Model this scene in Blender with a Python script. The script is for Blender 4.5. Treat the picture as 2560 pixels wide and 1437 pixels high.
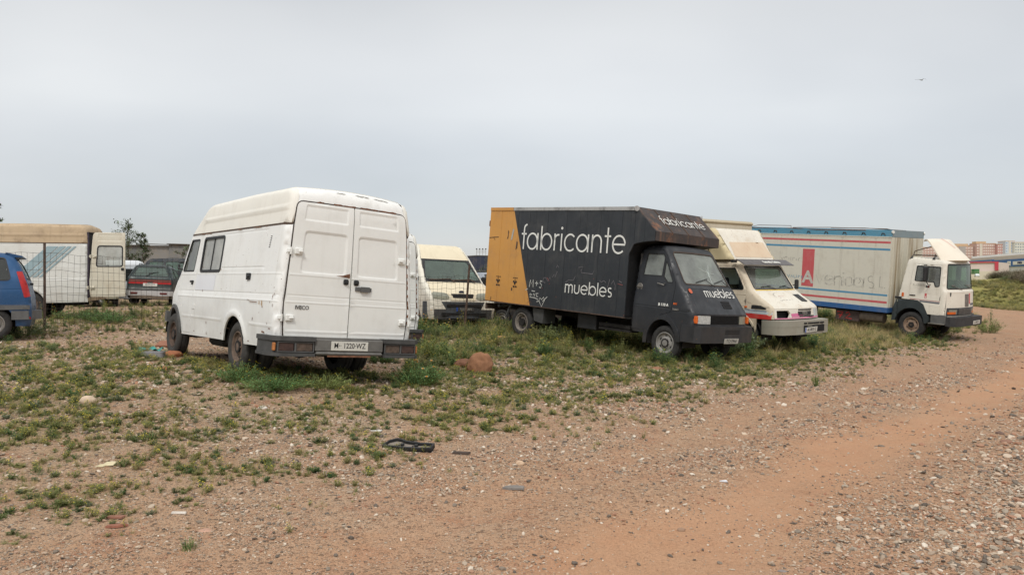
import bpy, math, random
import numpy as np
from mathutils import Vector, Matrix
from mathutils.geometry import delaunay_2d_cdt

for o in list(bpy.data.objects): bpy.data.objects.remove(o)
SC = bpy.context.scene
COL = SC.collection
rng = np.random.default_rng(7)
random.seed(7)

# ------------------------------------------------------------------ camera, sky, sun, exposure
cam_d = bpy.data.cameras.new('camera'); cam = bpy.data.objects.new('camera', cam_d); COL.objects.link(cam)
cam_d.sensor_width = 36; cam_d.lens = 2000/2560*36; cam_d.clip_start = .05; cam_d.clip_end = 9000
WM = np.array([[1.0, .003, 0], [0, -.008, 1], [.003, -1, -.008]])
_x = Vector((1, 0, .003)).normalized(); _y = Vector((-.003, .008, 1)).normalized(); _z = _x.cross(_y).normalized(); _y = _z.cross(_x)
cam.matrix_world = Matrix(((_x.x, _y.x, _z.x, 0), (_x.y, _y.y, _z.y, 0), (_x.z, _y.z, _z.z, 1.65), (0, 0, 0, 1)))
SC.camera = cam

SKX = 0.0
SUN_EL, SUN_ROT = math.radians(48), math.radians(188)     # behind the camera, a little to its left
world = bpy.data.worlds.new("World"); SC.world = world; world.use_nodes = True
nt = world.node_tree; nt.nodes.clear(); N = nt.nodes.new; L = nt.links.new
out = N('ShaderNodeOutputWorld'); bg = N('ShaderNodeBackground'); bg2 = N('ShaderNodeBackground'); add = N('ShaderNodeAddShader')
sky = N('ShaderNodeTexSky'); sky.sky_type = 'NISHITA'; sky.sun_disc = False; sky.sun_elevation = SUN_EL; sky.sun_rotation = SUN_ROT
bg.inputs['Strength'].default_value = .05
skyw = .35
L(sky.outputs[0], bg.inputs[0])
# the overcast deck: a pale grey sheet, brighter overhead, with soft cloud folds
tc = N('ShaderNodeTexCoord'); sep = N('ShaderNodeSeparateXYZ'); L(tc.outputs['Generated'], sep.inputs[0])
ramp = N('ShaderNodeValToRGB'); L(sep.outputs[2], ramp.inputs[0])
el = ramp.color_ramp.elements
el[0].position = 0.0; el[0].color = (.335, .335, .40, 1); el[1].position = 1.0; el[1].color = (1.05, 1.02, .95, 1)
for p, c in ((.07, (.39, .37, .39, 1)), (.125, (.47, .44, .42, 1)), (.2, (.60, .57, .52, 1)), (.34, (.585, .56, .505, 1)), (.6, (.84, .81, .75, 1))):
    e = el.new(p); e.color = c
vm = N('ShaderNodeVectorMath'); vm.operation = 'DIVIDE'
cz = N('ShaderNodeMath'); cz.operation = 'ADD'; cz.inputs[1].default_value = .30; L(sep.outputs[2], cz.inputs[0])
cmb = N('ShaderNodeCombineXYZ'); L(cz.outputs[0], cmb.inputs[0]); L(cz.outputs[0], cmb.inputs[1]); cmb.inputs[2].default_value = 1
L(tc.outputs['Generated'], vm.inputs[0]); L(cmb.outputs[0], vm.inputs[1])
nz = N('ShaderNodeTexNoise'); nz.inputs['Scale'].default_value = 1.0; nz.inputs['Detail'].default_value = 4; nz.inputs['Roughness'].default_value = .42
mpn = N('ShaderNodeMapping'); mpn.inputs['Location'].default_value = (SKX, 7.7, 0); mpn.inputs['Scale'].default_value = (.75, 1.0, .0)
L(vm.outputs[0], mpn.inputs[0]); L(mpn.outputs[0], nz.inputs[0])
mr = N('ShaderNodeMapRange'); L(nz.outputs[0], mr.inputs[0]); mr.inputs[1].default_value = .3; mr.inputs[2].default_value = .7
mr.inputs[3].default_value = .80; mr.inputs[4].default_value = 1.16
mul = N('ShaderNodeVectorMath'); mul.operation = 'SCALE'; L(ramp.outputs[0], mul.inputs[0]); L(mr.outputs[0], mul.inputs['Scale'])
L(mul.outputs[0], bg2.inputs[0]); bg2.inputs[1].default_value = 1.0
L(bg.outputs[0], add.inputs[0]); L(bg2.outputs[0], add.inputs[1]); L(add.outputs[0], out.inputs[0])
sd = bpy.data.lights.new('sun', 'SUN'); sd.energy = 1.5; sd.angle = math.radians(10); sd.color = (1, .965, .91)
sun = bpy.data.objects.new('sun', sd); COL.objects.link(sun)
# sky.sun_rotation is measured clockwise from +Y seen from above
sdir = Vector((math.sin(SUN_ROT)*math.cos(SUN_EL), math.cos(SUN_ROT)*math.cos(SUN_EL), math.sin(SUN_EL)))
sun.rotation_euler = (-sdir).to_track_quat('-Z', 'Y').to_euler()
SC.render.engine = 'CYCLES'
SC.view_settings.view_transform = 'Standard'; SC.view_settings.look = 'None'; SC.view_settings.gamma = 1
SC.view_settings.use_curve_mapping = False; SC.view_settings.exposure = 0.0

# ------------------------------------------------------------------ materials
MATS = {}
def srgb(r, g, b):
    f = lambda c: (c/255/12.92) if c/255 <= .04045 else ((c/255+.055)/1.055)**2.4
    return (f(r), f(g), f(b), 1)
class NT:
    def __init__(s, name):
        s.m = bpy.data.materials.new(name); s.m.use_nodes = True; s.t = s.m.node_tree; s.t.nodes.clear()
        s.out = s.n('ShaderNodeOutputMaterial'); s.p = s.n('ShaderNodeBsdfPrincipled'); s.l(s.p.outputs[0], s.out.inputs[0])
        s.tc = s.n('ShaderNodeTexCoord'); s.oc = s.tc.outputs['Object']
    def n(s, t, **k):
        q = s.t.nodes.new(t)
        for a, b in k.items(): setattr(q, a, b)
        return q
    def l(s, a, b): s.t.links.new(a, b)
    def mapping(s, sc=(1, 1, 1), loc=(0, 0, 0), rot=(0, 0, 0), src=None):
        m = s.n('ShaderNodeMapping'); m.inputs['Scale'].default_value = sc; m.inputs['Location'].default_value = loc; m.inputs['Rotation'].default_value = rot
        s.l(src or s.oc, m.inputs[0]); return m.outputs[0]
    def noise(s, scale, detail=4, rough=.55, src=None, dist=0):
        q = s.n('ShaderNodeTexNoise'); q.inputs['Scale'].default_value = scale; q.inputs['Detail'].default_value = detail
        q.inputs['Roughness'].default_value = rough; q.inputs['Distortion'].default_value = dist; s.l(src or s.oc, q.inputs[0]); return q.outputs[0]
    def voro(s, scale, src=None, feat='F1', rnd=1):
        q = s.n('ShaderNodeTexVoronoi'); q.feature = feat; q.inputs['Scale'].default_value = scale; q.inputs['Randomness'].default_value = rnd; s.l(src or s.oc, q.inputs[0]); return q
    def rng(s, v, a, b, c=0, d=1, smooth=False):
        q = s.n('ShaderNodeMapRange'); s.l(v, q.inputs[0])
        if smooth: q.interpolation_type = 'SMOOTHSTEP'
        for i, x in enumerate((a, b, c, d)): q.inputs[i+1].default_value = x
        return q.outputs[0]
    def math(s, op, a, b=None, clamp=False):
        q = s.n('ShaderNodeMath', operation=op, use_clamp=clamp)
        for i, x in enumerate((a, b)):
            if x is None: continue
            if isinstance(x, (int, float)): q.inputs[i].default_value = x
            else: s.l(x, q.inputs[i])
        return q.outputs[0]
    def mix(s, f, a, b, mode='MIX'):
        q = s.n('ShaderNodeMix', data_type='RGBA', blend_type=mode)
        for i, x in ((0, f), (6, a), (7, b)):
            if isinstance(x, (int, float)): q.inputs[i].default_value = x
            elif isinstance(x, tuple): q.inputs[i].default_value = x
            else: s.l(x, q.inputs[i])
        return q.outputs[2]
    def xyz(s, src=None):
        q = s.n('ShaderNodeSeparateXYZ'); s.l(src or s.oc, q.inputs[0]); return q.outputs
    def bump(s, h, strength=.3, dist=.01):
        q = s.n('ShaderNodeBump'); q.inputs['Strength'].default_value = strength; q.inputs['Distance'].default_value = dist
        s.l(h, q.inputs['Height']); s.l(q.outputs[0], s.p.inputs['Normal'])
    def set(s, **k):
        for a, b in k.items():
            i = s.p.inputs[a.replace('_', ' ')]
            if isinstance(b, (int, float, tuple)): i.default_value = b
            else: s.l(b, i)

def paint(name, col, rough=.45, dirt=.35, dirtcol=(150, 135, 112), rust=.0, streak=.25, fade=.1, metallic=0, spec=.5, chips=0.0):
    if name in MATS: return MATS[name]
    t = NT(name); c = srgb(*col); x, y, z = t.xyz()
    base = t.mix(t.rng(t.noise(1.3, 5), .35, .7, 0, fade), c, tuple(min(1, v*1.25+.02) for v in c[:3])+(1,))
    dc = srgb(*dirtcol)
    grime = t.rng(t.noise(2.6, 8, .68), .46, .78, 0, dirt, True)
    base = t.mix(grime, base, dc)
    st = t.noise(1, 5, .6, t.mapping((9, 9, .7)))
    base = t.mix(t.rng(st, .52, .8, 0, streak, True), base, dc)
    low = t.math('MULTIPLY', t.rng(z, .95, .35, 0, 1), t.rng(t.noise(5, 6, .7), .3, .75, .0, dirt*1.6))
    base = t.mix(low, base, srgb(*[int(.55*a+.45*b) for a, b in zip((140, 118, 96), dirtcol)]))
    r = rough
    if rust > 0:
        rn = t.rng(t.noise(3.3, 9, .72), .74-rust*.22, .80-rust*.18, 0, 1, True)
        rc = t.mix(t.noise(14, 4), srgb(88, 50, 30), srgb(158, 92, 48))
        base = t.mix(rn, base, rc)
    if chips > 0:
        ch = t.rng(t.noise(26, 3, .6), .71-chips*.1, .73-chips*.1, 0, 1)
        base = t.mix(ch, base, srgb(105, 72, 50))
    t.set(Base_Color=base, Roughness=t.rng(t.noise(4, 6), .3, .7, max(.05, r-.1), min(1, r+.22)), Metallic=metallic)
    t.p.inputs['Specular IOR Level'].default_value = spec
    t.bump(t.noise(2.2, 3), .05, .02)
    MATS[name] = t.m; return t.m
def flat(name, col, rough=.6, metallic=0, var=.25, scale=8, bump=0, spec=.5):
    if name in MATS: return MATS[name]
    t = NT(name); c = srgb(*col)
    d = tuple(v*(1-var) for v in c[:3])+(1,); e = tuple(min(1, v*(1+var)+.004) for v in c[:3])+(1,)
    t.set(Base_Color=t.mix(t.rng(t.noise(scale, 6, .65), .3, .7), d, e), Roughness=rough, Metallic=metallic)
    t.p.inputs['Specular IOR Level'].default_value = spec
    if bump: t.bump(t.noise(scale*3, 5), bump, .01)
    MATS[name] = t.m; return t.m
def glass(name, tint=(150, 175, 165), dust=.25, alpha=.35, rough=.04, dustcol=(178, 180, 172)):
    if name in MATS: return MATS[name]
    t = NT(name)
    tr = t.n('ShaderNodeBsdfTransparent'); tr.inputs[0].default_value = srgb(*tint)
    gl = t.n('ShaderNodeBsdfGlossy'); gl.inputs[0].default_value = (1, 1, 1, 1); gl.inputs[1].default_value = rough
    df = t.n('ShaderNodeBsdfDiffuse'); df.inputs[0].default_value = srgb(*dustcol)
    fr = t.n('ShaderNodeLayerWeight'); fr.inputs['Blend'].default_value = .5; fz = t.math('ADD', t.math('MULTIPLY', t.math('POWER', fr.outputs['Facing'], 4.0), .75), .05)
    m1 = t.n('ShaderNodeMixShader'); t.l(fz, m1.inputs[0]); t.l(tr.outputs[0], m1.inputs[1]); t.l(gl.outputs[0], m1.inputs[2])
    m2 = t.n('ShaderNodeMixShader'); t.l(t.rng(t.noise(2.4, 7, .66), .25, .8, dust*.45, dust*1.4), m2.inputs[0])
    t.l(m1.outputs[0], m2.inputs[1]); t.l(df.outputs[0], m2.inputs[2]); t.l(m2.outputs[0], t.out.inputs[0])
    MATS[name] = t.m; return t.m

M = {}
M['rubber'] = flat('tyre_rubber', (44, 43, 42), .85, var=.35, scale=12, bump=.15)
M['dustyrubber'] = flat('dusty_rubber', (60, 58, 55), .9, var=.35, scale=9, bump=.2)
M['black'] = flat('black_plastic', (30, 31, 33), .6, var=.3)
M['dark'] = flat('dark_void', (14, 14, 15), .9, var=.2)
M['under'] = flat('underbody_dirt', (34, 31, 29), .9, var=.4, bump=.2)
M['grey'] = flat('grey_plastic', (88, 88, 87), .7, var=.25, scale=5, bump=.1)
M['greydk'] = flat('weathered_bumper_plastic', (70, 70, 69), .72, var=.3, scale=5, bump=.12)
M['steel'] = flat('dull_steel', (140, 136, 130), .5, .6, var=.3)
M['rust'] = flat('rusted_steel', (122, 84, 62), .9, .1, var=.5, scale=14, bump=.3)
M['rustrim'] = flat('rusted_wheel_steel', (104, 88, 76), .85, .1, var=.6, scale=9, bump=.2)
M['rustdk'] = flat('dark_rusted_steel', (84, 68, 58), .9, .1, var=.5, scale=10, bump=.3)
M['chrome'] = flat('mirror_metal', (190, 190, 190), .2, 1, var=.1)
M['amber'] = flat('amber_lens', (205, 95, 30), .3, var=.2)
M['red'] = flat('red_lens', (170, 26, 24), .25, var=.2)
M['reddk'] = flat('dark_red_lens', (92, 28, 24), .35, var=.2)
M['lens'] = flat('clear_lamp_lens', (188, 192, 190), .15, .2, var=.25, scale=30)
M['lensdull'] = flat('yellowed_lamp_lens', (140, 142, 128), .25, .1, var=.25, scale=20)
M['plate'] = flat('number_plate_white', (205, 203, 194), .5, var=.08, scale=20)
M['ink'] = flat('print_black', (24, 24, 26), .6, var=.1)
M['blueprint'] = flat('print_blue', (28, 78, 168), .5, var=.1)
M['seat'] = flat('seat_cloth', (58, 60, 66), .95, var=.25)
M['seatlt'] = flat('worn_seat_cloth', (96, 98, 100), .95, var=.25)
M['trim'] = flat('interior_trim', (74, 72, 70), .85, var=.2)
M['white'] = flat('print_white', (222, 222, 216), .6, var=.08, scale=3)
M['glass'] = glass('window_glass', (170, 192, 182), .25)
M['glassdusty'] = glass('dusty_window_glass', (165, 185, 175), .5, dustcol=(168, 174, 168))
M['glassdark'] = glass('dark_window_glass', (70, 85, 80), .12, dustcol=(120, 125, 120))
M['glassgreen'] = glass('green_tinted_glass', (150, 190, 172), .22, dustcol=(150, 175, 162))

# ------------------------------------------------------------------ object helpers
def link(o, parent=None):
    COL.objects.link(o)
    if parent: o.parent = parent
    return o
def emit(name, V, F, mat, parent=None, smooth=True, mi=None, angle=None):
    me = bpy.data.meshes.new(name); me.from_pydata([tuple(map(float, v)) for v in V], [], [tuple(int(i) for i in f) for f in F])
    for m in (mat if isinstance(mat, (list, tuple)) else [mat]): me.materials.append(m)
    if mi is not None: me.polygons.foreach_set('material_index', mi)
    if smooth:
        me.polygons.foreach_set('use_smooth', [True]*len(me.polygons))
        if angle: me.set_sharp_from_angle(angle=math.radians(angle))
    me.update(); return link(bpy.data.objects.new(name, me), parent)
def tag(o, label, cat=None, group=None, kind=None):
    if label: o['label'] = label
    if cat: o['category'] = cat
    if group: o['group'] = group
    if kind: o['kind'] = kind
    return o
def thing(name, label, cat, loc=(0, 0, 0), rot=0, group=None, mat=None):
    o = bpy.data.objects.new(name, None); o.empty_display_size = .2; COL.objects.link(o)
    if mat is not None: o.matrix_world = mat
    else: o.location = loc; o.rotation_euler = (0, 0, rot)
    return tag(o, label, cat, group)
def pose(R, t):
    return Matrix(((R[0][0], R[0][1], R[0][2], t[0]), (R[1][0], R[1][1], R[1][2], t[1]), (R[2][0], R[2][1], R[2][2], t[2]), (0, 0, 0, 1)))

class MB:
    """collects shapes that become ONE mesh"""
    def __init__(s): s.V = []; s.F = []; s.mi = []
    def add(s, V, F, m=0):
        k = len(s.V); s.V += [tuple(v) for v in V]; s.F += [tuple(i+k for i in f) for f in F]; s.mi += [m]*len(F); return s
    def box(s, c, d, rot=None, m=0, bev=0.0):
        x, y, z = d[0]/2, d[1]/2, d[2]/2
        if bev <= 0 or bev >= min(x, y, z):
            V = [(i*x, j*y, k*z) for i in (-1, 1) for j in (-1, 1) for k in (-1, 1)]
            F = [(0, 1, 3, 2), (4, 6, 7, 5), (0, 4, 5, 1), (2, 3, 7, 6), (0, 2, 6, 4), (1, 5, 7, 3)]
        else:
            V = []; idx = {}
            for i in (-1, 1):
                for j in (-1, 1):
                    for k in (-1, 1):
                        for a in range(3):
                            p = [i*(x-bev), j*(y-bev), k*(z-bev)]; p[a] = (i*x, j*y, k*z)[a]; idx[(i, j, k, a)] = len(V); V.append(tuple(p))
            F = []
            for sgn in (-1, 1):
                q = [(sgn, -1, -1), (sgn, 1, -1), (sgn, 1, 1), (sgn, -1, 1)]; q = q if sgn > 0 else q[::-1]
                F.append([idx[c_+(0,)] for c_ in q])
                q = [(-1, sgn, -1), (-1, sgn, 1), (1, sgn, 1), (1, sgn, -1)]; q = q if sgn > 0 else q[::-1]
                F.append([idx[c_+(1,)] for c_ in q])
                q = [(-1, -1, sgn), (1, -1, sgn), (1, 1, sgn), (-1, 1, sgn)]; q = q if sgn > 0 else q[::-1]
                F.append([idx[c_+(2,)] for c_ in q])
            for a, b, c_ in ((0, 1, 2), (1, 2, 0), (2, 0, 1)):
                for u in (-1, 1):
                    for v in (-1, 1):
                        def K(w, ax):
                            t_ = [0, 0, 0]; t_[a] = u; t_[b] = v; t_[c_] = w; return idx[tuple(t_)+(ax,)]
                        F.append([K(-1, a), K(1, a), K(1, b), K(-1, b)] if u*v < 0 else [K(-1, a), K(-1, b), K(1, b), K(1, a)])
            for i in (-1, 1):
                for j in (-1, 1):
                    for k in (-1, 1):
                        f = [idx[(i, j, k, 0)], idx[(i, j, k, 1)], idx[(i, j, k, 2)]]; F.append(f if i*j*k > 0 else f[::-1])
        V = np.array(V)
        if rot is not None: V = V @ np.array(rot).T
        return s.add(V+np.array(c), F, m)
    def tube(s, pts, r, n=8, m=0, cap=True):
        P = [Vector(p) for p in pts]; rs = r if isinstance(r, (list, tuple)) else [r]*len(P)
        V = []; up = Vector((0, 0, 1))
        for i, p in enumerate(P):
            d = (P[min(i+1, len(P)-1)]-P[max(i-1, 0)]).normalized()
            a = d.cross(up); a = d.cross(Vector((1, 0, 0))) if a.length < .05 else a
            a.normalize(); b = d.cross(a)
            V += [tuple(p+(a*math.cos(2*math.pi*k/n)+b*math.sin(2*math.pi*k/n))*rs[i]) for k in range(n)]
        F = [(i*n+k, i*n+(k+1) % n, (i+1)*n+(k+1) % n, (i+1)*n+k) for i in range(len(P)-1) for k in range(n)]
        if cap: F += [tuple(range(n))[::-1], tuple(range((len(P)-1)*n, len(P)*n))]
        return s.add(V, F, m)
    def lathe(s, prof, c=(0, 0, 0), axis='y', n=32, m=0, sgn=1):
        """prof: (radius, offset along axis)"""
        V = []
        for (r, h) in prof:
            for k in range(n):
                a = 2*math.pi*k/n; u, w = r*math.cos(a), r*math.sin(a)
                v = (u, h*sgn, w) if axis == 'y' else ((u, w, h*sgn) if axis == 'z' else (h*sgn, u, w))
                V.append((v[0]+c[0], v[1]+c[1], v[2]+c[2]))
        F = [(i*n+k, i*n+(k+1) % n, (i+1)*n+(k+1) % n, (i+1)*n+k) for i in range(len(prof)-1) for k in range(n)]
        return s.add(V, F, m)
    def prism(s, poly, y0, y1, plane='xz', m=0):
        n = len(poly)
        def P(a, b, t): return (a, t, b) if plane == 'xz' else ((t, a, b) if plane == 'yz' else (a, b, t))
        V = [P(a, b, y0) for a, b in poly]+[P(a, b, y1) for a, b in poly]
        F = [tuple(range(n)), tuple(range(2*n-1, n-1, -1))]+[(i, i+n, (i+1) % n+n, (i+1) % n) for i in range(n)]
        return s.add(V, F, m)
    def out(s, name, mat, parent=None, smooth=False, angle=35):
        return emit(name, s.V, s.F, mat, parent, smooth or bool(angle), s.mi if isinstance(mat, (list, tuple)) else None, angle)

def rp(pts, r=0.0, n=4):
    """polygon with rounded corners; a point may carry its own radius"""
    out_ = []; k = len(pts)
    for i in range(k):
        p = Vector(pts[i][:2]); a = Vector(pts[i-1][:2])-p; b = Vector(pts[(i+1) % k][:2])-p
        rr = pts[i][2] if len(pts[i]) > 2 else r
        if rr <= 0: out_.append(tuple(p)); continue
        ang = a.angle(b); 
        if ang > 3.05: out_.append(tuple(p)); continue
        d = min(rr/math.tan(ang/2), a.length*.49, b.length*.49)
        p0 = p+a.normalized()*d; p1 = p+b.normalized()*d
        for j in range(n+1):
            t = j/n; out_.append(tuple(p0*(1-t)**2+p*2*t*(1-t)+p1*t*t))
    return out_
def rect(x0, z0, x1, z1, r=0.0, n=4): return rp([(x0, z0), (x1, z0), (x1, z1), (x0, z1)], r, n)
def arc(cx, cz, r, a0, a1, n=14): return [(cx+r*math.cos(math.radians(a0+(a1-a0)*i/n)), cz+r*math.sin(math.radians(a0+(a1-a0)*i/n))) for i in range(n+1)]
def grow(poly, d):
    """offset a polygon (any winding) outward by d"""
    P = np.array([p[:2] for p in poly]); A = .5*np.sum(P[:, 0]*np.roll(P[:, 1], -1)-P[:, 1]*np.roll(P[:, 0], -1)); s = 1 if A > 0 else -1
    e0 = P-np.roll(P, 1, 0); e1 = np.roll(P, -1, 0)-P
    n0 = np.stack([e0[:, 1], -e0[:, 0]], 1)/(np.linalg.norm(e0, axis=1)[:, None]+1e-9); n1 = np.stack([e1[:, 1], -e1[:, 0]], 1)/(np.linalg.norm(e1, axis=1)[:, None]+1e-9)
    nn = n0+n1; nn = nn/np.maximum(np.sum(nn*nn, 1)[:, None]/2, .3)
    return [tuple(v) for v in P+s*d*nn]
def inpoly(P, poly):
    x, y = P[:, 0], P[:, 1]; c = np.zeros(len(P), bool); Q = np.array([q[:2] for q in poly]); j = len(Q)-1
    for i in range(len(Q)):
        xi, yi = Q[i]; xj, yj = Q[j]
        if yi != yj: c ^= ((yi > y) != (yj > y)) & (x < (xj-xi)*(y-yi)/(yj-yi)+xi)
        j = i
    return c
def segdist(P, line):
    d = np.full(len(P), 1e9); Q = np.array([q[:2] for q in line])
    for i in range(len(Q)-1):
        a, b = Q[i], Q[i+1]; ab = b-a; t = np.clip(((P-a)@ab)/max(ab@ab, 1e-12), 0, 1)
        d = np.minimum(d, np.linalg.norm(P-(a+t[:, None]*ab), axis=1))
    return d
def subdiv(poly, step, closed=True):
    o_ = []; k = len(poly)
    for i in range(k if closed else k-1):
        a = np.array(poly[i][:2]); b = np.array(poly[(i+1) % k][:2]); n = max(1, int(np.linalg.norm(b-a)/step+.5))
        o_ += [tuple(a+(b-a)*j/n) for j in range(n)]
    if not closed: o_.append(tuple(poly[-1][:2]))
    return o_

def sheet(name, f, outer, holes=(), mat=None, parent=None, thick=.02, grid=.12, feats=(), extra=None, off=0.0, smooth=True, label=None, flip=False):
    """curved skin over the parameter polygon `outer` minus `holes`; f(P, off)->xyz. feats: ('panel',poly,depth,w) | ('line',polyline,amt,w)"""
    loops = [subdiv(outer, grid)]+[subdiv(h, grid) for h in holes]
    pts = []; edges = []
    for lp in loops:
        k = len(pts); pts += lp; edges += [(k+i, k+(i+1) % len(lp)) for i in range(len(lp))]
    fr = []
    for ft in feats:
        if ft[0] == 'panel':
            a = subdiv(ft[1], grid); b = subdiv(grow(ft[1], -ft[3]), grid); fr.append((ft, b))
            for lp in (a, b, subdiv(grow(ft[1], ft[3]*.5), grid), subdiv(grow(ft[1], -ft[3]*1.5), grid)):
                k = len(pts); pts += lp; edges += [(k+i, k+(i+1) % len(lp)) for i in range(len(lp))]
    A = np.array(outer)[:, :2]; x0, y0 = A.min(0); x1, y1 = A.max(0)
    gx = np.arange(x0+grid*.5, x1, grid); gy = np.arange(y0+grid*.5, y1, grid)
    G = np.array([(u, v) for u in gx for v in gy]).reshape(-1, 2)
    if extra is not None and len(extra): G = np.vstack([G, np.array(extra)[:, :2]])
    for ft in feats:
        if ft[0] == 'line':
            l = np.array(subdiv(ft[1], grid, False)); d = l[-1]-l[0]; nrm = np.array([-d[1], d[0]])/np.linalg.norm(d)
            G = G[segdist(G, ft[1]) > ft[3]*2.2]
            for q in (l, l+nrm*ft[3], l-nrm*ft[3], l+nrm*ft[3]*1.8, l-nrm*ft[3]*1.8):
                k = len(pts); pts += [tuple(v) for v in q]; edges += [(k+i, k+i+1) for i in range(len(q)-1)]
    keep = inpoly(G, outer)
    for h in holes: keep &= ~inpoly(G, h)
    allb = np.array(pts)
    G = G[keep]
    if len(G):
        dm = np.full(len(G), 1e9)
        for lp in loops: dm = np.minimum(dm, segdist(G, lp+[lp[0]]))
        G = G[dm > .004]
    pts = pts+[tuple(g) for g in G]
    vs, es, fs, *_ = delaunay_2d_cdt([Vector(p) for p in pts], edges, [], 0, 1e-5)
    P = np.array([(v.x, v.y) for v in vs]); T = np.array([t for t in fs if len(t) == 3])
    cen = P[T].mean(1); k = inpoly(cen, outer)
    for h in holes: k &= ~inpoly(cen, h)
    T = T[k]
    a = P[T[:, 1]]-P[T[:, 0]]; b = P[T[:, 2]]-P[T[:, 0]]; ar = a[:, 0]*b[:, 1]-a[:, 1]*b[:, 0]
    T = T[np.abs(ar) > 1e-10]; ar = ar[np.abs(ar) > 1e-10]; T[ar < 0] = T[ar < 0][:, ::-1]
    used = np.unique(T); mp = -np.ones(len(P), int); mp[used] = range(len(used)); P = P[used]; T = mp[T]
    disp = np.full(len(P), float(off))
    for ft in feats:
        if ft[0] == 'panel':
            inner = grow(ft[1], -ft[3]+.0015); disp += np.where(inpoly(P, inner), -ft[2], 0)
        elif ft[0] == 'line':
            disp += ft[2]*np.maximum(0, 1-segdist(P, ft[1])/ft[3])
        elif ft[0] == 'fn': disp += ft[1](P)
    V = f(P, disp); nV = len(V); F = [tuple(t) for t in T]
    if thick:
        V2 = f(P, disp-thick); cnt = {}
        for t in T:
            for i in range(3):
                e = (t[i], t[(i+1) % 3]); cnt[e] = cnt.get(e, 0)+1
        bd = [e for e in cnt if (e[1], e[0]) not in cnt]
        bv = sorted({i for e in bd for i in e}); m2 = {v: nV+i for i, v in enumerate(bv)}; m3 = {v: nV+len(bv)+i for i, v in enumerate(bv)}
        V = np.vstack([V, V[bv], V2[bv]]); F += [(m2[b_], m2[a_], m3[a_], m3[b_]) for a_, b_ in bd]
    if flip: F = [q[::-1] for q in F]
    o = emit(name, V, F, mat, parent, smooth)
    if label: o['label'] = label
    return o

class Body:
    """vehicle skin: side profile polyline (x,z) rear-bottom > roof > front-bottom, half width W(x,z), corner radius r"""
    def __init__(s, prof, W, r=.08, W0=1.0, warp=None, root=None, paint=None):
        s.prof = prof; s.W = W; s.r = r; s.W0 = W0; s.warp = warp; s.root = root; s.paint = paint
    def y(s, P, r=None):
        r = s.r if r is None else r
        d = np.minimum(segdist(P, s.prof), r); return s.W(P[:, 0], P[:, 1])-(r-np.sqrt(np.maximum(0, r*r-(r-d)**2)))
    def fside(s, side):
        def f(P, off):
            y = s.y(P)+off; V = np.stack([P[:, 0], side*y, P[:, 1]], 1)
            return s.warp(V) if s.warp else V
        return f
    def side(s, name, outer, side=1, **k):
        k.setdefault('mat', s.paint); k.setdefault('parent', s.root); k.setdefault('thick', .02)
        ex = list(k.pop('extra', []) or [])
        for d in (.06, .25, .55, 1.0):
            Q = np.array(subdiv(s.prof, .08, False)); T = np.gradient(Q, axis=0); T /= np.linalg.norm(T, axis=1)[:, None]+1e-9
            for sg in (1, -1): ex += [tuple(v) for v in Q+sg*d*s.r*np.stack([-T[:, 1], T[:, 0]], 1)]
        return sheet(name, s.fside(side), outer, extra=ex, flip=(side > 0), **k)
    def path(s, line):
        L_ = np.array([p[:2] for p in line]); seg = np.linalg.norm(np.diff(L_, axis=0), axis=1); cum = np.concatenate([[0], np.cumsum(seg)])
        return L_, cum
    def fcap(s, line):
        L_, cum = s.path(line); T = np.gradient(L_, axis=0); T /= np.linalg.norm(T, axis=1)[:, None]; NN = np.stack([-T[:, 1], T[:, 0]], 1)
        def f(P, off):
            q = P[:, 1]; x = np.interp(q, cum, L_[:, 0]); z = np.interp(q, cum, L_[:, 1])
            nx = np.interp(q, cum, NN[:, 0]); nz_ = np.interp(q, cum, NN[:, 1])
            w = s.W(x, z)-s.r; V = np.stack([x+nx*off, P[:, 0]*w/(s.W0-s.r), z+nz_*off], 1)
            return s.warp(V) if s.warp else V
        return f, cum[-1]
    def cap(s, name, line, outer, **k):
        k.setdefault('mat', s.paint); k.setdefault('parent', s.root); k.setdefault('thick', .02)
        k.setdefault('flip', True)
        f, n = s.fcap(line); ex = list(k.pop('extra', []) or [])
        for q in s.path(line)[1]: ex += [(u, q) for u in np.linspace(-s.W0, s.W0, 15)]
        return sheet(name, f, outer, extra=ex, **k)

def text(name, st, size, mat, parent, Mx, ext=.003, bold=0.0, sx=1, align='CENTER', label=None):
    cu = bpy.data.curves.new(name, 'FONT'); cu.body = st; cu.size = size; cu.extrude = ext; cu.offset = bold; cu.align_x = align; cu.align_y = 'CENTER'; cu.resolution_u = 3
    ob = bpy.data.objects.new(name, cu); COL.objects.link(ob); bpy.context.view_layer.update()
    me = bpy.data.meshes.new_from_object(ob); bpy.data.objects.remove(ob); bpy.data.curves.remove(cu)
    me.transform(Mx @ Matrix.Diagonal((sx, 1, 1, 1))); me.materials.clear(); me.materials.append(mat)
    o = link(bpy.data.objects.new(name, me), parent)
    if label: o['label'] = label
    return o
def frame(o, X, Y):
    X = Vector(X).normalized(); Y = Vector(Y); Zv = X.cross(Y).normalized(); Y = Zv.cross(X)
    return Matrix(((X.x, Y.x, Zv.x, o[0]), (X.y, Y.y, Zv.y, o[1]), (X.z, Y.z, Zv.z, o[2]), (0, 0, 0, 1)))

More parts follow.
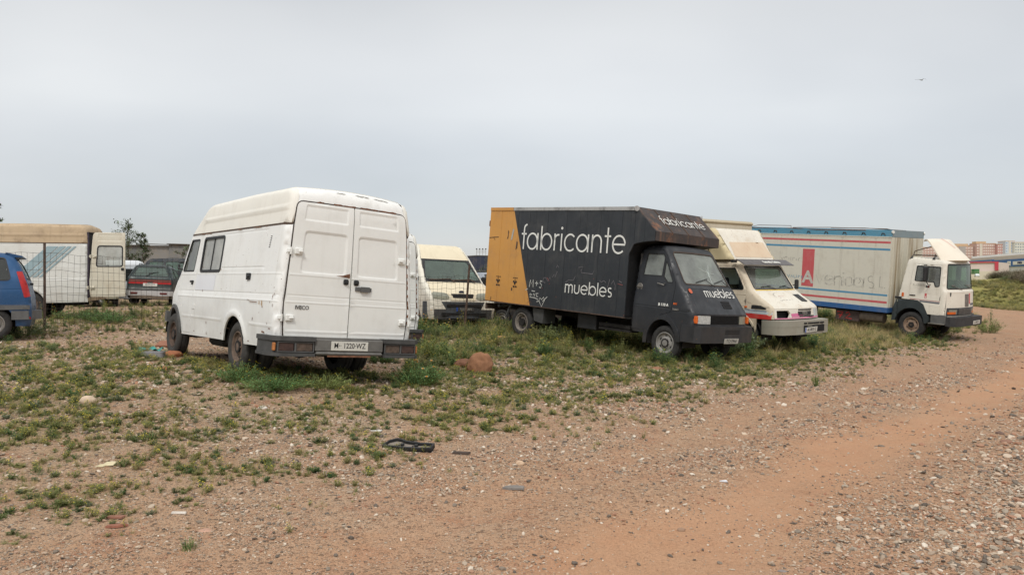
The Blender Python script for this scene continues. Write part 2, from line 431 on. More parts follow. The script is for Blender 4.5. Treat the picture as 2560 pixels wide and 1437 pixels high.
# thin geometric lettering drawn with strokes, x-height 1, stroke paths
def _circ(cx, cy, r, a0, a1, n=26): return [(cx+r*math.cos(math.radians(a0+(a1-a0)*i/n)), cy+r*math.sin(math.radians(a0+(a1-a0)*i/n))) for i in range(n+1)]
GL = {
 ' ': ([], .5),
 'f': ([[(0.28, 0), (.28, 1.25)]+_circ(.52, 1.25, .24, 180, 85, 8), [(0.05, .93), (.52, .93)]], .55),
 'a': ([_circ(.52, .5, .47, 0, 360), [(1.02, 0), (1.02, 1)]], 1.2),
 'b': ([_circ(.62, .5, .47, 0, 360), [(.12, 0), (.12, 1.42)]], 1.2),
 'r': ([[(.12, 0), (.12, 1)], _circ(.42, .62, .31, 180, 75, 8)], .56),
 'i': ([[(.12, 0), (.12, 1)], _circ(.12, 1.32, .035, 0, 360, 8)], .3),
 'c': ([_circ(.55, .5, .47, 45, 315)], 1.02),
 'n': ([[(.12, 0), (.12, 1)], _circ(.49, .6, .36, 180, 0, 12)+[(.85, 0)]], 1.03),
 't': ([[(.28, 0), (.28, 1.4)], [(.03, .93), (.53, .93)]], .58),
 'e': ([[(.08, .5), (1.02, .5)]+_circ(.55, .5, .47, 0, 315)], 1.14),
 'm': ([[(.12, 0), (.12, 1)], _circ(.40, .68, .27, 180, 0, 10)+[(.67, 0)], _circ(.95, .68, .27, 180, 0, 10)+[(1.22, 0)]], 1.4),
 'u': ([[(.12, 1), (.12, .4)]+_circ(.47, .38, .35, 180, 360, 12)+[(.82, 1)]], 1.0),
 'l': ([[(.12, 0), (.12, 1.42)]], .3),
 's': ([_circ(.36, .745, .225, 40, 240, 12)+_circ(.36, .27, .24, 75, -140, 12)], .72)}
def strokes(name, word, h, mat, parent, Mx, w=.1, sx=1.0, ext=.004, lines=None, warp=None):
    b = MB(); x = 0
    todo = []
    if lines is not None: todo = [(l, 0) for l in lines]
    else:
        for ch in word:
            g, ad = GL[ch]; todo += [(l, x) for l in g]; x += ad+.04
    for l, x0 in todo:
        P = np.array([((p[0]+x0)*sx, p[1]) for p in l])*h; keep = [0]+[i for i in range(1, len(P)) if np.linalg.norm(P[i]-P[i-1]) > 1e-6]; P = P[keep]
        closed = np.linalg.norm(P[0]-P[-1]) < 1e-4
        T = np.gradient(P, axis=0)
        if closed: T[0] = T[-1] = P[1]-P[-2]
        T /= np.linalg.norm(T, axis=1)[:, None]+1e-9; Nn = np.stack([-T[:, 1], T[:, 0]], 1)*w*h/2
        V = []
        for i in range(len(P)):
            for s_, zz in ((1, 0), (-1, 0), (1, ext), (-1, ext)): V.append((P[i, 0]+s_*Nn[i, 0], P[i, 1]+s_*Nn[i, 1], zz))
        F = []
        for i in range(len(P)-1):
            a, c = 4*i, 4*i+4; F += [(a+2, a+3, c+3, c+2), (a, a+2, c+2, c), (a+3, a+1, c+1, c+3)]
        F += [(0, 1, 3, 2), (4*(len(P)-1), 4*(len(P)-1)+2, 4*(len(P)-1)+3, 4*(len(P)-1)+1)]
        b.add(V, F)
    V = [tuple(Mx @ Vector(v)) for v in b.V]
    return emit(name, V, b.F, mat, parent, False)

def wheel(parent, c, R=.35, w=.2, side=1, rim='steel', rimmat=None, rr=.22, capmat=None, holes=6, twin=False, label=None, tyremat=None, dual=False):
    """wheel > tyre, rim (> nothing deeper). side: +1 outer face towards +y"""
    rimmat = rimmat or M['steel']; x, y, z = c; s = side
    hub = MB(); hub.lathe([(0, .0), (.09, .0), (.09, -.16), (.0, -.16)], (x, y-.02*s, z), 'y', 16, sgn=s)
    h = hub.out('wheel', M['under'], parent)
    if label: h['label'] = label
    t = MB(); hw = w/2
    def tyre(yc):
        pr = [(rr, hw*.78), (rr+.015, hw*.92), (rr+(R-rr)*.45, hw*1.05), (R-.035, hw*.93), (R-.008, hw*.72)]
        for k_ in (.45, .38, .1, .03): pr += [(R, hw*k_), ]
        pr = pr[:5]+[(R, hw*.6), (R, hw*.36), (R-.012, hw*.34), (R-.012, hw*.24), (R, hw*.22), (R, -hw*.22), (R-.012, -hw*.24), (R-.012, -hw*.34), (R, -hw*.36), (R, -hw*.6)]
        pr += [(R-.008, -hw*.72), (R-.035, -hw*.93), (rr+(R-rr)*.45, -hw*1.05), (rr+.015, -hw*.92), (rr, -hw*.78)]
        t.lathe(pr, (x, yc, z), 'y', 44, sgn=s)
    yc = y-hw*s; tyre(yc)
    if twin or dual: tyre(yc-(w+.03)*s)
    t.out('tyre', tyremat or M['rubber'], h, True, 50)
    r = MB(); dish = .055
    pr = [(rr+.004, hw*.80), (rr-.012, hw*.86), (rr-.022, hw*.78), (rr-.028, hw*.55), (rr-.055, hw*.45)]
    if twin: pr += [(rr-.06, hw*.1), (rr*.45, -hw*.2), (rr*.42, hw*.2), (.001, hw*.25)]
    else: pr += [(rr-.07, hw*.35), (rr*.72, hw*.32), (rr*.5, hw*.55), (rr*.3, hw*.62), (rr*.28, hw*.8), (.001, hw*.84)]
    r.lathe(pr, (x, yc, z), 'y', 36, sgn=s)
    for k in range(6):
        a = 2*math.pi*k/6; rd = rr*.42
        r.lathe([(.013, 0), (.013, .022), (.0, .024)], (x+rd*math.cos(a), yc+hw*.52*s*(0 if twin else 1), z+rd*math.sin(a)), 'y', 6, sgn=s)
    r.out('rim', rimmat, h, True, 40)
    if holes:
        v = MB()
        for k in range(holes):
            a = 2*math.pi*(k+.5)/holes; rd = rr*.68
            ca, sa = math.cos(a), math.sin(a); rot = np.array([[ca, 0, -sa], [0, 1, 0], [sa, 0, ca]])
            v.box((x+rd*ca, yc+hw*(.36 if not twin else 0)*s, z+rd*sa), (.03, .02, .055), rot, bev=.006)
        v.out('rim_hole', M['dark'], h)['kind'] = 'stuff'
    return h
def seat(parent, x, y, z, w=.5, mat=None, h=.62, tilt=.12, fwd=1):
    b = MB(); b.box((x, y, z), (.5, w, .16), bev=.04)
    ca, sa = math.cos(tilt), math.sin(tilt)*fwd
    b.box((x-.27*fwd, y, z+.06+h/2), (.12, w, h), np.array([[ca, 0, -sa], [0, 1, 0], [sa, 0, ca]]), bev=.04)
    b.box((x-.33*fwd, y, z+.12+h+.07), (.08, w*.5, .18), np.array([[ca, 0, -sa], [0, 1, 0], [sa, 0, ca]]), bev=.03)
    return b.out('seat', mat or M['seat'], parent)
def steering(parent, x, y, z, tilt=.6, r=.21):
    b = MB(); n = 20; pts = []
    for k in range(n+1):
        a = 2*math.pi*k/n; u, v = r*math.cos(a), r*math.sin(a); pts.append((x-v*math.sin(tilt), y+u, z+v*math.cos(tilt)))
    b.tube(pts, .013, 6, cap=False)
    b.tube([(x, y-r, z), (x+.02, y, z-.02), (x, y+r, z)], .011, 6); b.tube([(x, y, z), (x+.35, y, z-.3)], .02, 6)
    return b.out('steering_wheel', M['black'], parent)
def plate(parent, c, X, Y, st, w=.52, h=.11, size=.09, eu=False, inkm=None, mat=None, sx=1, eu_col=None):
    Mx = frame(c, X, Y); p = MB(); p.box((0, 0, -.004), (w, h, .008), bev=.002)
    o = emit('number_plate', [tuple(Mx @ Vector(v)) for v in p.V], p.F, mat or M['plate'], parent, False)
    off = .02 if eu else 0
    text('plate_lettering', st, size, inkm or M['ink'], o, Mx @ Matrix.Translation((off, .002, .001)), .0015, .0003, sx)
    if eu:
        b = MB(); b.box((-w/2+.022, 0, .0012), (.04, h*.94, .002)); emit('country_band', [tuple(Mx @ Vector(v)) for v in b.V], b.F, M['blueprint'], o, False)
    return o
def wiper(parent, pts, r=.008):
    b = MB(); b.tube(pts, r, 5); a, c = Vector(pts[-2]), Vector(pts[-1])
    return b, a, c
# ------------------------------------------------------------------ the lie of the land
CTRL = [(0, 0, 0), (-5, 2, 0.02), (5, 2, -.02), (-3, 4.5, .02), (3, 5, -.02), (0, 8, .07), (6, 8, -.06), (-7, 9, .28), (-14, 6, .2), (12, 6, -.15), (-20, -15, 0), (20, -15, 0), (0, -30, 0),
 (-3.79, 10.92, .38), (-2.22, 12.16, .24), (-5.84, 13.5, .39), (-4.27, 14.74, .26), (.1, 19.03, .35), (1.58, 20.37, .28), (3.04, 15.77, .08), (4.52, 17.11, .01), (-.5, 13.4, .16),
 (13.15, 26, -.17), (14.71, 27.25, -.14), (9.96, 29.96, .19), (11.52, 31.21, .22), (5.34, 18.53, .05), (6.9, 19.78, .05), (3.28, 21.1, .14), (4.84, 22.35, .15), (-2.7, 21.78, .28), (-.95, 22.74, .25), (-2.39, 25.37, .22),
 (-13.08, 23.14, .6), (-12.62, 21.19, .62), (-16.2, 21.2, .62), (-13.65, 32.82, .59), (-16.28, 34.66, .56), (-15.57, 32.26, .62), (-11.27, 16.97, .4), (-10.31, 15.7, .42), (-13.5, 14.6, .35), (-7, 16, .38),
 (12.3, 19.5, -.25), (20, 14, -.35), (20, 30, -.3), (33, 56, -.35), (40, 66, -.3), (-20, 45, .5), (0, 45, .3), (20, 60, .1), (9, 11.5, -.15), (28, 40, -.35),
 (52, 80, 2.1), (41, 72, .9), (36, 66, .0), (46, 70, .9), (62, 84, 2.7), (74, 88, 3.2), (60, 66, 1.4), (45, 52, .1), (80, 60, 1.8), (60, 110, 1.4), (40, 100, .3), (90, 130, 1.4), (-60, 90, .4), (-60, 20, .5), (0, 120, .2), (30, 130, .4), (150, 250, 1), (0, 300, .5), (-200, 250, .5)]
_C = np.array(CTRL)
def _U(r2): return r2*np.log(r2+1e-9)*.5
_n = len(_C); _A = np.zeros((_n+3, _n+3)); _d = ((_C[:, None, :2]-_C[None, :, :2])**2).sum(-1); _A[:_n, :_n] = _U(_d)+np.eye(_n)*.02
_A[:_n, _n] = 1; _A[:_n, _n+1:] = _C[:, :2]; _A[_n, :_n] = 1; _A[_n+1:, :_n] = _C[:, :2].T
_w = np.linalg.solve(_A, np.concatenate([_C[:, 2], [0, 0, 0]]))
_perm = rng.random((64, 64))
def vnoise(x, y):
    xi = np.floor(x).astype(int); yi = np.floor(y).astype(int); fx = x-xi; fy = y-yi; fx = fx*fx*(3-2*fx); fy = fy*fy*(3-2*fy)
    g = lambda a, b: _perm[a % 64, b % 64]
    return (g(xi, yi)*(1-fx)+g(xi+1, yi)*fx)*(1-fy)+(g(xi, yi+1)*(1-fx)+g(xi+1, yi+1)*fx)*fy
def fbm(x, y, o=4):
    s = 0; a = .5
    for i in range(o): s = s+a*vnoise(x*2**i+17.3*i, y*2**i+5.1*i); a *= .5
    return s/(1-.5**o)
RUT = [(-.6, 2.4), (.3, 3.7), (1.2, 5.3), (3.0, 7.4), (5.8, 10.6), (9.0, 14.3), (15.5, 22.5), (23, 34), (29, 45), (32.5, 54), (33, 62), (29, 72), (20, 84)]
RUT2 = [(-2.6, 3.0), (-1.1, 4.6), (.5, 6.7), (2.3, 9.0), (5.0, 12.3), (8.0, 16.0), (14, 24), (21, 35), (27, 46), (30.3, 55), (30, 62), (26, 71)]
def rutd(x, y):
    P = np.stack([np.ravel(x), np.ravel(y)], 1); wob = .25*(fbm(P[:, 0]*.6, P[:, 1]*.6)-.5)*2
    return (segdist(P, RUT)+wob).reshape(np.shape(x)), (segdist(P, RUT2)+wob).reshape(np.shape(x))
def H0(x, y):
    x = np.asarray(x, float); y = np.asarray(y, float); sh = x.shape; x = x.ravel(); y = y.ravel(); z = np.empty(len(x))
    for i in range(0, len(x), 40000):
        a = x[i:i+40000]; b = y[i:i+40000]; d2 = (a[:, None]-_C[None, :, 0])**2+(b[:, None]-_C[None, :, 1])**2
        z[i:i+40000] = _U(d2) @ _w[:_n]+_w[_n]+_w[_n+1]*a+_w[_n+2]*b
    rr = np.hypot(x, y); k = np.clip((rr-160)/250, 0, 1); z = z*(1-k)+.3*k; z = np.clip(z, -1.2, 6)
    return z.reshape(sh)
def H(x, y):
    z = H0(x, y); x = np.asarray(x, float); y = np.asarray(y, float)
    z = z+.05*(fbm(x*.35, y*.35, 2)-.5)+.022*(fbm(x*2.1, y*2.1, 3)-.5)
    d1, d2 = rutd(x, y); near = np.exp(-np.hypot(x, y-6)/40)
    z = z-(.035*np.exp(-(d1/.32)**2)+.02*np.exp(-(d2/.35)**2)-.02*np.exp(-((d1-.75)/.3)**2))*near
    return z

def graded(a, b, c0, fine, coarse_n, dens):
    pass
def axis_pts(lo, hi, flo, fhi, step, growth=1.09):
    p = list(np.arange(flo, fhi, step)); s = step; q = fhi
    while q < hi: p.append(q); s *= growth; q += s
    p.append(hi); s = step; q = flo-step
    while q > lo: p.insert(0, q); s *= growth; q -= s
    p.insert(0, lo); return np.array(p)
gx = axis_pts(-2500, 2500, -9, 9, .075, 1.045); gy = axis_pts(-500, 3500, 2.5, 14, .07, 1.02)
X, Y = np.meshgrid(gx, gy); Zg = H(X, Y)
Zg = Zg+np.where(np.hypot(X, Y-5) < 18, .012*(fbm(X*9, Y*9, 3)-.5), 0)
nx_, ny_ = len(gx), len(gy)
Vv = np.stack([X.ravel(), Y.ravel(), Zg.ravel()], 1)
ii = np.arange((ny_-1)*(nx_-1)); r_ = ii//(nx_-1); c_ = ii % (nx_-1); a_ = r_*nx_+c_; FF = np.stack([a_, a_+1, a_+nx_+1, a_+nx_], 1)
d1, d2 = rutd(X, Y); d1 = d1.ravel(); d2 = d2.ravel()
# which side of the ruts: the driven track is the strip from a metre left of the second rut to a few metres right of the first
def sgnd(P, line):
    Q = np.array(line); best = np.full(len(P), 1e9); sg = np.zeros(len(P))
    for i in range(len(Q)-1):
        a, b = Q[i], Q[i+1]; ab = b-a; t = np.clip(((P-a)@ab)/(ab@ab), 0, 1); w_ = P-(a+t[:, None]*ab); d = np.linalg.norm(w_, axis=1); cr = ab[0]*w_[:, 1]-ab[1]*w_[:, 0]
        m = d < best; best[m] = d[m]; sg[m] = np.sign(cr[m])
    return best*sg
Pxy = Vv[:, :2]; sd1 = sgnd(Pxy, RUT)+.6*(fbm(Pxy[:, 0]*.9, Pxy[:, 1]*.9)-.5)    # positive = left of the rut
track = np.clip((4.2-sd1)/3.2, 0, 1)*np.clip((sd1+5.5)/1.5, 0, 1)*(Pxy[:, 1] < 95)
rut = np.maximum((.55+.9*fbm(Pxy[:, 0]*1.7, Pxy[:, 1]*1.7, 3))*.95*np.exp(-(d1/.62)**2), .38*np.exp(-(d2/.42)**2))*np.clip(1.1-np.hypot(Pxy[:, 0], Pxy[:, 1])/90, .5, 1)
heap = np.exp(-((sd1+1.9)/.9)**2)*np.clip(1-np.hypot(Pxy[:, 0]-3.2, Pxy[:, 1]-6)/9, 0, 1)

def project(P):
    d = np.asarray(P, float)-np.array([0, 0, 1.65]); c = d @ WM_cam.T
    return 1280+2000*c[:, 0]/c[:, 2], 718.5+2000*c[:, 1]/c[:, 2], c[:, 2]
WM_cam = np.array([[_x.x, _x.y, _x.z], [-_y.x, -_y.y, -_y.z], [-_z.x, -_z.y, -_z.z]])
def sst(v, a, b): t = np.clip((v-a)/(b-a), 0, 1); return t*t*(3-2*t)
def weed_density(P, both=False):
    """how green the ground is, 0..1, from where the lot is driven on and where the wrecks stand"""
    u, v, c = project(P); u = np.clip(np.where(c > .5, u, 1280), -1500, 4500); v = np.where(c > .5, v, 1400)
    vb = np.interp(u, [-200, 0, 400, 560, 1000, 1100, 1250, 1600, 1700, 1900, 2060, 2400, 2500, 2800], [840, 842, 880, 925, 950, 900, 850, 868, 885, 880, 860, 832, 822, 800])
    lo = np.interp(u, [-200, 0, 500, 1000, 1500, 2050, 2300, 2480], [1430, 1420, 1370, 1280, 1190, 1010, 920, 850])
    dn = .85*np.exp(-(np.maximum(0, v-vb+4)/30)**2)
    dn = np.maximum(dn, .58*(1-sst(v, vb+20, vb+.70*(lo-vb))))
    dn = np.maximum(dn, .34*(1-sst(v, vb+.5*(lo-vb), lo+40)))
    dn = dn*np.where((u > 380) & (u < 560) & (v < 900) & (v > 830), .35, 1)
    left = sst(-u, -720, -300)*np.exp(-((v-1010)/130)**2)*.16+.14*np.exp(-((v-940)/60)**2)*sst(u, 1050, 1250)
    dn = dn+left
    dn = dn-.5*np.exp(-((u-1110)/120)**2-((v-860)/14)**2)-.55*np.exp(-((u-330)/190)**2-((v-850)/22)**2)-.35*np.exp(-((u-600)/300)**2-((v-1000)/40)**2)
    far = (c > 40) & (P[:, 1] > 45)
    dn = np.where(far, .75, dn)
    s1 = sgnd(P[:, :2], RUT); dn = np.where((s1 > -9) & (P[:, 1] < 95), dn*sst(s1+1.3*(fbm(P[:, 0]*1.3+40, P[:, 1]*1.3, 2)-.5), 1.7, 3.9), dn)
    n = fbm(P[:, 0]*.9+3, P[:, 1]*.9, 3); n2 = fbm(P[:, 0]*3.2+31, P[:, 1]*3.2, 3)
    n3 = fbm(P[:, 0]*7.5+11, P[:, 1]*7.5, 2); k = sst(n*.34+n2*.34+n3*.32, .55-.27*dn, .70-.22*dn)
    bh = (u < 440) & (v < vb-22) & (P[:, 1] > 12); dn = np.where(bh, dn*.5, dn); k = np.where(bh, k*.55, k)
    rb_ = (u < 470)*np.exp(-((v-852)/20)**2); dn = dn*(1-.8*rb_); k = k*(1-.8*rb_)
    under = (u > 470) & (u < 1015) & (v < vb-12); dn = np.where(under, dn*.08, dn); k = np.where(under, k*.1, k)
    return (np.clip(np.clip(dn*8, 0, 1)*(dn*.9+.1)*k*1.15, 0, 1), np.clip(dn, 0, 1)) if both else np.clip(np.clip(dn*8, 0, 1)*(dn*.9+.1)*k*1.15, 0, 1)
wd, rawd = weed_density(Vv, True)
fieldm = sst(Vv[:, 1], 45, 62)*(1-track)*(Vv[:, 0] > 25)
me = bpy.data.meshes.new('ground')
def ground_mesh(name, faces):
    used = np.unique(faces); mp = np.zeros(len(Vv), int); mp[used] = np.arange(len(used)); me = bpy.data.meshes.new(name)
    me.vertices.add(len(used)); me.vertices.foreach_set('co', Vv[used].ravel()); f = mp[faces]
    me.loops.add(f.size); me.loops.foreach_set('vertex_index', f.ravel()); me.polygons.add(len(f)); me.polygons.foreach_set('loop_start', np.arange(0, f.size, 4)); me.polygons.foreach_set('loop_total', np.full(len(f), 4)); me.polygons.foreach_set('use_smooth', np.ones(len(f), bool))
    me.update(calc_edges=True)
    col = np.stack([rut[used], wd[used], rawd[used], .02+.98*track[used]], 1); at = me.attributes.new('ground_cover', 'FLOAT_COLOR', 'POINT'); at.data.foreach_set('color', col.ravel())
    at = me.attributes.new('far_field', 'FLOAT', 'POINT'); at.data.foreach_set('value', fieldm[used])
    o = bpy.data.objects.new(name, me); COL.objects.link(o); o['kind'] = 'structure'; me.materials.append(MGROUND); return o

t = NT('stony_red_soil'); at = t.n('ShaderNodeAttribute', attribute_name='ground_cover'); sp = t.n('ShaderNodeSeparateColor'); t.l(at.outputs[0], sp.inputs[0]); af = t.n('ShaderNodeAttribute', attribute_name='far_field')
R_, G_, B_ = sp.outputs[0], sp.outputs[1], sp.outputs[2]
soil = t.mix(t.rng(t.noise(.55, 6, .6), .38, .62, 0, 1), srgb(178, 150, 123), srgb(174, 139, 109))
soil = t.mix(t.rng(t.noise(1.7, 6, .65), .50, .74, 0, .9), soil, srgb(158, 106, 78))
soil = t.mix(t.rng(t.noise(7, 5, .7), .35, .75, 0, .35), soil, srgb(192, 175, 154))
v1 = t.voro(70); v2 = t.voro(28); v3 = t.voro(150)
def cellcol(v, a, b, f):
    global soil
    s_ = t.n('ShaderNodeSeparateColor'); t.l(v.outputs['Color'], s_.inputs[0])
    pick = t.rng(s_.outputs[0], a, a+.02, 0, 1); shp = t.rng(v.outputs['Distance'], .30, .48, 1, 0)
    rp_ = t.n('ShaderNodeValToRGB'); e = rp_.color_ramp.elements; e[0].color = srgb(96, 86, 76); e[1].color = srgb(214, 202, 184)
    for p_, c__ in ((.25, (138, 122, 104)), (.5, (180, 156, 132)), (.7, (160, 112, 86)), (.85, (190, 176, 156))): q = e.new(p_); q.color = srgb(*c__)
    t.l(s_.outputs[1], rp_.inputs[0]); m_ = t.math('MULTIPLY', t.math('MULTIPLY', pick, shp), f)
    return m_, rp_.outputs[0]
norut = t.rng(R_, .25, .8, 1, .25)
m3, c3 = cellcol(v3, .35, .37, .75); soil = t.mix(m3, soil, c3)
m1, c1 = cellcol(v1, .35, .37, .9); m1 = t.math('MULTIPLY', m1, norut); soil = t.mix(m1, soil, c1)
m2, c2 = cellcol(v2, .55, .57, .9); m2 = t.math('MULTIPLY', m2, norut); soil = t.mix(m2, soil, c2)
rutc = t.mix(t.noise(5, 5, .6), srgb(194, 155, 123), srgb(186, 141, 108))
soil = t.mix(t.rng(R_, .2, .95, 0, .62), soil, rutc)
fuzz = t.mix(t.noise(11, 5, .7), srgb(92, 98, 62), srgb(132, 124, 84))
gf = t.math('MULTIPLY', t.rng(G_, .15, .9, 0, .85), t.rng(t.noise(16, 5, .7), .42, .60, .1, 1))
soil = t.mix(gf, soil, fuzz)
g2 = t.math('MULTIPLY', t.rng(B_, .08, .7, 0, .8), t.rng(t.noise(3.4, 7, .75), .44, .66, .05, 1)); soil = t.mix(g2, soil, t.mix(t.noise(23, 4, .7), srgb(116, 110, 80), srgb(160, 146, 112)))
soil = t.mix(t.math('MULTIPLY', t.rng(B_, .1, .8, 0, .55), t.rng(t.noise(2.1, 5, .6), .5, .7, 0, 1)), soil, srgb(160, 108, 82))
fc = t.mix(t.rng(t.noise(.35, 6, .7), .35, .65), srgb(142, 138, 82), srgb(168, 160, 96)); fc = t.mix(t.rng(t.noise(.12, 4, .6), .5, .65, 0, .7), fc, srgb(138, 134, 100))
soil = t.mix(af.outputs['Fac'], soil, fc)
trk = t.math('MULTIPLY', at.outputs['Alpha'], t.rng(t.noise(.8, 5, .65), .3, .7, .1, .45)); soil = t.mix(trk, soil, srgb(190, 140, 106))
t.set(Base_Color=soil, Roughness=.95); t.p.inputs['Specular IOR Level'].default_value = .15
hgt = t.math('ADD', t.math('MULTIPLY', m1, .5), t.math('ADD', t.math('MULTIPLY', m2, 1.2), t.math('MULTIPLY', t.noise(40, 5, .7), .7)))
hgt = t.math('ADD', hgt, t.math('MULTIPLY', m3, .25))
t.bump(hgt, 1.0, .016); MGROUND = t.m

cen = Vv[FF].mean(1); s1 = sgnd(cen[:, :2], RUT); intr = (s1 < 2.4) & (s1 > -4.5) & (cen[:, 1] < 95) & (cen[:, 1] > 0)
ground_mesh('ground', FF[~intr]); ground_mesh('dirt_track', FF[intr])

# ------------------------------------------------------------------ instanced ground cover (geometry nodes, source shapes kept out of the scene)
def src_collection(name, objs):
    c = bpy.data.collections.new(name)
    for i, (V, F, mats, mi) in enumerate(objs):
        me = bpy.data.meshes.new('%s_%02d' % (name, i)); me.from_pydata([tuple(v) for v in V], [], [tuple(f) for f in F])
        for m in mats: me.materials.append(m)
        if mi is not None: me.polygons.foreach_set('material_index', mi)
        o = bpy.data.objects.new('%s_%02d' % (name, i), me); c.objects.link(o)
    return c
def scatter(name, P, rot, scl, idx, tone, coll):
    me = bpy.data.meshes.new(name); me.vertices.add(len(P)); me.vertices.foreach_set('co', np.asarray(P, float).ravel())
    for nm, ty, key, dat in (('rot', 'FLOAT_VECTOR', 'vector', rot), ('scl', 'FLOAT_VECTOR', 'vector', scl), ('idx', 'INT', 'value', idx), ('tone', 'FLOAT', 'value', tone)):
        a = me.attributes.new(nm, ty, 'POINT'); a.data.foreach_set(key, np.asarray(dat).ravel())
    o = bpy.data.objects.new(name, me); COL.objects.link(o); o['kind'] = 'stuff'
    g = bpy.data.node_groups.new(name+'_scatter', 'GeometryNodeTree'); g.interface.new_socket('Geometry', in_out='INPUT', socket_type='NodeSocketGeometry'); g.interface.new_socket('Geometry', in_out='OUTPUT', socket_type='NodeSocketGeometry')
    n = g.nodes.new; gi = n('NodeGroupInput'); go = n('NodeGroupOutput'); ip = n('GeometryNodeInstanceOnPoints'); ci = n('GeometryNodeCollectionInfo'); ci.inputs['Collection'].default_value = coll; ci.inputs['Separate Children'].default_value = True; ci.inputs['Reset Children'].default_value = True
    def att(nm, ty):
        q = n('GeometryNodeInputNamedAttribute'); q.data_type = ty; q.inputs[0].default_value = nm; return [s_ for s_ in q.outputs if s_.enabled and s_.name == 'Attribute'][0]
    l = g.links.new; l(gi.outputs[0], ip.inputs['Points']); l(ci.outputs[0], ip.inputs['Instance']); ip.inputs['Pick Instance'].default_value = True
    l(att('idx', 'INT'), ip.inputs['Instance Index']); l(att('rot', 'FLOAT_VECTOR'), ip.inputs['Rotation']); l(att('scl', 'FLOAT_VECTOR'), ip.inputs['Scale']); l(ip.outputs[0], go.inputs[0])
    m = o.modifiers.new('scatter', 'NODES'); m.node_group = g; return o

def toned(name, cols, rough=.9, spec=.3, transl=0, noise=0):
    """material whose tone is picked per instance"""
    t = NT(name); a = t.n('ShaderNodeAttribute', attribute_name='tone', attribute_type='INSTANCER'); r = t.n('ShaderNodeValToRGB'); e = r.color_ramp.elements; k = len(cols)
    e[0].color = srgb(*cols[0]); e[1].color = srgb(*cols[-1])
    for i in range(1, k-1): q = e.new(i/(k-1)); q.color = srgb(*cols[i])
    t.l(a.outputs['Fac'], r.inputs[0]); c = r.outputs[0]
    if noise: c = t.mix(t.rng(t.noise(noise, 4, .6), .3, .7, 0, .45), c, (0.12, .1, .085, 1), 'MULTIPLY' if 0 else 'MIX')
    t.set(Base_Color=c, Roughness=rough); t.p.inputs['Specular IOR Level'].default_value = spec
    if transl:
        tr = t.n('ShaderNodeBsdfTranslucent'); t.l(c, tr.inputs[0]); mx = t.n('ShaderNodeMixShader'); mx.inputs[0].default_value = transl; t.l(t.p.outputs[0], mx.inputs[1]); t.l(tr.outputs[0], mx.inputs[2]); t.l(mx.outputs[0], t.out.inputs[0])
    return t.m
ICO = None
def stone_shape(seed, sub=1, flat_=.6, rough=.22):
    import bmesh
    bm = bmesh.new(); bmesh.ops.create_icosphere(bm, subdivisions=sub, radius=.5); r = np.random.default_rng(seed)
    V = np.array([v.co for v in bm.verts]); F = [[v.index for v in f.verts] for f in bm.faces]; bm.free()
    k = r.normal(size=(5, 3)); k /= np.linalg.norm(k, axis=1)[:, None]
    d = np.ones(len(V))
    for q in k: d -= rough*np.maximum(0, V@q*2-.35)
    d += r.normal(size=len(V))*rough*.12
    V = V*d[:, None]*np.array([1, r.uniform(.6, .95), flat_*r.uniform(.7, 1.1)])
    return V, F
MPEB = toned('pebble_stone', [(94, 86, 78), (138, 126, 112), (178, 156, 134), (156, 112, 88), (198, 180, 158), (156, 144, 128), (188, 168, 146), (214, 204, 188)], .9)
pebs = src_collection('pebble_shape', [(*stone_shape(40+i), [MPEB], None) for i in range(8)])
def frustum_pts(n, r0, r1, power=1.0, amin=-46, amax=46):
    r = (r0**(2-power)+rng.random(n)*(r1**(2-power)-r0**(2-power)))**(1/(2-power)); a = np.radians(rng.uniform(amin, amax, n)); return r*np.sin(a), r*np.cos(a)
px, py = frustum_pts(305000, 3.4, 32, 1.6)
s1 = sgnd(np.stack([px, py], 1), RUT); r1_, r2_ = rutd(px, py)
keep = rng.random(len(px)) < (.30+.9*sst(fbm(px*1.1, py*1.1, 3), .45, .65))*np.clip(1-.93*np.exp(-(r1_/.62)**2)-.7*np.exp(-(r2_/.42)**2), .08, 1)
hp = np.exp(-((s1+1.9)/1.0)**2)*np.clip(1-np.hypot(px-3.2, py-6)/9, 0, 1); keep |= rng.random(len(px)) < hp*1.0
px, py = px[keep], py[keep]; hp = hp[keep]; n = len(px)
sz = .0125*(rng.random(n)+.015)**(-.42); sz = np.clip(sz*(1+.9*hp), .008, .085)*np.clip(np.hypot(px, py)/7, .8, 1.7)
P = np.stack([px, py, H(px, py)+sz*.10], 1)
peb = scatter('loose_pebbles', P, np.stack([rng.normal(0, .3, n), rng.normal(0, .3, n), rng.uniform(0, 6.28, n)], 1), np.repeat(sz[:, None], 3, 1)*np.stack([np.ones(n), rng.uniform(.7, 1, n), rng.uniform(.5, 1, n)], 1), rng.integers(0, 8, n), rng.random(n)**1.3, pebs)

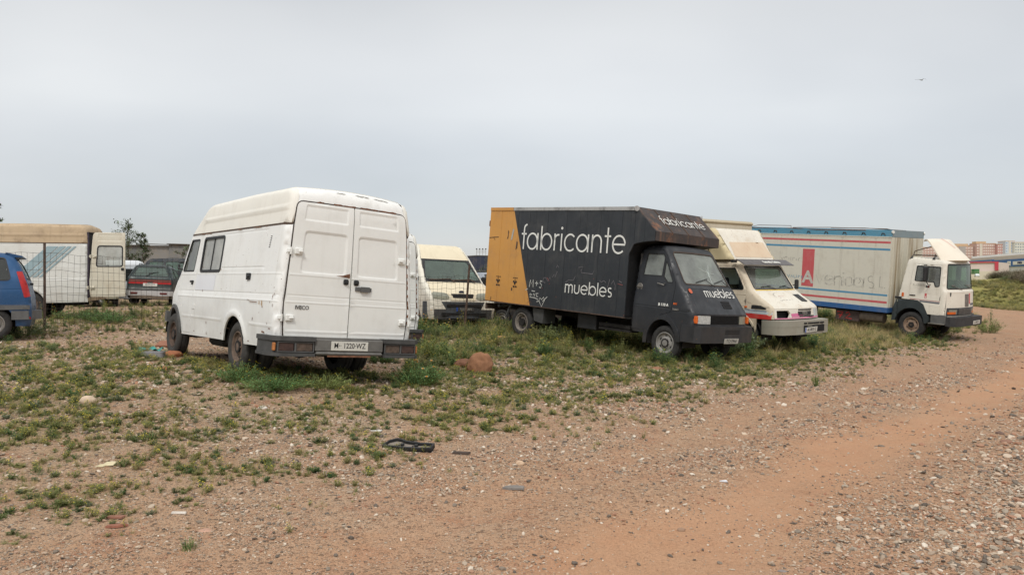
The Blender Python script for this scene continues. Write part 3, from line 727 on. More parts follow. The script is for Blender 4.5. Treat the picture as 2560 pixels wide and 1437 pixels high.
# ---- low plants
MLEAF = toned('weed_leaf', [(104, 120, 80), (122, 134, 86), (144, 148, 94), (164, 156, 106), (124, 134, 104)], .8, .2, .42)
MLEAFD = toned('deep_green_leaf', [(88, 116, 72), (100, 126, 80), (116, 136, 86)], .75, .2, .42)
MDRY = toned('dry_grass_blade', [(176, 158, 116), (192, 174, 130), (158, 146, 104)], .9, .2, .25)
MYEL = flat('yellow_petal', (226, 204, 52), .7, var=.1); MORA = flat('orange_petal', (232, 160, 30), .7, var=.1); MWHT = flat('white_petal', (236, 236, 222), .7, var=.04)
def blade(b, p, az, ln, lean, w, m=0, seg=2, droop=.6):
    d = np.array([math.cos(az), math.sin(az)]); s_ = np.array([-d[1], d[0]])*w/2; V = []; q = np.array(p, float); el_ = math.pi/2-lean
    for i in range(seg+1):
        k = 1-i/seg*.85; V += [(q[0]-s_[0]*k, q[1]-s_[1]*k, q[2]), (q[0]+s_[0]*k, q[1]+s_[1]*k, q[2])]
        st = ln/seg; q = q+np.array([d[0]*math.cos(el_)*st, d[1]*math.cos(el_)*st, math.sin(el_)*st]); el_ -= droop/seg
    b.add(V, [(2*i, 2*i+1, 2*i+3, 2*i+2) for i in range(seg)], m)
def leaf(b, p, az, el_, ln, w, m=0):
    d = np.array([math.cos(az)*math.cos(el_), math.sin(az)*math.cos(el_), math.sin(el_)]); s_ = np.array([-math.sin(az), math.cos(az), 0])*w/2; p = np.array(p, float)
    b.add([p, p+d*ln*.45+s_, p+d*ln+np.array([0, 0, -ln*.12]), p+d*ln*.45-s_], [(0, 1, 2, 3)], m)
def flower(b, p, r, m, n=5, cm=None):
    for i in range(n):
        a = 2*math.pi*i/n+random.random(); leaf(b, p, a, random.uniform(.1, .7), r, r*.8, m)
    if cm is not None: b.box((p[0], p[1], p[2]+r*.12), (r*.5, r*.5, r*.25), m=cm)
def rnd(a, b): return random.uniform(a, b)
def p_tuft(h, n=26, w=.006, spread=.05):
    b = MB()
    for i in range(n): a = rnd(0, 6.28); r = rnd(0, spread); blade(b, (r*math.cos(a), r*math.sin(a), -.01), a+rnd(-.6, .6), h*rnd(.5, 1.1), rnd(.05, .75), w*rnd(.7, 1.3), 0, 2, rnd(.3, 1.1))
    return b
def p_rosette(r, n=12):
    b = MB()
    for i in range(n):
        a = 6.28*i/n+rnd(-.3, .3); L_ = r*rnd(.6, 1.1); e_ = rnd(.1, .8)
        leaf(b, (0, 0, 0), a, e_, L_*.6, .012)
        for k in range(4):
            q = (math.cos(a)*math.cos(e_)*L_*(.25+.18*k), math.sin(a)*math.cos(e_)*L_*(.25+.18*k), math.sin(e_)*L_*(.25+.18*k))
            for s_ in (1, -1): leaf(b, q, a+s_*1.0, e_*.7+.1, L_*.3, L_*.09)
    return b
def p_bushy(h, r, stems=10, fl=0, fm=1, fr=.012, lf=.04):
    b = MB()
    for i in range(stems):
        a = rnd(0, 6.28); rr = r*math.sqrt(rnd(0, 1)); top = np.array([rr*math.cos(a), rr*math.sin(a), h*rnd(.6, 1.1)*(1-.45*(rr/r)**2)]); base = np.array([top[0]*.25, top[1]*.25, -.01])
        sd_ = np.array([-math.sin(a), math.cos(a), 0])*.003
        b.add([base-sd_, base+sd_, top+sd_*.4, top-sd_*.4], [(0, 1, 2, 3)])
        for k in range(7):
            q = base+(top-base)*(.2+.12*k+rnd(-.04, .04)); leaf(b, q, rnd(0, 6.28), rnd(-.1, .9), lf*rnd(.7, 1.3), lf*.42)
            leaf(b, q, rnd(0, 6.28), rnd(-.1, .9), lf*rnd(.6, 1.1), lf*.4)
        if i < fl: flower(b, top+np.array([0, 0, .005]), fr*rnd(.8, 1.2), fm, 4)
    return b
def src(b, mats): return (b.V, b.F, mats, b.mi)
weeds_src = [src(p_tuft(.09), [MLEAF]), src(p_tuft(.14, 30), [MLEAF]), src(p_tuft(.12, 22), [MDRY]), src(p_rosette(.07), [MLEAF]), src(p_rosette(.10, 14), [MLEAFD]), src(p_rosette(.12, 16), [MLEAF]),
  src(p_bushy(.10, .09, 12, 0), [MLEAF]), src(p_bushy(.13, .11, 14, 7, 1, .011), [MLEAF, MYEL]), src(p_bushy(.12, .10, 14, 3, 1, .013), [MLEAFD, MORA]), src(p_bushy(.16, .08, 12, 10, 1, .012, .025), [MLEAF, MYEL]),
  src(p_tuft(.30, 34, .007, .09), [MLEAF]), src(p_tuft(.34, 30, .006, .10), [MDRY]), src(p_bushy(.30, .17, 26, 8, 1, .014, .05), [MLEAFD, MYEL]), src(p_bushy(.28, .2, 30, 0, 1, .014, .045), [MLEAF]), src(p_bushy(.38, .12, 16, 12, 1, .013, .03), [MLEAF, MYEL]), src(p_bushy(.22, .16, 26, 6, 1, .012, .04), [MLEAF, MYEL])]
wcoll = src_collection('weed_shape', weeds_src)
wx, wy = frustum_pts(330000, 3.4, 44, 1.3)
P = np.stack([wx, wy, H(wx, wy)], 1); dn = weed_density(P); k = rng.random(len(P)) < dn**1.1*np.interp(project(P)[0], [0, 900, 1150, 2560], [.22, .25, .42, .55])*np.clip(12/np.hypot(wx, wy), .7, 1.9); P = P[k]; dn = dn[k]
# keep clear of the camera's feet and never inside the vehicles' wheels tracks beyond what grows there
u_, v_, c_d = project(P); vb = np.interp(u_, [-200, 0, 400, 560, 1000, 1100, 1250, 1600, 1700, 1900, 2060, 2400, 2500, 2800], [840, 842, 880, 925, 950, 900, 850, 868, 885, 880, 860, 832, 822, 800])
tall = (v_ < vb+rng.normal(0, 22, len(P))+10) & (np.hypot(P[:, 0], P[:, 1]) > 9) & ~((u_ > 400) & (u_ < 1035) & (v_ > 800))
n = len(P); idx = np.where(tall, rng.choice([10, 10, 11, 12, 13, 14, 15, 15, 1, 7], n), rng.choice([0, 0, 1, 2, 2, 3, 3, 4, 5, 6, 6, 7, 7, 8, 9], n))
yz = fbm(P[:, 0]*.5+9, P[:, 1]*.5, 2); idx = np.where(~tall & (yz > .56) & (rng.random(n) < .5), rng.choice([7, 9, 7], n), idx)
dry = (u_ > 2080) & (u_ < 2260) & tall; idx = np.where(dry & (rng.random(n) < .6), 11, idx)
s_ = rng.uniform(.32, .95, n)**1.2*np.where(tall, rng.uniform(.6, 1.2, n), .85)*(.7+.5*dn); s_ *= np.clip(.75+np.hypot(P[:, 0], P[:, 1])/40, .8, 1.3)
weeds = scatter('ground_weeds', P, np.stack([rng.normal(0, .12, n), rng.normal(0, .12, n), rng.uniform(0, 6.28, n)], 1), np.stack([s_, s_, s_*rng.uniform(.7, 1.15, n)], 1), idx, np.clip(rng.normal(.5, .28, n), 0, 1), wcoll)
# fine sprigs between the clumps
qx, qy = frustum_pts(190000, 3.4, 30, 1.45); P = np.stack([qx, qy, H(qx, qy)], 1); _, rd = weed_density(P, True); f_ = fbm(qx*2.6, qy*2.6, 3); kk = rng.random(len(P)) < rd*sst(f_, .34, .60)*.95
P = P[kk]; m = len(P); s_ = rng.uniform(.18, .46, m)*np.clip(.8+np.hypot(P[:, 0], P[:, 1])/26, .9, 1.6)
scatter('fine_sprigs', P, np.stack([rng.normal(0, .2, m), rng.normal(0, .2, m), rng.uniform(0, 6.28, m)], 1), np.stack([s_, s_, s_], 1), rng.choice([0, 1, 2, 2, 3, 5, 6, 7, 9], m), np.clip(rng.normal(.55, .3, m), 0, 1), wcoll)
print('sprigs', m, 'pebbles', len(px), 'weeds', n)
# ------------------------------------------------------------------ panel vans of one family (long wheelbase, raised roof)
P_VAN = paint('van_white_paint', (232, 233, 230), .42, dirtcol=(166, 160, 144), dirt=.2, rust=.0, streak=.2, fade=.12, chips=.05)
P_VANROOF = paint('van_roof_white', (229, 227, 218), .6, dirt=.16, streak=.18, fade=.1)
P_VANDOOR = paint('van_rear_door_paint', (230, 231, 227), .4, dirtcol=(170, 165, 150), dirt=.16, streak=.12, fade=.1, chips=.0)
P_RUSTY = paint('rusted_seam_paint', (200, 190, 175), .6, dirt=.4, rust=.8)

def smooth_w(tab):
    zs = np.array([a for a, b in tab]); ws = np.array([b for a, b in tab])
    return lambda z: np.interp(z, zs, ws)

def daily_van(root, body=P_VAN, roof=P_VANROOF, doorm=P_VANDOOR, opened=False, L=5.04, framem=None, axf=4.49, axr=1.42, glazed_door=False, side_window=True, detail=True, stripes=None, plate_text=None, bump=M['greydk']):
    wz = smooth_w([(.3, .96), (.55, .985), (.75, 1.0), (1.02, 1.0), (1.10, .985), (1.37, .962), (2.0, .905), (2.5, .835)])
    def W(x, z): return wz(z)-np.maximum(0, x-4.0)**2*.13
    rear = [(0, .45), (0, 1.0), (.004, 1.6), (.02, 2.2), (.05, 2.38), (.10, 2.455), (.20, 2.49)]
    prof = rear+[(1.5, 2.50), (3.2, 2.48), (3.34, 2.455), (3.46, 2.39), (4.06, 2.0), (4.46, 1.38), (4.62, 1.30), (L-.08, 1.10), (L-.02, 1.03), (L, .8), (L, .4)]
    def warp(V):
        V = V.copy(); x, y, z = V[:, 0], V[:, 1], V[:, 2]
        V[:, 2] += .045*np.clip(1-(y/.8)**2, 0, 1)*np.clip((z-2.3)/.15, 0, 1)
        V[:, 0] -= np.clip((x-3.2)/1.0, 0, 1)*.12*(y/.9)**2
        V[:, 0] += .022*np.clip(1-(y/.85)**2, 0, 1)*np.clip((.3-x)/.3, 0, 1)*-1
        # a few shallow dents along the flank
        V[:, 1] -= np.sign(y)*.022*np.exp(-((x-2.9)/.28)**2-((z-.62)/.12)**2)+np.sign(y)*.012*np.exp(-((x-3.9)/.25)**2-((z-1.15)/.2)**2)
        return V
    B = Body(prof, W, .075, 1.0, warp, root, body)
    seam = [(-.0, 2.012), (4.06, 2.012)]
    for sd in (1, -1):
        # lower skin with wheel arches
        ar = arc(axr+.02, .36, .42, 172, 8, 16); af = arc(axf, .37, .47, 176, 4, 16)
        low = [(0, .43), (.05, 2.005), (4.055, 2.005), (4.46, 1.38), (4.62, 1.30), (L-.08, 1.10), (L-.02, 1.03), (L, .8), (L, .44)]
        bot = [(axf+.47, .41)]+[p for p in reversed(af)]+[(axf-.48, .40)]+[(axr+.46, .42)]+[p for p in reversed(ar)]+[(axr-.42, .42)]
        outer = [(.0, .43), (.0, 1.0), (.004, 1.6), (.014, 2.003), (4.055, 2.003), (4.46, 1.38), (4.62, 1.30), (L-.08, 1.10), (L-.02, 1.03), (L, .8), (L, .42)]+bot
        d0, d1 = 3.40, 4.30
        doorp = rp([(3.46, .44), (3.375, 1.15), (3.34, 1.985), (3.99, 1.985), (4.33, 1.40), (4.40, 1.15), (4.30, .93), (4.02, .86), (3.97, .44)], .04, 3)
        win = rp([(2.28, 1.415), (2.28, 1.925), (3.18, 1.925), (3.18, 1.415)], .05, 4)
        holes = [grow(doorp, .005)]+([win] if side_window else [])
        fe = [('line', [(.02, 1.37), (3.3, 1.37)], .006, .012), ('line', [(.02, 1.105), (3.35, 1.105)], -.006, .010), ('line', [(.02, 1.02), (3.37, 1.02)], .007, .012),
              ('line', [(2.0, .70), (3.4, .70)], .009, .018), ('line', [(.10, .70), (.85, .70)], .009, .018),
              ('line', [(.62, 1.455), (2.2, 1.455)], -.009, .012), ('line', [(.62, 1.955), (2.9, 1.955)], -.008, .012),
              ('fn', lambda P: .03*np.exp(-((np.hypot(P[:, 0]-(axr+.02), P[:, 1]-.36)-.46)/.035)**2)*(P[:, 1] > .3))]
        ex = [(axr+.02+r_*math.cos(a_), .36+r_*math.sin(a_)) for r_ in (.44, .47, .50, .54) for a_ in np.linspace(.1, 3.04, 18)]
        B.side('side_skin', outer, sd, holes=holes, feats=fe, grid=.14, extra=ex)
        # cab door
        dwin = rp([(3.56, 1.42), (3.47, 1.92), (3.93, 1.92), (4.24, 1.42)], .035, 3)
        dr = B.side('front_door', doorp, sd, holes=[dwin], feats=[('line', [(3.38, 1.37), (4.36, 1.37)], .007, .012), ('line', [(3.40, 1.105), (4.4, 1.105)], -.006, .010), ('line', [(3.4, 1.02), (4.38, 1.02)], .007, .012), ('line', [(3.45, .70), (3.96, .70)], .009, .018)], grid=.14, thick=.035)
        B.side('window_seal', grow(dwin, .012), sd, holes=[grow(dwin, -.012)], off=.004, thick=.02, mat=M['black'], parent=dr)
        B.side('window_pane', grow(dwin, -.005), sd, off=-.012, thick=0, mat=M['glass'], parent=dr)
        b = MB(); p = B.fside(sd)(np.array([[3.55, 1.25]]), np.array([.012]))[0]; b.box(p, (.13, .03, .035), bev=.008); b.box(p+np.array([-.03, 0, -.035]), (.04, .03, .03), bev=.006); b.out('door_handle', M['black'], dr)
        b = MB(); p = B.fside(sd)(np.array([[4.30, 1.47]]), np.array([.0]))[0]
        b.tube([p+np.array([.0, 0, -.02]), p+np.array([.05, sd*.05, -.01]), p+np.array([.06, sd*.05, .05])], .022, 6); b.tube([p+np.array([-.03, 0, .10]), p+np.array([.03, sd*.05, .09])], .018, 6)
        b.out('side_mirror', M['black'], root)
        if side_window:
            fr = B.side('side_window_frame', grow(win, .022), sd, holes=[grow(win, -.018)], off=.010, thick=.03, mat=M['black'])
            B.side('side_window_pane', rect(2.30, 1.43, 2.73, 1.91, .02), sd, off=-.006, thick=.004, mat=MATS.get('curtained') or glass('curtained', (190, 195, 190), .75, dustcol=(190, 192, 188)), parent=fr)
            B.side('side_window_pane', rect(2.72, 1.43, 3.16, 1.91, .02), sd, off=-.014, thick=.004, mat=MATS['curtained'], parent=fr)
            B.side('window_divider', rect(2.705, 1.43, 2.735, 1.91, .004), sd, off=.004, thick=.02, mat=M['black'], parent=fr)
        # raised roof shell
        ro = [(.012, 2.022), (.02, 2.2), (.05, 2.38), (.10, 2.455), (.20, 2.49), (1.5, 2.50), (3.2, 2.48), (3.34, 2.455), (3.46, 2.39), (4.05, 2.022)]
        B.side('roof_side', ro, sd, mat=roof, off=.008, feats=[('line', [(.12, 2.225), (3.3, 2.215)], .022, .035)], grid=.16)
        B.side('roof_seam', [(.012, 2.0), (.012, 2.03), (4.05, 2.03), (4.05, 2.0)], sd, off=.004, thick=.015, mat=M['rustdk'])
        # front arch flare
        fl = [(axf+.50*math.cos(a), .37+.50*math.sin(a)) for a in np.linspace(3.05, .08, 16)]+[(axf+.44*math.cos(a), .37+.44*math.sin(a)) for a in np.linspace(.08, 3.05, 16)]
        B.side('arch_flare', fl, sd, off=.03, thick=.06, mat=M['grey'])
        # inner wheel housings
        for ax, rr_ in ((axr, .43), (axf, .47)):
            b = MB(); pts = [(ax+rr_*math.cos(a), .37+rr_*math.sin(a)) for a in np.linspace(0, math.pi, 14)]
            V = [(x, sd*.93, z) for x, z in pts]+[(x, sd*.5, z) for x, z in pts]; n = len(pts); b.add(V, [(i, i+1, n+i+1, n+i) for i in range(n-1)]); b.add([(x, sd*.5, z) for x, z in pts], [tuple(range(n))])
            b.out('wheel_housing', M['under'], root)
    # rear face with door opening
    dd = rp([(-.885, .12), (-.905, 1.2), (-.925, 1.86, .09), (.925, 1.86, .09), (.905, 1.2), (.885, .12)], .01, 4)
    rl = rear; F, qn = B.fcap(rl)
    B.cap('rear_frame', rl, [(-.925, 0), (.925, 0), (.925, qn), (-.925, qn)], holes=[grow(dd, .010)], thick=.05, grid=.16, mat=framem or body)
    B.cap('door_seal', rl, grow(dd, .013), holes=[grow(dd, -.006)], off=.003, thick=.01, mat=flat('perished_door_rubber', (58, 48, 42), .9, var=.5, scale=9))
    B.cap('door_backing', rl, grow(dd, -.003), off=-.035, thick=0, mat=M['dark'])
    doors = []
    for s_, k in ((1, 'L'), (-1, 'R')):
        o_ = rp([(s_*.008, .125), (s_*.008, 1.857), (s_*.92, 1.855, .08), (s_*.90, 1.2), (s_*.88, .125)], .01, 4)
        if s_ < 0: o_ = o_[::-1]
        wn = rect(*((.085, .945, .745, 1.49) if s_ > 0 else (-.745, .945, -.085, 1.49)), .06)
        tp = rect(*((.09, 1.62, .78, 1.825) if s_ > 0 else (-.78, 1.62, -.09, 1.825)), .03)
        fe = [('panel', wn, .018, .02), ('panel', tp, .014, .018), ('line', [(s_*.01, .92), (s_*.87, .92)], .007, .012), ('line', [(s_*.01, .655), (s_*.87, .655)], -.006, .010), ('line', [(s_*.01, .57), (s_*.87, .57)], .007, .012), ('line', [(s_*.01, .20), (s_*.87, .20)], .010, .016)]
        hl = []
        if glazed_door: fe = [f_ for f_ in fe if f_[1] is not wn]; hl = [wn]
        o = B.cap('rear_door', rl, o_, holes=hl, feats=fe, off=.012, thick=.04, mat=doorm, grid=.11)
        kids = []
        if glazed_door:
            kids.append(B.cap('window_seal', rl, grow(wn, .02), holes=[grow(wn, -.012)], off=.016, thick=.02, mat=M['black'], parent=o))
            kids.append(B.cap('window_pane', rl, grow(wn, -.002), off=.006, thick=.004, mat=MATS.get('milky') or glass('milky', (200, 205, 200), .8, dustcol=(196, 198, 192)), parent=o))
        # hinges
        if detail:
            for hz in (.37, 1.215):
                y0 = s_*(.90 if hz < 1 else .895); p = F(np.array([[y0*.985, hz]]), np.array([.02]))[0]
                b = MB(); b.box(p+np.array([-.012, -s_*.07, 0]), (.03, .11, .085), bev=.012); b.box(p+np.array([-.03, -s_*.09, 0]), (.03, .06, .03), bev=.008)
                b.box(p+np.array([.035, s_*.055, .0]), (.12, .03, .055), bev=.01); b.tube([p+np.array([-.01, s_*.035, -.045]), p+np.array([-.01, s_*.035, .045])], .017, 8)
                h_ = b.out('hinge', doorm, o); kids.append(h_)
        if detail:
            p = F(np.array([[s_*.078, .872]]), np.array([.022]))[0]
            b = MB(); b.box(p, (.03, .075, .075), bev=.014); b.lathe([(.024, 0), (.022, .016), (.0, .018)], (p[0]-.018, p[1], p[2]), 'x', 14, sgn=-1); kids.append(b.out('door_lock', M['black'], o))
            if s_ < 0:
                p = F(np.array([[-.19, .79]]), np.array([.02]))[0]
                b = MB(); b.box(p, (.02, .235, .05), bev=.012); b.box(p+np.array([-.02, -.02, .0]), (.02, .13, .07), bev=.014); kids.append(b.out('door_handle', M['grey'], o))
        if opened:
            rot = Matrix.Translation((0, s_*.93, 0)) @ Matrix.Rotation(math.radians(-84*s_ if s_ > 0 else 8), 4, 'Z') @ Matrix.Translation((0, -s_*.93, 0))
            for q in [o]+kids: q.data.transform(rot)
        doors.append(o)
    # roof top, windscreen, bonnet, nose
    top = [(.20, 2.49), (1.5, 2.50), (3.2, 2.48), (3.34, 2.455), (3.46, 2.39), (4.06, 2.0)]; _, n = B.fcap(top)
    B.cap('roof_shell', top, [(-.925, 0), (.925, 0), (.925, n), (-.925, n)], mat=roof, grid=.2, off=.008)
    ws = [(4.06, 2.0), (4.46, 1.38)]; _, n = B.fcap(ws); wp = rect(-.84, .03, .84, n-.03, .07)
    B.cap('windscreen_frame', ws, [(-.925, 0), (.925, 0), (.925, n), (-.925, n)], holes=[wp], grid=.2)
    B.cap('windscreen', ws, grow(wp, .01), off=-.008, thick=0, mat=M['glass'], grid=.2)
    bo = [(4.46, 1.38), (4.62, 1.30), (L-.08, 1.10), (L-.02, 1.03)]; _, n = B.fcap(bo)
    B.cap('bonnet', bo, [(-.925, 0), (.925, 0), (.925, n), (-.925, n)], grid=.2)
    no = [(L-.02, 1.03), (L, .8), (L, .4)]; _, n = B.fcap(no); hl = [rect(-.88, .06, -.55, .22, .02), rect(.55, .06, .88, .22, .02)]
    B.cap('nose_panel', no, [(-.925, 0), (.925, 0), (.925, n), (-.925, n)], holes=hl, grid=.15)
    for h_ in hl: B.cap('headlight', no, h_, off=-.01, thick=.03, mat=M['lens'])
    b = MB(); b.prism([(L-.30, -.985), (L-.14, -.97), (L+.0, -.6), (L+.05, 0), (L+.0, .6), (L-.14, .97), (L-.30, .985)], .56, .74, 'xy')
    b.out('front_bumper', M['grey'], root)
    # rear bumper in three pieces
    for sd in (1, -1):
        b = MB(); P_ = [(.36, sd*.99), (.36, sd*1.075), (.02, sd*1.085), (-.10, sd*1.05), (-.16, sd*.97), (-.17, sd*.50), (-.03, sd*.48), (-.03, sd*.97)]
        P_ = P_ if sd > 0 else P_
        b.prism(P_, .535, .592, 'xy'); b.prism(P_, .345, .385, 'xy')
        P2 = [(x_+(.02 if x_ < 0 else 0), y_*(.985)) for x_, y_ in P_]
        bb = b.out('rear_bumper_end', bump, root)
        k = MB(); k.box((-.05, sd*.75, .46), (.12, .46, .15)); k.prism([(.355, sd*.985), (.355, sd*1.06), (.02, sd*1.07), (-.08, sd*1.03), (-.10, sd*.98), (-.02, sd*.95)], .385, .535, 'xy'); k.out('lamp_housing', bump, bb)
        lens = MB(); lens.box((-.122, sd*.875, .46), (.03, .20, .105), bev=.008); lens.out('tail_lamp', flat('smashed_lamp', (66, 46, 40), .6, var=.5, scale=22), bb)
        lens = MB(); lens.box((-.122, sd*.635, .46), (.03, .22, .105), bev=.008); lens.out('tail_lamp', MATS.get('brokenlens') or flat('brokenlens', (84, 70, 60), .5, var=.6, scale=25), bb)
        fr = MB()
        for yy in (.985, .757, .515): fr.box((-.138, sd*yy, .46), (.012, .022 if yy == .757 else .012, .125))
        for zz in (.402, .518): fr.box((-.138, sd*.75, zz), (.012, .48, .012))
        fr.out('lamp_bezel', M['grey'], bb)
        am = MB(); am.box((-.095, sd*1.02, .46), (.06, .03, .10), bev=.008); am.out('side_marker', MATS.get('orangedull') or flat('orangedull', (176, 112, 60), .5, var=.3), bb)
    b = MB(); b.box((-.09, 0, .49), (.10, .98, .165), bev=.015); b.box((-.085, 0, .385), (.14, .96, .045), bev=.018); b.box((-.06, 0, .58), (.12, .94, .02), bev=.008)
    cb = b.out('rear_bumper_middle', flat('faded_bumper_middle', (104, 102, 98), .75, var=.3, scale=5, bump=.1), root)
    b = MB(); b.box((-.164, .02, .355), (.006, .62, .022)); b.out('rusted_strip', M['rust'], cb)
    if plate_text: plate(root, (-.148, .01, .487), (0, -1, 0), (0.0, 0, 1), plate_text, .53, .118, .098, sx=.84)
    # chassis, floor, exhaust, wheels
    b = MB(); b.box((2.5, 0, .62), (4.9, 1.7, .06))
    for sd in (1, -1): b.box((2.4, sd*.45, .45), (4.6, .08, .14))
    b.tube([(axr, -.8, .36), (axr, .8, .36)], .05, 10); b.lathe([(.0, -.14), (.13, -.1), (.15, 0), (.13, .1), (0, .14)], (axr, 0, .36), 'y', 16)
    b.tube([(axf, -.8, .36), (axf, .8, .36)], .045, 8); b.tube([(3.6, .3, .34), (2.2, .35, .33), (1.9, .35, .33), (.3, .5, .36)], .03, 8); b.lathe([(0, -.3), (.11, -.28), (.11, .28), (0, .3)], (2.7, .38, .33), 'x', 14)
    b.box((2.75, .62, .40), (.7, .34, .24), bev=.05); b.box((1.9, -.3, .42), (.8, .6, .22), bev=.05); b.lathe([(0, -.09), (.33, -.08), (.34, .08), (0, .09)], (.55, 0, .40), 'z', 20)  # low tank, box and spare wheel added to darken the ground beneath
    b.out('chassis', M['under'], root)
    for ax in (axr, axf):
        for sd in (1, -1): wheel(root, (ax, sd*.95, .355), .36, .205, sd, rr=.215, rimmat=M['rustrim'] if ax == axr else M['rustdk'], tyremat=M['dustyrubber'], holes=6, dual=(ax == axr))
    # cab interior
    for yy in (.45, -.45): seat(root, 3.75, yy, .95, .5)
    steering(root, 4.12, .42, 1.3, .9)
    b = MB(); b.box((4.30, 0, 1.22), (.3, 1.6, .28), bev=.05); b.box((3.2, 0, 1.4), (.03, 1.7, 1.1)); b.out('dashboard', M['trim'], root)
    return B, F

def panel_mark(B, sd, pts, mat, name='mark', off=.006, thick=.002): return B.side(name, pts, sd, off=off, thick=thick, mat=mat, grid=.2)

VT = dict(van=([[-0.62153, -0.78128, 0.05742], [0.78339, -0.62008, 0.04253], [0.00238, 0.07142, 0.99744]], [-2.2275, 10.5562, 0.3048]),
 black=([[0.66723, 0.74165, 0.06906], [-0.74232, 0.66973, -0.02039], [-0.06137, -0.03766, 0.9974]], [0.1074, 20.5194, 0.3822]),
 white=([[0.62613, 0.77912, 0.03047], [-0.77651, 0.62662, -0.06613], [-0.07062, 0.01775, 0.99735]], [9.4862, 32.136, 0.347]),
 estrella=([[0.62516, 0.78043, 0.00999], [-0.78011, 0.62521, -0.0232], [-0.02435, 0.00671, 0.99968]], [6.1206, 19.1536, 0.0673]),
 transit=([[0.48165, 0.87614, 0.01969], [-0.87626, 0.48112, 0.02651], [0.01375, -0.03002, 0.99945]], [-1.8227, 22.2636, 0.2741]),
 leftvan=([[-0.973, 0.23078, 0.00323], [-0.2308, -0.97282, -0.01893], [-0.00122, -0.01917, 0.99982]], [-11.6366, 22.4529, 0.6361]),
 wagon=([[-0.2821, -0.9591, 0.0236], [0.95885, -0.28103, 0.04042], [-0.03213, 0.03403, 0.9989]], [-14.3307, 31.582, 0.6531]),
 mpv=([[-0.79634, 0.60298, -0.04742], [-0.60386, -0.79707, 0.00549], [-0.03448, 0.03301, 0.99886]], [-10.1125, 16.8466, 0.4534]))
VP = {k: pose(*v) for k, v in VT.items()}

# --- the near van
van = thing('panel_van', 'nearest white high-roof panel van seen from behind, plate M 1220 WZ', 'van', mat=VP['van'])
B, F = daily_van(van, plate_text='M·· 1220·WZ')
p = F(np.array([[.655, .505]]), np.array([.016]))[0]
text('lettering', 'IVECO', .068, flat('badge_grey', (104, 104, 102), .6), van, frame(p, (0, -1, 0), (0, 0, 1)), .004, .0012, .96)
# air slots, lock and scars on the left flank
b = MB()
f = B.fside(1)
for k in range(7):
    q = f(np.array([[.47+k*.004, 1.86-k*.024]]), np.array([.003]))[0]; b.box(q, (.035, .006, .008))
b.out('air_slots', M['dark'], van)
q = f(np.array([[1.05, 1.33]]), np.array([.01]))[0]; b = MB(); b.box(q, (.12, .03, .09), bev=.015); b.lathe([(.025, 0), (.02, .02), (0, .022)], (q[0]-.02, q[1]+.012, q[2]), 'y', 12); b.out('side_lock', M['black'], van)
q = f(np.array([[3.30, .86]]), np.array([.004]))[0]; b = MB(); b.box(q, (.13, .008, .075), bev=.01); b.out('filler_flap', P_VAN, van)
panel_mark(B, 1, rect(2.42, 1.12, 3.33, 1.355, .03), paint('fresh_patch_paint', (226, 228, 232), .35, dirt=.05, streak=.05, fade=.0), 'repainted_patch', .003, .001)
for i in range(60):   # chips and rust runs
    x = random.choice([random.uniform(.06, .25), random.uniform(.05, .9), random.uniform(.1, 3.2)]); z = random.choice([random.uniform(.5, 1.9), random.uniform(.7, 1.1)])
    w_ = random.uniform(.006, .022); h_ = random.uniform(.008, .05)
    if i < 12: panel_mark(B, 1, rp([(x, z), (x+w_, z+h_*.2), (x+w_*.8, z+h_), (x-w_*.3, z+h_*.8)], 0), M['rust'], 'rust_spot', .0035, 0)
for x, z, w_, h_ in ((.55, .985, .35, .014), (.42, .93, .05, .11), (.52, .95, .03, .07), (.30, .60, .12, .03), (.85, 1.01, .12, .01)):
    panel_mark(B, 1, rp([(x, z), (x+w_, z+h_*.3), (x+w_*.8, z+h_), (x+w_*.2, z+h_*.7)], .01), M['rust'] if h_ < .05 else MATS.get('rustrun') or flat('rustrun', (188, 160, 128), .8, var=.2), 'rust_spot', .0135 if z > .95 else .004, 0)
RL = B.prof[:7]
for y0, y1, q0, q1 in ((-.66, -.36, 1.998, 2.014), (-.30, -.02, 2.0, 2.018), (.12, .30, 2.002, 2.016)):
    B.cap('flaked_patch', RL, [(y0, q0+.006), (y0+.06, q0), (y0+(y1-y0)*.35, q0+.007), (y0+(y1-y0)*.5, q0+.001), (y0+(y1-y0)*.8, q0+.006), (y1, q0+.009), (y1-.05, q1), (y0+(y1-y0)*.6, q1-.004), (y0+(y1-y0)*.4, q1), (y0+.04, q1-.004)], off=.004, thick=0, mat=flat('flaked_grey', (150, 148, 140), .8, var=.35, scale=30))
for k in range(16):   # rust eating the right-hand door edge and the drip rail
    q = .35+k*.095+rnd(-.02, .02); B.cap('rust_spot', RL, rp([(-.925, q), (-.905+rnd(0, .012), q+.01), (-.908, q+rnd(.03, .08)), (-.924, q+.05)], 0), off=.006, thick=0, mat=M['rust'])
for k in range(9):
    x = rnd(.05, 3.9); panel_mark(B, 1, [(x, 1.995), (x+rnd(.05, .3), 1.998), (x+.05, 2.003+rnd(.004, .012))], M['rust'], 'rust_spot', .012, 0)
for x, z in ((.12, .66), (.2, .58), (.42, .47), (1.95, .5), (2.6, .46), (3.2, .47), (.85, .46)):
    panel_mark(B, 1, rp([(x, z), (x+rnd(.03, .09), z+.004), (x+.03, z+rnd(.012, .03))], 0), M['rust'], 'rust_spot', .004, 0)
b = MB()
p = F(np.array([[.13, .935]]), np.array([.024]))[0]; b.add([(p[0], p[1]+.10, p[2]+.01), (p[0], p[1]-.1, p[2]-.01), (p[0], p[1]-.1, p[2]+.05), (p[0], p[1], p[2]+.02)], [(0, 1, 2, 3)])
b.out('rust_scrape', M['rust'], van)
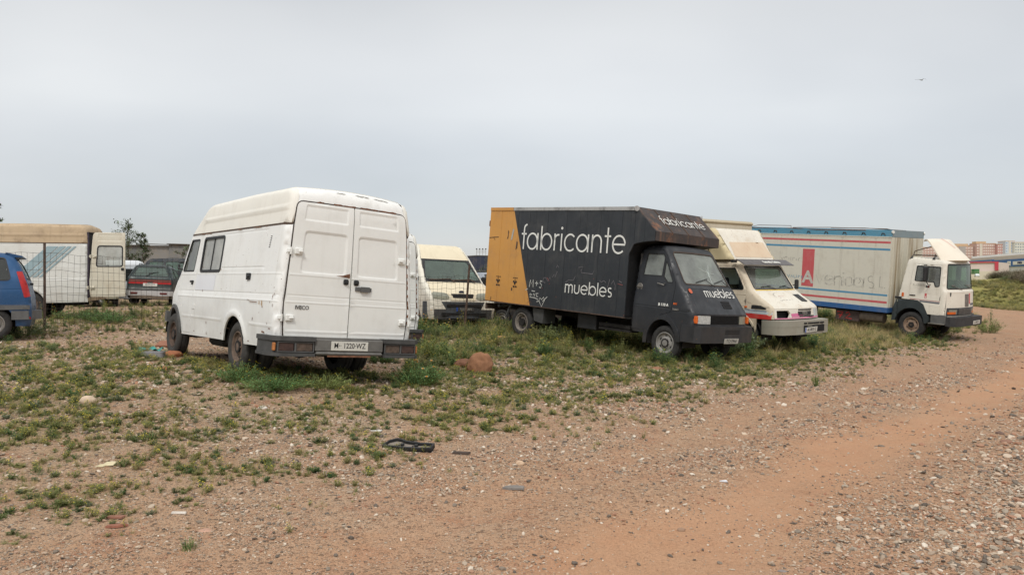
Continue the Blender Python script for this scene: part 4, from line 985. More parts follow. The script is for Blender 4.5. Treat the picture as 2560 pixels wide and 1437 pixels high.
for y0, y1 in ((-.75, -.1), (-.02, .35), (.5, .62)):
    b = MB(); n_ = 10
    A_ = [F(np.array([[y0+(y1-y0)*i/n_, 1.862]]), np.array([.016]))[0] for i in range(n_+1)]
    V = []
    for i, a in enumerate(A_): V += [a-np.array([0, 0, .004]), a+np.array([0, 0, .008+.012*random.random()])]
    b.add(V, [(2*i, 2*i+2, 2*i+3, 2*i+1) for i in range(n_)]); b.out('rust_line', M['rust'], van)

# --- its neighbour, almost hidden behind it: a copy with its own label
def copy_tree(o, parent=None):
    c = o.copy(); COL.objects.link(c); c.parent = parent
    if parent: c.matrix_parent_inverse = o.matrix_parent_inverse.copy()
    for ch in list(o.children):
        if ch.name.split('.')[0] in ('number_plate', 'repainted_patch'): continue
        copy_tree(ch, c)
    return c
van2 = copy_tree(van)
van2.matrix_world = Matrix.Translation((0, 0, 0)) @ VP['van'] @ Matrix.Translation((4.0, -2.62, .03))
van2['label'] = 'second white van hidden behind the nearest van, only its rusty rear corner showing'
# ------------------------------------------------------------------ black and orange furniture lorry
def coord_paint(name, fn, rough=.5, dirt=.2, streak=.2, rust=0.0, dirtcol=(120, 112, 104), chips=0.0):
    t = NT(name); base = fn(t); x, y, z = t.xyz(); dc = srgb(*dirtcol)
    base = t.mix(t.rng(t.noise(2.2, 8, .68), .46, .8, 0, dirt, True), base, dc)
    base = t.mix(t.rng(t.noise(1, 5, .6, t.mapping((8, 8, .6))), .52, .82, 0, streak, True), base, dc)
    if rust: 
        lowr = t.math('MULTIPLY', t.rng(z, 1.05, .76, 0, 1), rust); base = t.mix(t.rng(t.math('ADD', t.noise(5, 8, .7), t.math('MULTIPLY', lowr, .25)), .68, .76, 0, 1, True), base, srgb(112, 66, 42))
    if chips: base = t.mix(t.rng(t.noise(22, 3, .6), .72, .74, 0, 1), base, srgb(110, 80, 60))
    t.set(Base_Color=base, Roughness=t.rng(t.noise(4, 6), .3, .7, rough-.1, rough+.25)); t.bump(t.noise(1.6, 3), .15, .02); return t.m
def split_col(t):
    x, y, z = t.xyz(); # orange behind the slanting line (0.83,3.02)-(1.61,0.76)
    e = t.math('SUBTRACT', t.math('ADD', t.math('MULTIPLY', t.math('SUBTRACT', 3.02, z), .345), .83), x)
    c = t.mix(t.noise(1.1, 4, .5), srgb(206, 152, 78), srgb(194, 138, 68)); k = t.mix(t.noise(1.4, 5, .6), srgb(33, 37, 42), srgb(48, 52, 56))
    return t.mix(t.rng(e, -.003, .003), k, c)
P_SPLIT = coord_paint('orange_and_black_paint', split_col, .5, .22, .18, .35, (112, 108, 102))
P_BLK = paint('matt_black_paint', (34, 37, 42), .45, dirt=.13, dirtcol=(92, 90, 88), streak=.2, fade=.3, chips=.05)
def rusty_black(t):
    b = t.mix(t.noise(2, 5, .6), srgb(48, 47, 49), srgb(72, 66, 64)); return t.mix(t.rng(t.noise(3.2, 9, .75), .52, .66, 0, .9, True), b, t.mix(t.noise(11, 4), srgb(92, 62, 46), srgb(146, 98, 66)))
P_RB = coord_paint('rusted_black_paint', rusty_black, .7, .2, .5, 0, (150, 112, 84))
bl = thing('box_lorry', 'black and orange furniture lorry lettered fabricante muebles, with its overcab box rusting', 'truck', mat=VP['black'])
xs = [0]+[round(.20*i+.02, 3) for i in range(1, 26)]; xs = [x for x in xs if x < 5.0]+[5.09]
ztop = lambda x: 3.02 if x <= 4.56 else 3.02-(x-4.56)/.53*.475
zbot = lambda x: .76 if x < 4.45 else float(np.interp(x, [4.45, 4.52, 4.65, 4.78, 5.09], [2.06, 2.25, 2.31, 2.33, 2.357]))
cuts = sorted(set(xs+[4.45, 4.56]))
for sd in (-1, 1):
    for i, (a, c) in enumerate(zip(cuts[:-1], cuts[1:])):
        a2, c2 = a+.0012, c-.0012; w_ = .002*math.sin(i*2.3)
        q = [(a2, zbot(a2+.001 if a >= 4.45 else a2)), (c2, zbot(c2)), (c2, ztop(c2)), (a2, ztop(a2))]
        b = MB(); b.prism(q, sd*1.085, sd*(1.112+w_)); b.out('side_panel', P_SPLIT, bl)
b = MB(); b.prism([(0.02, .78), (4.43, .78), (4.43, 2.08), (4.54, 2.27), (5.07, 2.37), (5.07, 2.53), (4.55, 3.0), (.02, 3.0)], -1.102, 1.102); b.out('box_core', M['black'], bl)
b = MB(); b.box((2.28, 0, 3.025), (4.56, 2.2, .03)); b.out('box_roof', M['grey'], bl)
for i in range(4):
    y0, y1 = -1.1+i*.55+.004, -1.1+(i+1)*.55-.004
    b = MB(); b.add([(4.565, y0, 3.028), (5.10, y0, 2.55), (5.10, y1, 2.55), (4.565, y1, 3.028), (4.54, y0, 3.0), (5.08, y0, 2.52), (5.08, y1, 2.52), (4.54, y1, 3.0)], [(0, 1, 2, 3), (0, 4, 5, 1), (2, 6, 7, 3), (1, 5, 6, 2), (0, 3, 7, 4)]); b.out('overcab_panel', P_RB, bl)
    b = MB(); b.box((5.10, (y0+y1)/2, 2.452), (.02, y1-y0, .185)); b.out('overcab_valance', P_RB, bl)
b = MB()
for i in range(1, 4): b.box((4.835, -1.1+i*.55, 2.795), (.71, .025, .012), np.array([[.745, 0, .667], [0, 1, 0], [-.667, 0, .745]]))
b.out('overcab_joint', M['rustdk'], bl)['kind'] = 'stuff'
for sd in (-1, 1):
    b = MB(); b.box((.415, sd*1.119, 3.0), (.83, .02, .075)); b.out('top_rail', P_SPLIT, bl)
    b = MB(); b.box((2.70, sd*1.118, 3.0), (3.72, .02, .075)); b.out('top_rail', MATS.get('worn_alu') or paint('worn_alu', (168, 168, 166), .6, dirt=.9, dirtcol=(74, 70, 68), streak=.5), bl)
    b = MB(); b.tube([(4.57, sd*1.12, 3.0), (4.60, sd*1.14, 3.0)], .055, 12); b.out('corner_cap', MATS['worn_alu'], bl)
b = MB(); b.box((2.2, -1.10, .755), (4.5, .05, .02)); b.out('bottom_rail', M['rustdk'], bl)
b = MB(); b.box((-.03, -1.08, 2.65), (.05, .06, .14), bev=.01); b.out('rear_bracket', M['rust'], bl)
b = MB(); b.box((-.012, 0, 1.9), (.02, 2.2, 2.2)); b.out('rear_shutter', P_SPLIT, bl)
XS, YS = (1, 0, 0), (0, 0, 1)
strokes('lettering_fabricante', 'fabricante', .385, M['white'], bl, frame((1.16, -1.118, 2.06), XS, YS), .1, .915, ext=.0015)
strokes('lettering_muebles', 'muebles', .195, M['white'], bl, frame((2.70, -1.118, 1.145), XS, YS), .13, 1.0, ext=.0015)
strokes('lettering_fabricante', 'fabricante', .165, M['white'], bl, frame((4.90, -.66, 2.735), (0, 1, 0), (-.53, 0, .475)) @ Matrix.Translation((0, -.02, .012)), .11, 1.02)
# chalked scrawl
scr = [[(0, 0), (.03, .17), (.07, .08), (.12, .18), (.13, 0)], [(.19, .10), (.29, .10)], [(.24, .04), (.24, .15)], [(.42, .15), (.36, .17), (.35, .11), (.41, .08), (.38, 0), (.33, .02)],
       [(.09, -.08), (.20, -.09)], [(.05, -.15), (.12, -.18), (.05, -.2), (.04, -.16)], [(.16, -.14), (.19, -.2), (.22, -.13)], [(.32, -.13), (.26, -.13), (.26, -.2), (.32, -.2)], [(.04, -.23), (.2, -.235), (.33, -.27)],
       [(.45, -.42), (.36, -.30), (.38, -.22), (.44, -.26), (.50, -.2), (.54, -.26), (.45, -.42)], [(.47, -.30), (.62, -.18)], [(.28, -.32), (.35, -.30)], [(-.12, -.08), (-.04, -.04)]]
strokes('chalk_scrawl', None, 1, flat('chalk', (196, 196, 190), .9, var=.2), bl, frame((1.56, -1.119, 1.19), XS, YS), .016, ext=.001, lines=scr)
dim = flat('faded_chalk', (112, 108, 112), .9, var=.3); dimr = flat('faded_red_chalk', (128, 78, 76), .9, var=.3)
strokes('faded_scrawl', None, 1, dim, bl, frame((0, -1.119, 0), XS, YS), .012, ext=.001, lines=[_circ(2.06, 1.38, .06, 20, 300, 8), [(2.1, 1.42), (2.16, 1.36), (2.22, 1.46), (2.26, 1.40)], [(2.3, 1.46), (2.34, 1.52), (2.38, 1.46), (2.44, 1.60)], [(2.40, 1.68), (2.43, 1.74), (2.47, 1.69)],
   [(3.08, 1.72), (3.22, 1.74), (3.16, 1.66), (3.18, 1.61), (3.5, 1.60), (3.54, 1.68)], [(2.72, 1.37), (2.8, 1.43), (2.95, 1.43), (3.0, 1.52)], [(3.72, 1.48), (3.76, 1.44), (3.84, 1.48), (3.9, 1.44)], [(3.95, 1.34), (4.0, 1.52)], [(4.05, 1.42), (4.1, 1.5), (4.16, 1.40), (4.16, 1.3)], [(4.25, 1.5), (4.33, 1.47)]])
strokes('faded_scrawl', None, 1, dimr, bl, frame((0, -1.119, 0), XS, YS), .014, ext=.001, lines=[[(2.2, 1.30), (2.23, 1.31)], [(2.12, 1.44), (2.2, 1.37)], [(4.22, 1.44), (4.36, 1.42)], [(3.54, 1.5), (3.56, 1.5)], [(1.98, 1.18), (2.0, 1.2)]])
for k, x0 in enumerate((.44, 1.05)):    # two stencilled marks on the orange part
    b = MB()
    for dx, dz, w_, h_ in ((-.05, .10, .03, .02), (0, .10, .05, .02), (.06, .1, .04, .02), (0, .055, .025, .02), (-.035, .01, .05, .045), (.035, .01, .05, .045), (0, -.035, .05, .04), (0, -.005, .03, .03), (-.03, -.105, .06, .035), (.04, -.105, .05, .035)): b.box((x0+dx*1.1, -1.1185, 1.27+dz), (w_, .002, h_), np.array([[.94, 0, .34], [0, 1, 0], [-.34, 0, .94]]) if abs(dx) > .03 and dz < .03 else None)
    b.out('stencil_mark', M['ink'], bl)['kind'] = 'stuff'
for pts, m in (([(.66, 2.28), (.70, 2.30), (.715, 2.46), (.68, 2.50), (.69, 2.38)], M['rustdk']), ([(.80, 2.25), (.85, 2.28), (.90, 2.50), (.86, 2.54), (.83, 2.42)], flat('bare_metal', (165, 165, 158), .6, var=.2)), ([(.99, 2.03), (1.04, 2.08), (1.05, 2.22), (1.01, 2.24)], M['rustdk']), ([(.93, 1.06), (.97, 1.06), (.97, 1.13), (.94, 1.14)], M['rustdk'])):
    b = MB(); b.prism(pts, -1.116, -1.119); b.out('paint_scar', m, bl)
b = MB(); b.tube([(0, -1.118, 2.30), (.16, -1.118, 2.315), (.35, -1.118, 2.325)], .007, 4); b.tube([(.16, -1.118, 2.315), (.22, -1.118, 2.25)], .006, 4); b.tube([(.20, -1.118, .78), (.215, -1.118, .86)], .008, 4); b.out('torn_seam', M['rustdk'], bl)
# cab
wz = smooth_w([(.4, .955), (.75, .97), (1.05, .965), (1.5, .90), (2.2, .80), (2.4, .77)])
prof = [(4.5, .5), (4.5, 2.1), (4.55, 2.2), (4.68, 2.26), (5.06, 2.28), (5.16, 2.25), (5.22, 2.19), (5.72, 1.52), (5.79, 1.47), (6.10, 1.05), (6.14, .99), (6.15, .75), (6.15, .5)]
def warp(V):
    V = V.copy(); x, y, z = V[:, 0], V[:, 1], V[:, 2]; V[:, 0] -= np.clip((x-5.0)/.8, 0, 1)*.10*np.abs(y/.9)**3; V[:, 2] += .03*np.clip(1-(y/.8)**2, 0, 1)*np.clip((z-2.1)/.15, 0, 1); return V
K = Body(prof, lambda x, z: wz(z), .07, 1.0, warp, bl, P_BLK)
door = rp([(4.56, .56), (4.56, 1.6), (4.60, 2.185), (5.12, 2.19), (5.26, 2.06), (5.60, 1.52), (5.60, .98), (5.42, .93), (5.16, .86), (5.02, .72), (4.95, .56)], .03, 3)
win = rp([(4.68, 1.665), (4.72, 2.11), (5.14, 2.115), (5.19, 2.05), (5.19, 1.665)], .03, 3); qtr = rp([(5.225, 1.66), (5.225, 2.02), (5.53, 1.55), (5.36, 1.55)], .03, 3)
for sd in (-1, 1):
    ar = arc(5.38, .38, .44, 176, 10, 14)
    outer = prof[:-1]+[(6.15, .55), (5.84, .5)]+list(reversed(ar))+[(4.93, .5)]
    K.side('cab_side', outer, sd, holes=[grow(door, .006)], feats=[('line', [(5.62, 1.0), (6.1, 1.0)], -.006, .01)])
    d = K.side('cab_door', door, sd, holes=[win, qtr], feats=[('line', [(4.58, 1.05), (5.58, 1.04)], -.008, .012)], off=.004, thick=.04)
    for wn, m in ((win, M['glassdusty']), (qtr, M['glassdusty'])):
        K.side('window_seal', grow(wn, .010), sd, holes=[grow(wn, -.012)], off=.008, thick=.02, mat=M['black'], parent=d)
        K.side('window_pane', grow(wn, -.004), sd, off=-.01, thick=0, mat=m, parent=d)
    p = K.fside(sd)(np.array([[4.65, 1.42]]), np.array([.006]))[0]; b = MB(); b.lathe([(.075, 0), (.07, .006), (.05, .004), (0, .0)], tuple(p), 'y', 20, sgn=sd); b.box(p+np.array([.0, sd*.02, .0]), (.13, .022, .028), bev=.006); b.out('door_handle', M['steel'], d)
    b = MB(); p = K.fside(sd)(np.array([[5.19, 1.50]]), np.array([.01]))[0]; b.tube([p+np.array([-.06, sd*.03, .02]), p+np.array([.02, sd*.05, .01]), p+np.array([.1, sd*.02, -.01]), p+np.array([.1, sd*.02, .03])], .010, 6); b.out('mirror_stalk', M['steel'], d)
    fl = [(5.38+.52*math.cos(a), .38+.52*math.sin(a)) for a in np.linspace(3.3, .05, 16)]+[(5.38+.43*math.cos(a), .38+.43*math.sin(a)) for a in np.linspace(.05, 3.3, 16)]
    K.side('arch_flare', fl, sd, off=.022, thick=.05, mat=P_BLK)
    b = MB(); pts = [(5.38+.44*math.cos(a), .38+.44*math.sin(a)) for a in np.linspace(-.2, math.pi+.2, 14)]; V = [(x, sd*.93, z) for x, z in pts]+[(x, sd*.5, z) for x, z in pts]; n = len(pts); b.add(V, [(i, i+1, n+i+1, n+i) for i in range(n-1)]); b.add([(x, sd*.5, z) for x, z in pts], [tuple(range(n))]); b.out('wheel_housing', M['under'], bl)
top = prof[1:7]; _, n = K.fcap(top); K.cap('cab_roof', top, [(-.93, 0), (.93, 0), (.93, n), (-.93, n)])
ws = prof[6:8]; _, n = K.fcap(ws); wp = rect(-.87, .035, .87, n-.03, .09)
K.cap('windscreen_frame', ws, [(-.93, 0), (.93, 0), (.93, n), (-.93, n)], holes=[wp]); K.cap('windscreen_seal', ws, grow(wp, .012), holes=[grow(wp, -.012)], off=.006, thick=.015, mat=MATS.get('brown_seal') or flat('brown_seal', (70, 58, 50), .8)); K.cap('windscreen', ws, grow(wp, -.002), off=-.01, thick=0, mat=M['glassdusty'])
Fw, _ = K.fcap(ws); cr = MB(); c0 = np.array([.22, .50])
for i in range(14):   # starred crack
    a = i*.449+rnd(-.1, .1); ln = rnd(.05, .12) if i % 4 else rnd(.15, .35); e = c0+ln*np.array([math.cos(a), math.sin(a)]); q = Fw(np.array([c0+.01*np.array([math.cos(a), math.sin(a)]), (c0+e)/2+np.array([rnd(-.01, .01)]*2), e]), np.array([-.004]*3)); cr.tube([tuple(v) for v in q], .0028, 3)
cr.out('glass_crack', flat('crack_white', (205, 215, 210), .5, var=.05), bl)['kind'] = 'stuff'
bo = prof[7:11]; Fb, n = K.fcap(bo); K.cap('bonnet', bo, [(-.93, 0), (.93, 0), (.93, n), (-.93, n)], feats=[('line', [(-.85, .10), (-.85, n-.02)], -.008, .012), ('line', [(.85, .10), (.85, n-.02)], -.008, .012), ('line', [(-.9, .11), (.9, .11)], -.008, .012)], extra=None)
dv = np.array(bo[3])-np.array(bo[1]); dv /= np.linalg.norm(dv)
p = Fb(np.array([[-.44, .30]]), np.array([.01]))[0]
strokes('lettering_muebles', 'muebles', .145, M['white'], bl, frame((p[0]-.01, -.40, p[2]+.01), (0, 1, 0), (-dv[0], 0, -dv[1])), .13, 1.0)
b = MB()
for k in range(3):
    for s_ in (0, 1):
        p = Fb(np.array([[.16+s_*.02, .40+.06*k]]), np.array([.004]))[0]
    b.box(p, (.045, .30, .008), np.array([[dv[0], 0, -dv[1]], [0, 1, 0], [dv[1], 0, dv[0]]]))
b.out('bonnet_vent', M['dark'], bl)['kind'] = 'stuff'
p = Fb(np.array([[-.83, .16]]), np.array([.004]))[0]; b = MB(); b.lathe([(.055, 0), (.055, .004), (.0, .004)], (0, 0, 0), 'z', 20); o = b.out('round_sticker', MATS.get('sticker_orange') or flat('sticker_orange', (196, 92, 56), .5, var=.3, scale=30), bl); o.data.transform(frame(p, (0, 1, 0), (-dv[0], 0, -dv[1])))
for (y0, y1) in ((-.28, .12), (.42, .80)):   # wipers
    q = Fb(np.array([[y1, .03]]), np.array([.02]))[0]; Fq = Fw(np.array([[y0-.05, .66], [(y0+y1)/2, .70], [y0-.15, .73]]), np.array([.02, .02, .02]))
    b = MB(); b.tube([tuple(q), tuple(Fq[1]), ], .008, 5); a = Fw(np.array([[y0-.22, .76], [y1-.12, .66]]), np.array([.014, .014])); b.tube([tuple(a[0]), tuple(a[1])], .009, 5); b.out('wiper', M['black'], bl)
no = prof[10:]; Fn, n = K.fcap(no)
K.cap('nose_panel', no, [(-.93, 0), (.93, 0), (.93, n), (-.93, n)], holes=[rect(-.90, .03, .90, .20, .01)])
K.cap('lamp_recess', no, rect(-.925, .02, .925, .21, .01), off=-.05, thick=0, mat=M['dark'])
for sd in (-1, 1):
    K.cap('headlight', no, rect(min(sd*.52, sd*.87), .035, max(sd*.52, sd*.87), .195, .015), off=-.006, thick=.03, mat=M['lens'] if sd < 0 else M['lensdull'])
    b = MB(); b.box((6.045, sd*.895, .872), (.10, .055, .145), bev=.012); b.out('indicator', M['amber'], bl)
b = MB()
for k in range(8): b.box((6.13, .0, .802+.02*k), (.03, .98, .007))
b.out('grille_slats', M['black'], bl)['kind'] = 'stuff'
b = MB(); b.prism([(5.74, -.95), (5.80, -1.0), (6.10, -.99), (6.2, -.90), (6.235, -.4), (6.235, .4), (6.2, .90), (6.10, .99), (5.80, 1.0), (5.74, .95)], .43, .755, 'xy'); b.out('front_bumper', P_BLK, bl)
b = MB()
for k in range(3): b.box((6.237, .12, .62+.032*k), (.008, .5, .014))
b.out('bumper_slots', M['dark'], bl)['kind'] = 'stuff'
plate(bl, (6.25, .09, .47), (0, 1, 0), (.12, 0, 1), 'TO·3966', .50, .105, .10, inkm=M['greydk'], mat=flat('dirty_plate', (176, 174, 166), .6, var=.15))
q = K.fside(-1)(np.array([[5.37, 1.10]]), np.array([.012]))[0]; text('lettering', 'B 110 A', .075, M['white'], bl, frame(q, XS, (0, .1, 1)), .002, .003)
q = K.fside(-1)(np.array([[5.70, 1.14]]), np.array([.012]))[0]; text('lettering', 'RTC', .045, M['amber'], bl, frame(q, XS, (0, .1, 1)), .002, .003)
q = K.fside(-1)(np.array([[5.74, 1.03]]), np.array([.012]))[0]; text('lettering', 'TURBO', .045, M['steel'], bl, frame(q, XS, (0, .1, 1)), .002, .003)
# running gear
b = MB()
for sd in (-1, 1): b.box((2.9, sd*.42, .66), (5.6, .08, .18))
b.box((2.3, 0, .75), (4.4, 2.1, .03)); b.tube([(1.26, -.8, .34), (1.26, .8, .34)], .05, 8); b.lathe([(0, -.14), (.14, -.1), (.15, .1), (0, .14)], (1.26, 0, .34), 'y', 14); b.tube([(5.38, -.8, .34), (5.38, .8, .34)], .045, 8)
b.out('chassis', M['under'], bl)
b = MB(); b.box((3.25, -.75, .56), (.55, .35, .34), bev=.02); b.out('tool_box', M['black'], bl)
b = MB(); b.box((4.05, -.78, .55), (.85, .3, .07)); b.box((4.05, -.78, .47), (.85, .3, .05)); b.out('battery_tray', M['under'], bl)
b = MB(); b.prism([(1.62, .72), (2.0, .72), (1.98, .38), (1.70, .42)], -1.02, -.62); b.out('mudguard', M['greydk'], bl)
b = MB(); b.tube([(.85, -1.0, .74), (.70, -1.0, .42)], .03, 5); b.tube([(.4, -1.0, .66), (.4, 1.0, .66)], .04, 6); b.tube([(.4, -.9, .66), (.75, -.9, .72)], .03, 5); b.out('rear_strut', M['greydk'], bl)
b = MB(); b.box((-.02, 0, .62), (.06, 2.1, .14)); b.out('rear_beam', M['rustdk'], bl)
for sd in (-1, 1):
    wheel(bl, (1.26, sd*1.03, .345), .345, .18, sd, rr=.215, rimmat=flat('grey_rim', (128, 120, 112), .7, .1, var=.35, scale=8), twin=True, holes=6)
    wheel(bl, (5.38, sd*.94, .345), .345, .19, sd, rr=.215, rimmat=flat('silver_rim', (146, 143, 138), .5, .3, var=.2, scale=8), holes=6)
seat(bl, 4.95, -.42, 1.1); seat(bl, 4.95, .42, 1.1); steering(bl, 5.35, .42, 1.45, .9)
b = MB(); b.box((5.56, 0, 1.38), (.26, 1.6, .2), bev=.04); b.box((4.58, 0, 1.45), (.03, 1.7, 1.3)); b.out('dashboard', M['trim'], bl)
# ------------------------------------------------------------------ faded light lorry with a torn nose
P_EST = paint('sun_bleached_cream_paint', (206, 194, 172), .6, dirt=.55, dirtcol=(150, 128, 108), streak=.3, fade=.3, chips=.15)
P_ESTW = paint('flaking_white_paint', (218, 213, 200), .7, dirt=.5, dirtcol=(176, 152, 122), streak=.3, fade=.2, chips=.35)
P_BOXC = paint('cream_box_paint', (196, 186, 166), .6, dirt=.3, streak=.3)
es = thing('light_lorry', 'faded cream lorry missing a headlight, between the black lorry and the striped box lorry', 'truck', mat=VP['estrella'])
wz = smooth_w([(.35, .96), (.7, 1.0), (1.0, .985), (1.4, .94), (2.0, .865), (2.1, .84)])
prof = [(-1.18, .5), (-1.18, 1.9), (-1.15, 2.0), (-1.05, 2.05), (-.36, 2.07), (-.26, 2.04), (-.21, 1.985), (.235, 1.405), (.33, 1.35), (.83, 1.05), (.87, 1.0), (.90, .76), (.92, .5)]
def warp(V):
    V = V.copy(); x, y, z = V[:, 0], V[:, 1], V[:, 2]; V[:, 0] -= np.clip((x+.3)/.8, 0, 1)*.13*np.abs(y/.9)**2.6; V[:, 1] *= 1-np.clip((x-.1)/.8, 0, 1)*.035; return V
K = Body(prof, lambda x, z: wz(z), .06, 1.0, warp, es, P_EST)
door = rp([(-1.10, .50), (-1.10, 1.95), (-.30, 1.95), (.12, 1.39), (.16, 1.0), (.06, .90), (-.30, .82), (-.46, .66), (-.50, .50)], .04, 3)
win = rp([(-1.02, 1.41), (-1.0, 1.90), (-.33, 1.90), (.04, 1.41)], .045, 3)
for sd in (-1, 1):
    ar = arc(0, .36, .46, 174, 8, 14)
    K.side('cab_side', prof[:-2]+[(.90, .76), (.52, .76)]+[p for p in reversed(ar) if p[1] < .79 or p[0] < .35]+[(-.52, .5)], sd, holes=[grow(door, .006)], feats=[('line', [(.2, 1.10), (.84, .99)], -.008, .012)])
    d = K.side('cab_door', door, sd, holes=[win], feats=[('line', [(-1.08, 1.30), (.12, 1.30)], .008, .014), ('line', [(-1.08, 1.02), (.12, 1.02)], -.007, .012)], off=.003, thick=.035)
    K.side('window_seal', grow(win, .012), sd, holes=[grow(win, -.014)], off=.007, thick=.02, mat=M['black'], parent=d)
    if sd > 0: K.side('window_pane', grow(win, -.004), sd, off=-.01, thick=0, mat=M['glass'], parent=d)
    q = K.fside(sd)(np.array([[-.95, 1.24]]), np.array([.012]))[0]; b = MB(); b.box(q, (.13, .03, .035), bev=.008); b.out('door_handle', M['black'], d)
    # painted bands
    for z0, z1, m, nm in ((.93, .955, 'band_grey', (120, 132, 142)), (.87, .925, 'band_pale', (176, 186, 190)), (.765, .865, 'band_red', (188, 40, 38))):
        K.side('painted_band', [(.12, z0), (.88, z0-.01), (.88, z1-.01), (.12, z1+.02)], sd, off=.004, thick=.001, mat=MATS.get(m) or paint(m, nm, .5, dirt=.3, streak=.2, chips=.1))
    K.side('side_intake', rp([(.34, .985), (.34, 1.065), (.60, 1.06), (.76, 1.0), (.74, .975)], .012, 3), sd, off=.008, thick=.02, mat=M['black'])
    K.side('side_repeater', rect(.12, 1.0, .20, 1.035, .015), sd, off=.02, thick=.02, mat=M['amber'])
    b = MB(); pts = [(.46*math.cos(a), .36+.46*math.sin(a)) for a in np.linspace(-.2, math.pi+.2, 14)]; V = [(x, sd*.96, z) for x, z in pts]+[(x, sd*.5, z) for x, z in pts]; n = len(pts); b.add(V, [(i, i+1, n+i+1, n+i) for i in range(n-1)]); b.add([(x, sd*.5, z) for x, z in pts], [tuple(range(n))]); b.out('wheel_housing', M['under'], es)
    K.side('arch_lip', [(.50*math.cos(a), .36+.50*math.sin(a)) for a in np.linspace(3.1, .45, 16)]+[(.45*math.cos(a), .36+.45*math.sin(a)) for a in np.linspace(.45, 3.1, 16)], sd, off=.02, thick=.04)
Fr, n = K.fcap(prof[1:7]); K.cap('cab_roof', prof[1:7], [(-.94, 0), (.94, 0), (.94, n), (-.94, n)])
ws = prof[6:8]; Fw, n = K.fcap(ws); wp = rect(-.86, .04, .86, n-.02, .07)
K.cap('windscreen_frame', ws, [(-.94, 0), (.94, 0), (.94, n), (-.94, n)], holes=[wp]); K.cap('windscreen_seal', ws, grow(wp, .012), holes=[grow(wp, -.012)], off=.005, thick=.015, mat=M['black']); K.cap('windscreen', ws, grow(wp, -.002), off=-.01, thick=0, mat=M['glass'])
bo = prof[7:11]; Fb, n = K.fcap(bo); K.cap('bonnet', bo, [(-.94, 0), (.94, 0), (.94, n), (-.94, n)], mat=P_ESTW, feats=[('line', [(-.84, .04), (-.86, n-.02)], -.01, .012), ('line', [(.84, .04), (.86, n-.02)], -.01, .012)])
K.cap('scuttle_strip', bo, rect(-.86, .005, .86, .035, 0), off=.006, thick=.004, mat=flat('yellow_strip', (214, 178, 60), .6))
dv = np.array(bo[2])-np.array(bo[1]); dv /= np.linalg.norm(dv); RB = np.array([[dv[0], 0, -dv[1]], [0, 1, 0], [dv[1], 0, dv[0]]])
b = MB()
p = Fb(np.array([[.50, .38]]), np.array([.006]))[0]; b.box(p, (.30, .24, .02), RB, bev=.004); o = b.out('bonnet_intake', M['black'], es)
b = MB()
for k in range(4): p = Fb(np.array([[.51, .40+.035*k]]), np.array([.018]))[0]; b.box(p, (.012, .20, .008), RB)
b.out('intake_slats', M['grey'], o)['kind'] = 'stuff'
sc_ = []
for i in range(6):
    a = Fb(np.array([[-.45+.1*i, .42+rnd(-.03, .03)]]), np.array([.006]))[0]
strokes('faded_bonnet_mark', None, 1, flat('mark_red', (168, 92, 84), .8, var=.2), es, frame(Fb(np.array([[-.35, .30]]), np.array([.006]))[0], (0, 1, 0), (-dv[0], 0, -dv[1])), .008, ext=.001, lines=[[(0, 0), (.03, .02), (.06, 0), (.1, .02)], [(.12, 0), (.16, .015), (.2, 0)], [(.02, .01), (.05, .03)]])
strokes('faded_bonnet_mark', None, 1, flat('mark_grey', (112, 104, 98), .8, var=.2), es, frame(Fb(np.array([[-.35, .44]]), np.array([.006]))[0], (0, 1, 0), (-dv[0], 0, -dv[1])), .008, ext=.001, lines=[_circ(.0, .16, .12, 80, 200, 8), [(.0, .08), (.04, .09)], [(-.12, .0), (-.08, -.03), (-.03, -.01)], [(0, 0), (.05, -.01)], [(.1, .0), (.14, -.015), (.18, .0)], [(.24, 0), (.3, -.01)], [(.35, .01), (.42, 0)]])
for y0, y1 in ((-.62, -.1), (.15, .62)):
    b = MB(); q = Fb(np.array([[y1+.02, .0]]), np.array([.02]))[0]; a = Fw(np.array([[y0, n and .66], [y1-.1, .62]]), np.array([.015, .015])); b.tube([tuple(q), tuple((a[0]+a[1])/2+np.array([0, .06, .0]))], .008, 5); b.tube([tuple(a[0]), tuple(a[1])], .009, 5); b.out('wiper', M['black'], es)
no = [(.865, 1.0), (.90, .76)]; Fn, n = K.fcap(no)
hole = rp([(-.86, .045), (-.86, .215), (-.50, .215), (-.44, .12), (-.50, .045)], .02, 3)
K.cap('nose_panel', no, [(-.94, 0), (.94, 0), (.94, n), (-.94, n)], holes=[hole], mat=P_ESTW, thick=.04)
K.cap('lamp_cavity', no, grow(hole, .03), off=-.12, thick=0, mat=M['dark'])
K.cap('headlight', no, rect(.60, .02, .90, .20, .02), off=.004, thick=.03, mat=M['lens'])
pink = paint('pink_overspray', (206, 108, 150), .6, dirt=.35, dirtcol=(214, 200, 190), streak=.3, chips=.2)
K.cap('pink_paint', no, rp([(-.43, .12), (.05, .105), (.05, .20), (-.40, .20)], .01, 2), off=.003, thick=.001, mat=pink); K.cap('pink_paint', no, rp([(-.92, .218), (.92, .20), (.92, .232), (-.92, .238)], .005, 2), off=.003, thick=.001, mat=pink)
b = MB(); p = Fn(np.array([[.12, .115]]), np.array([.004]))[0]; b.box(p, (.02, .52, .085), bev=.01); o = b.out('grille', M['black'], es)
p = Fn(np.array([[.12, .115]]), np.array([.017]))[0]; text('lettering', 'IVECO', .075, M['steel'], o, frame(p, (0, 1, 0), (-.1, 0, 1)), .003, .004, .95)
b = MB()
for z_, y0, y1 in ((.035, -.12, .42), (.185, -.1, .50)): p = Fn(np.array([[(y0+y1)/2, z_]]), np.array([.004]))[0]; b.box(p, (.014, y1-y0, .03), bev=.004)
b.out('grille_slot', M['black'], es)
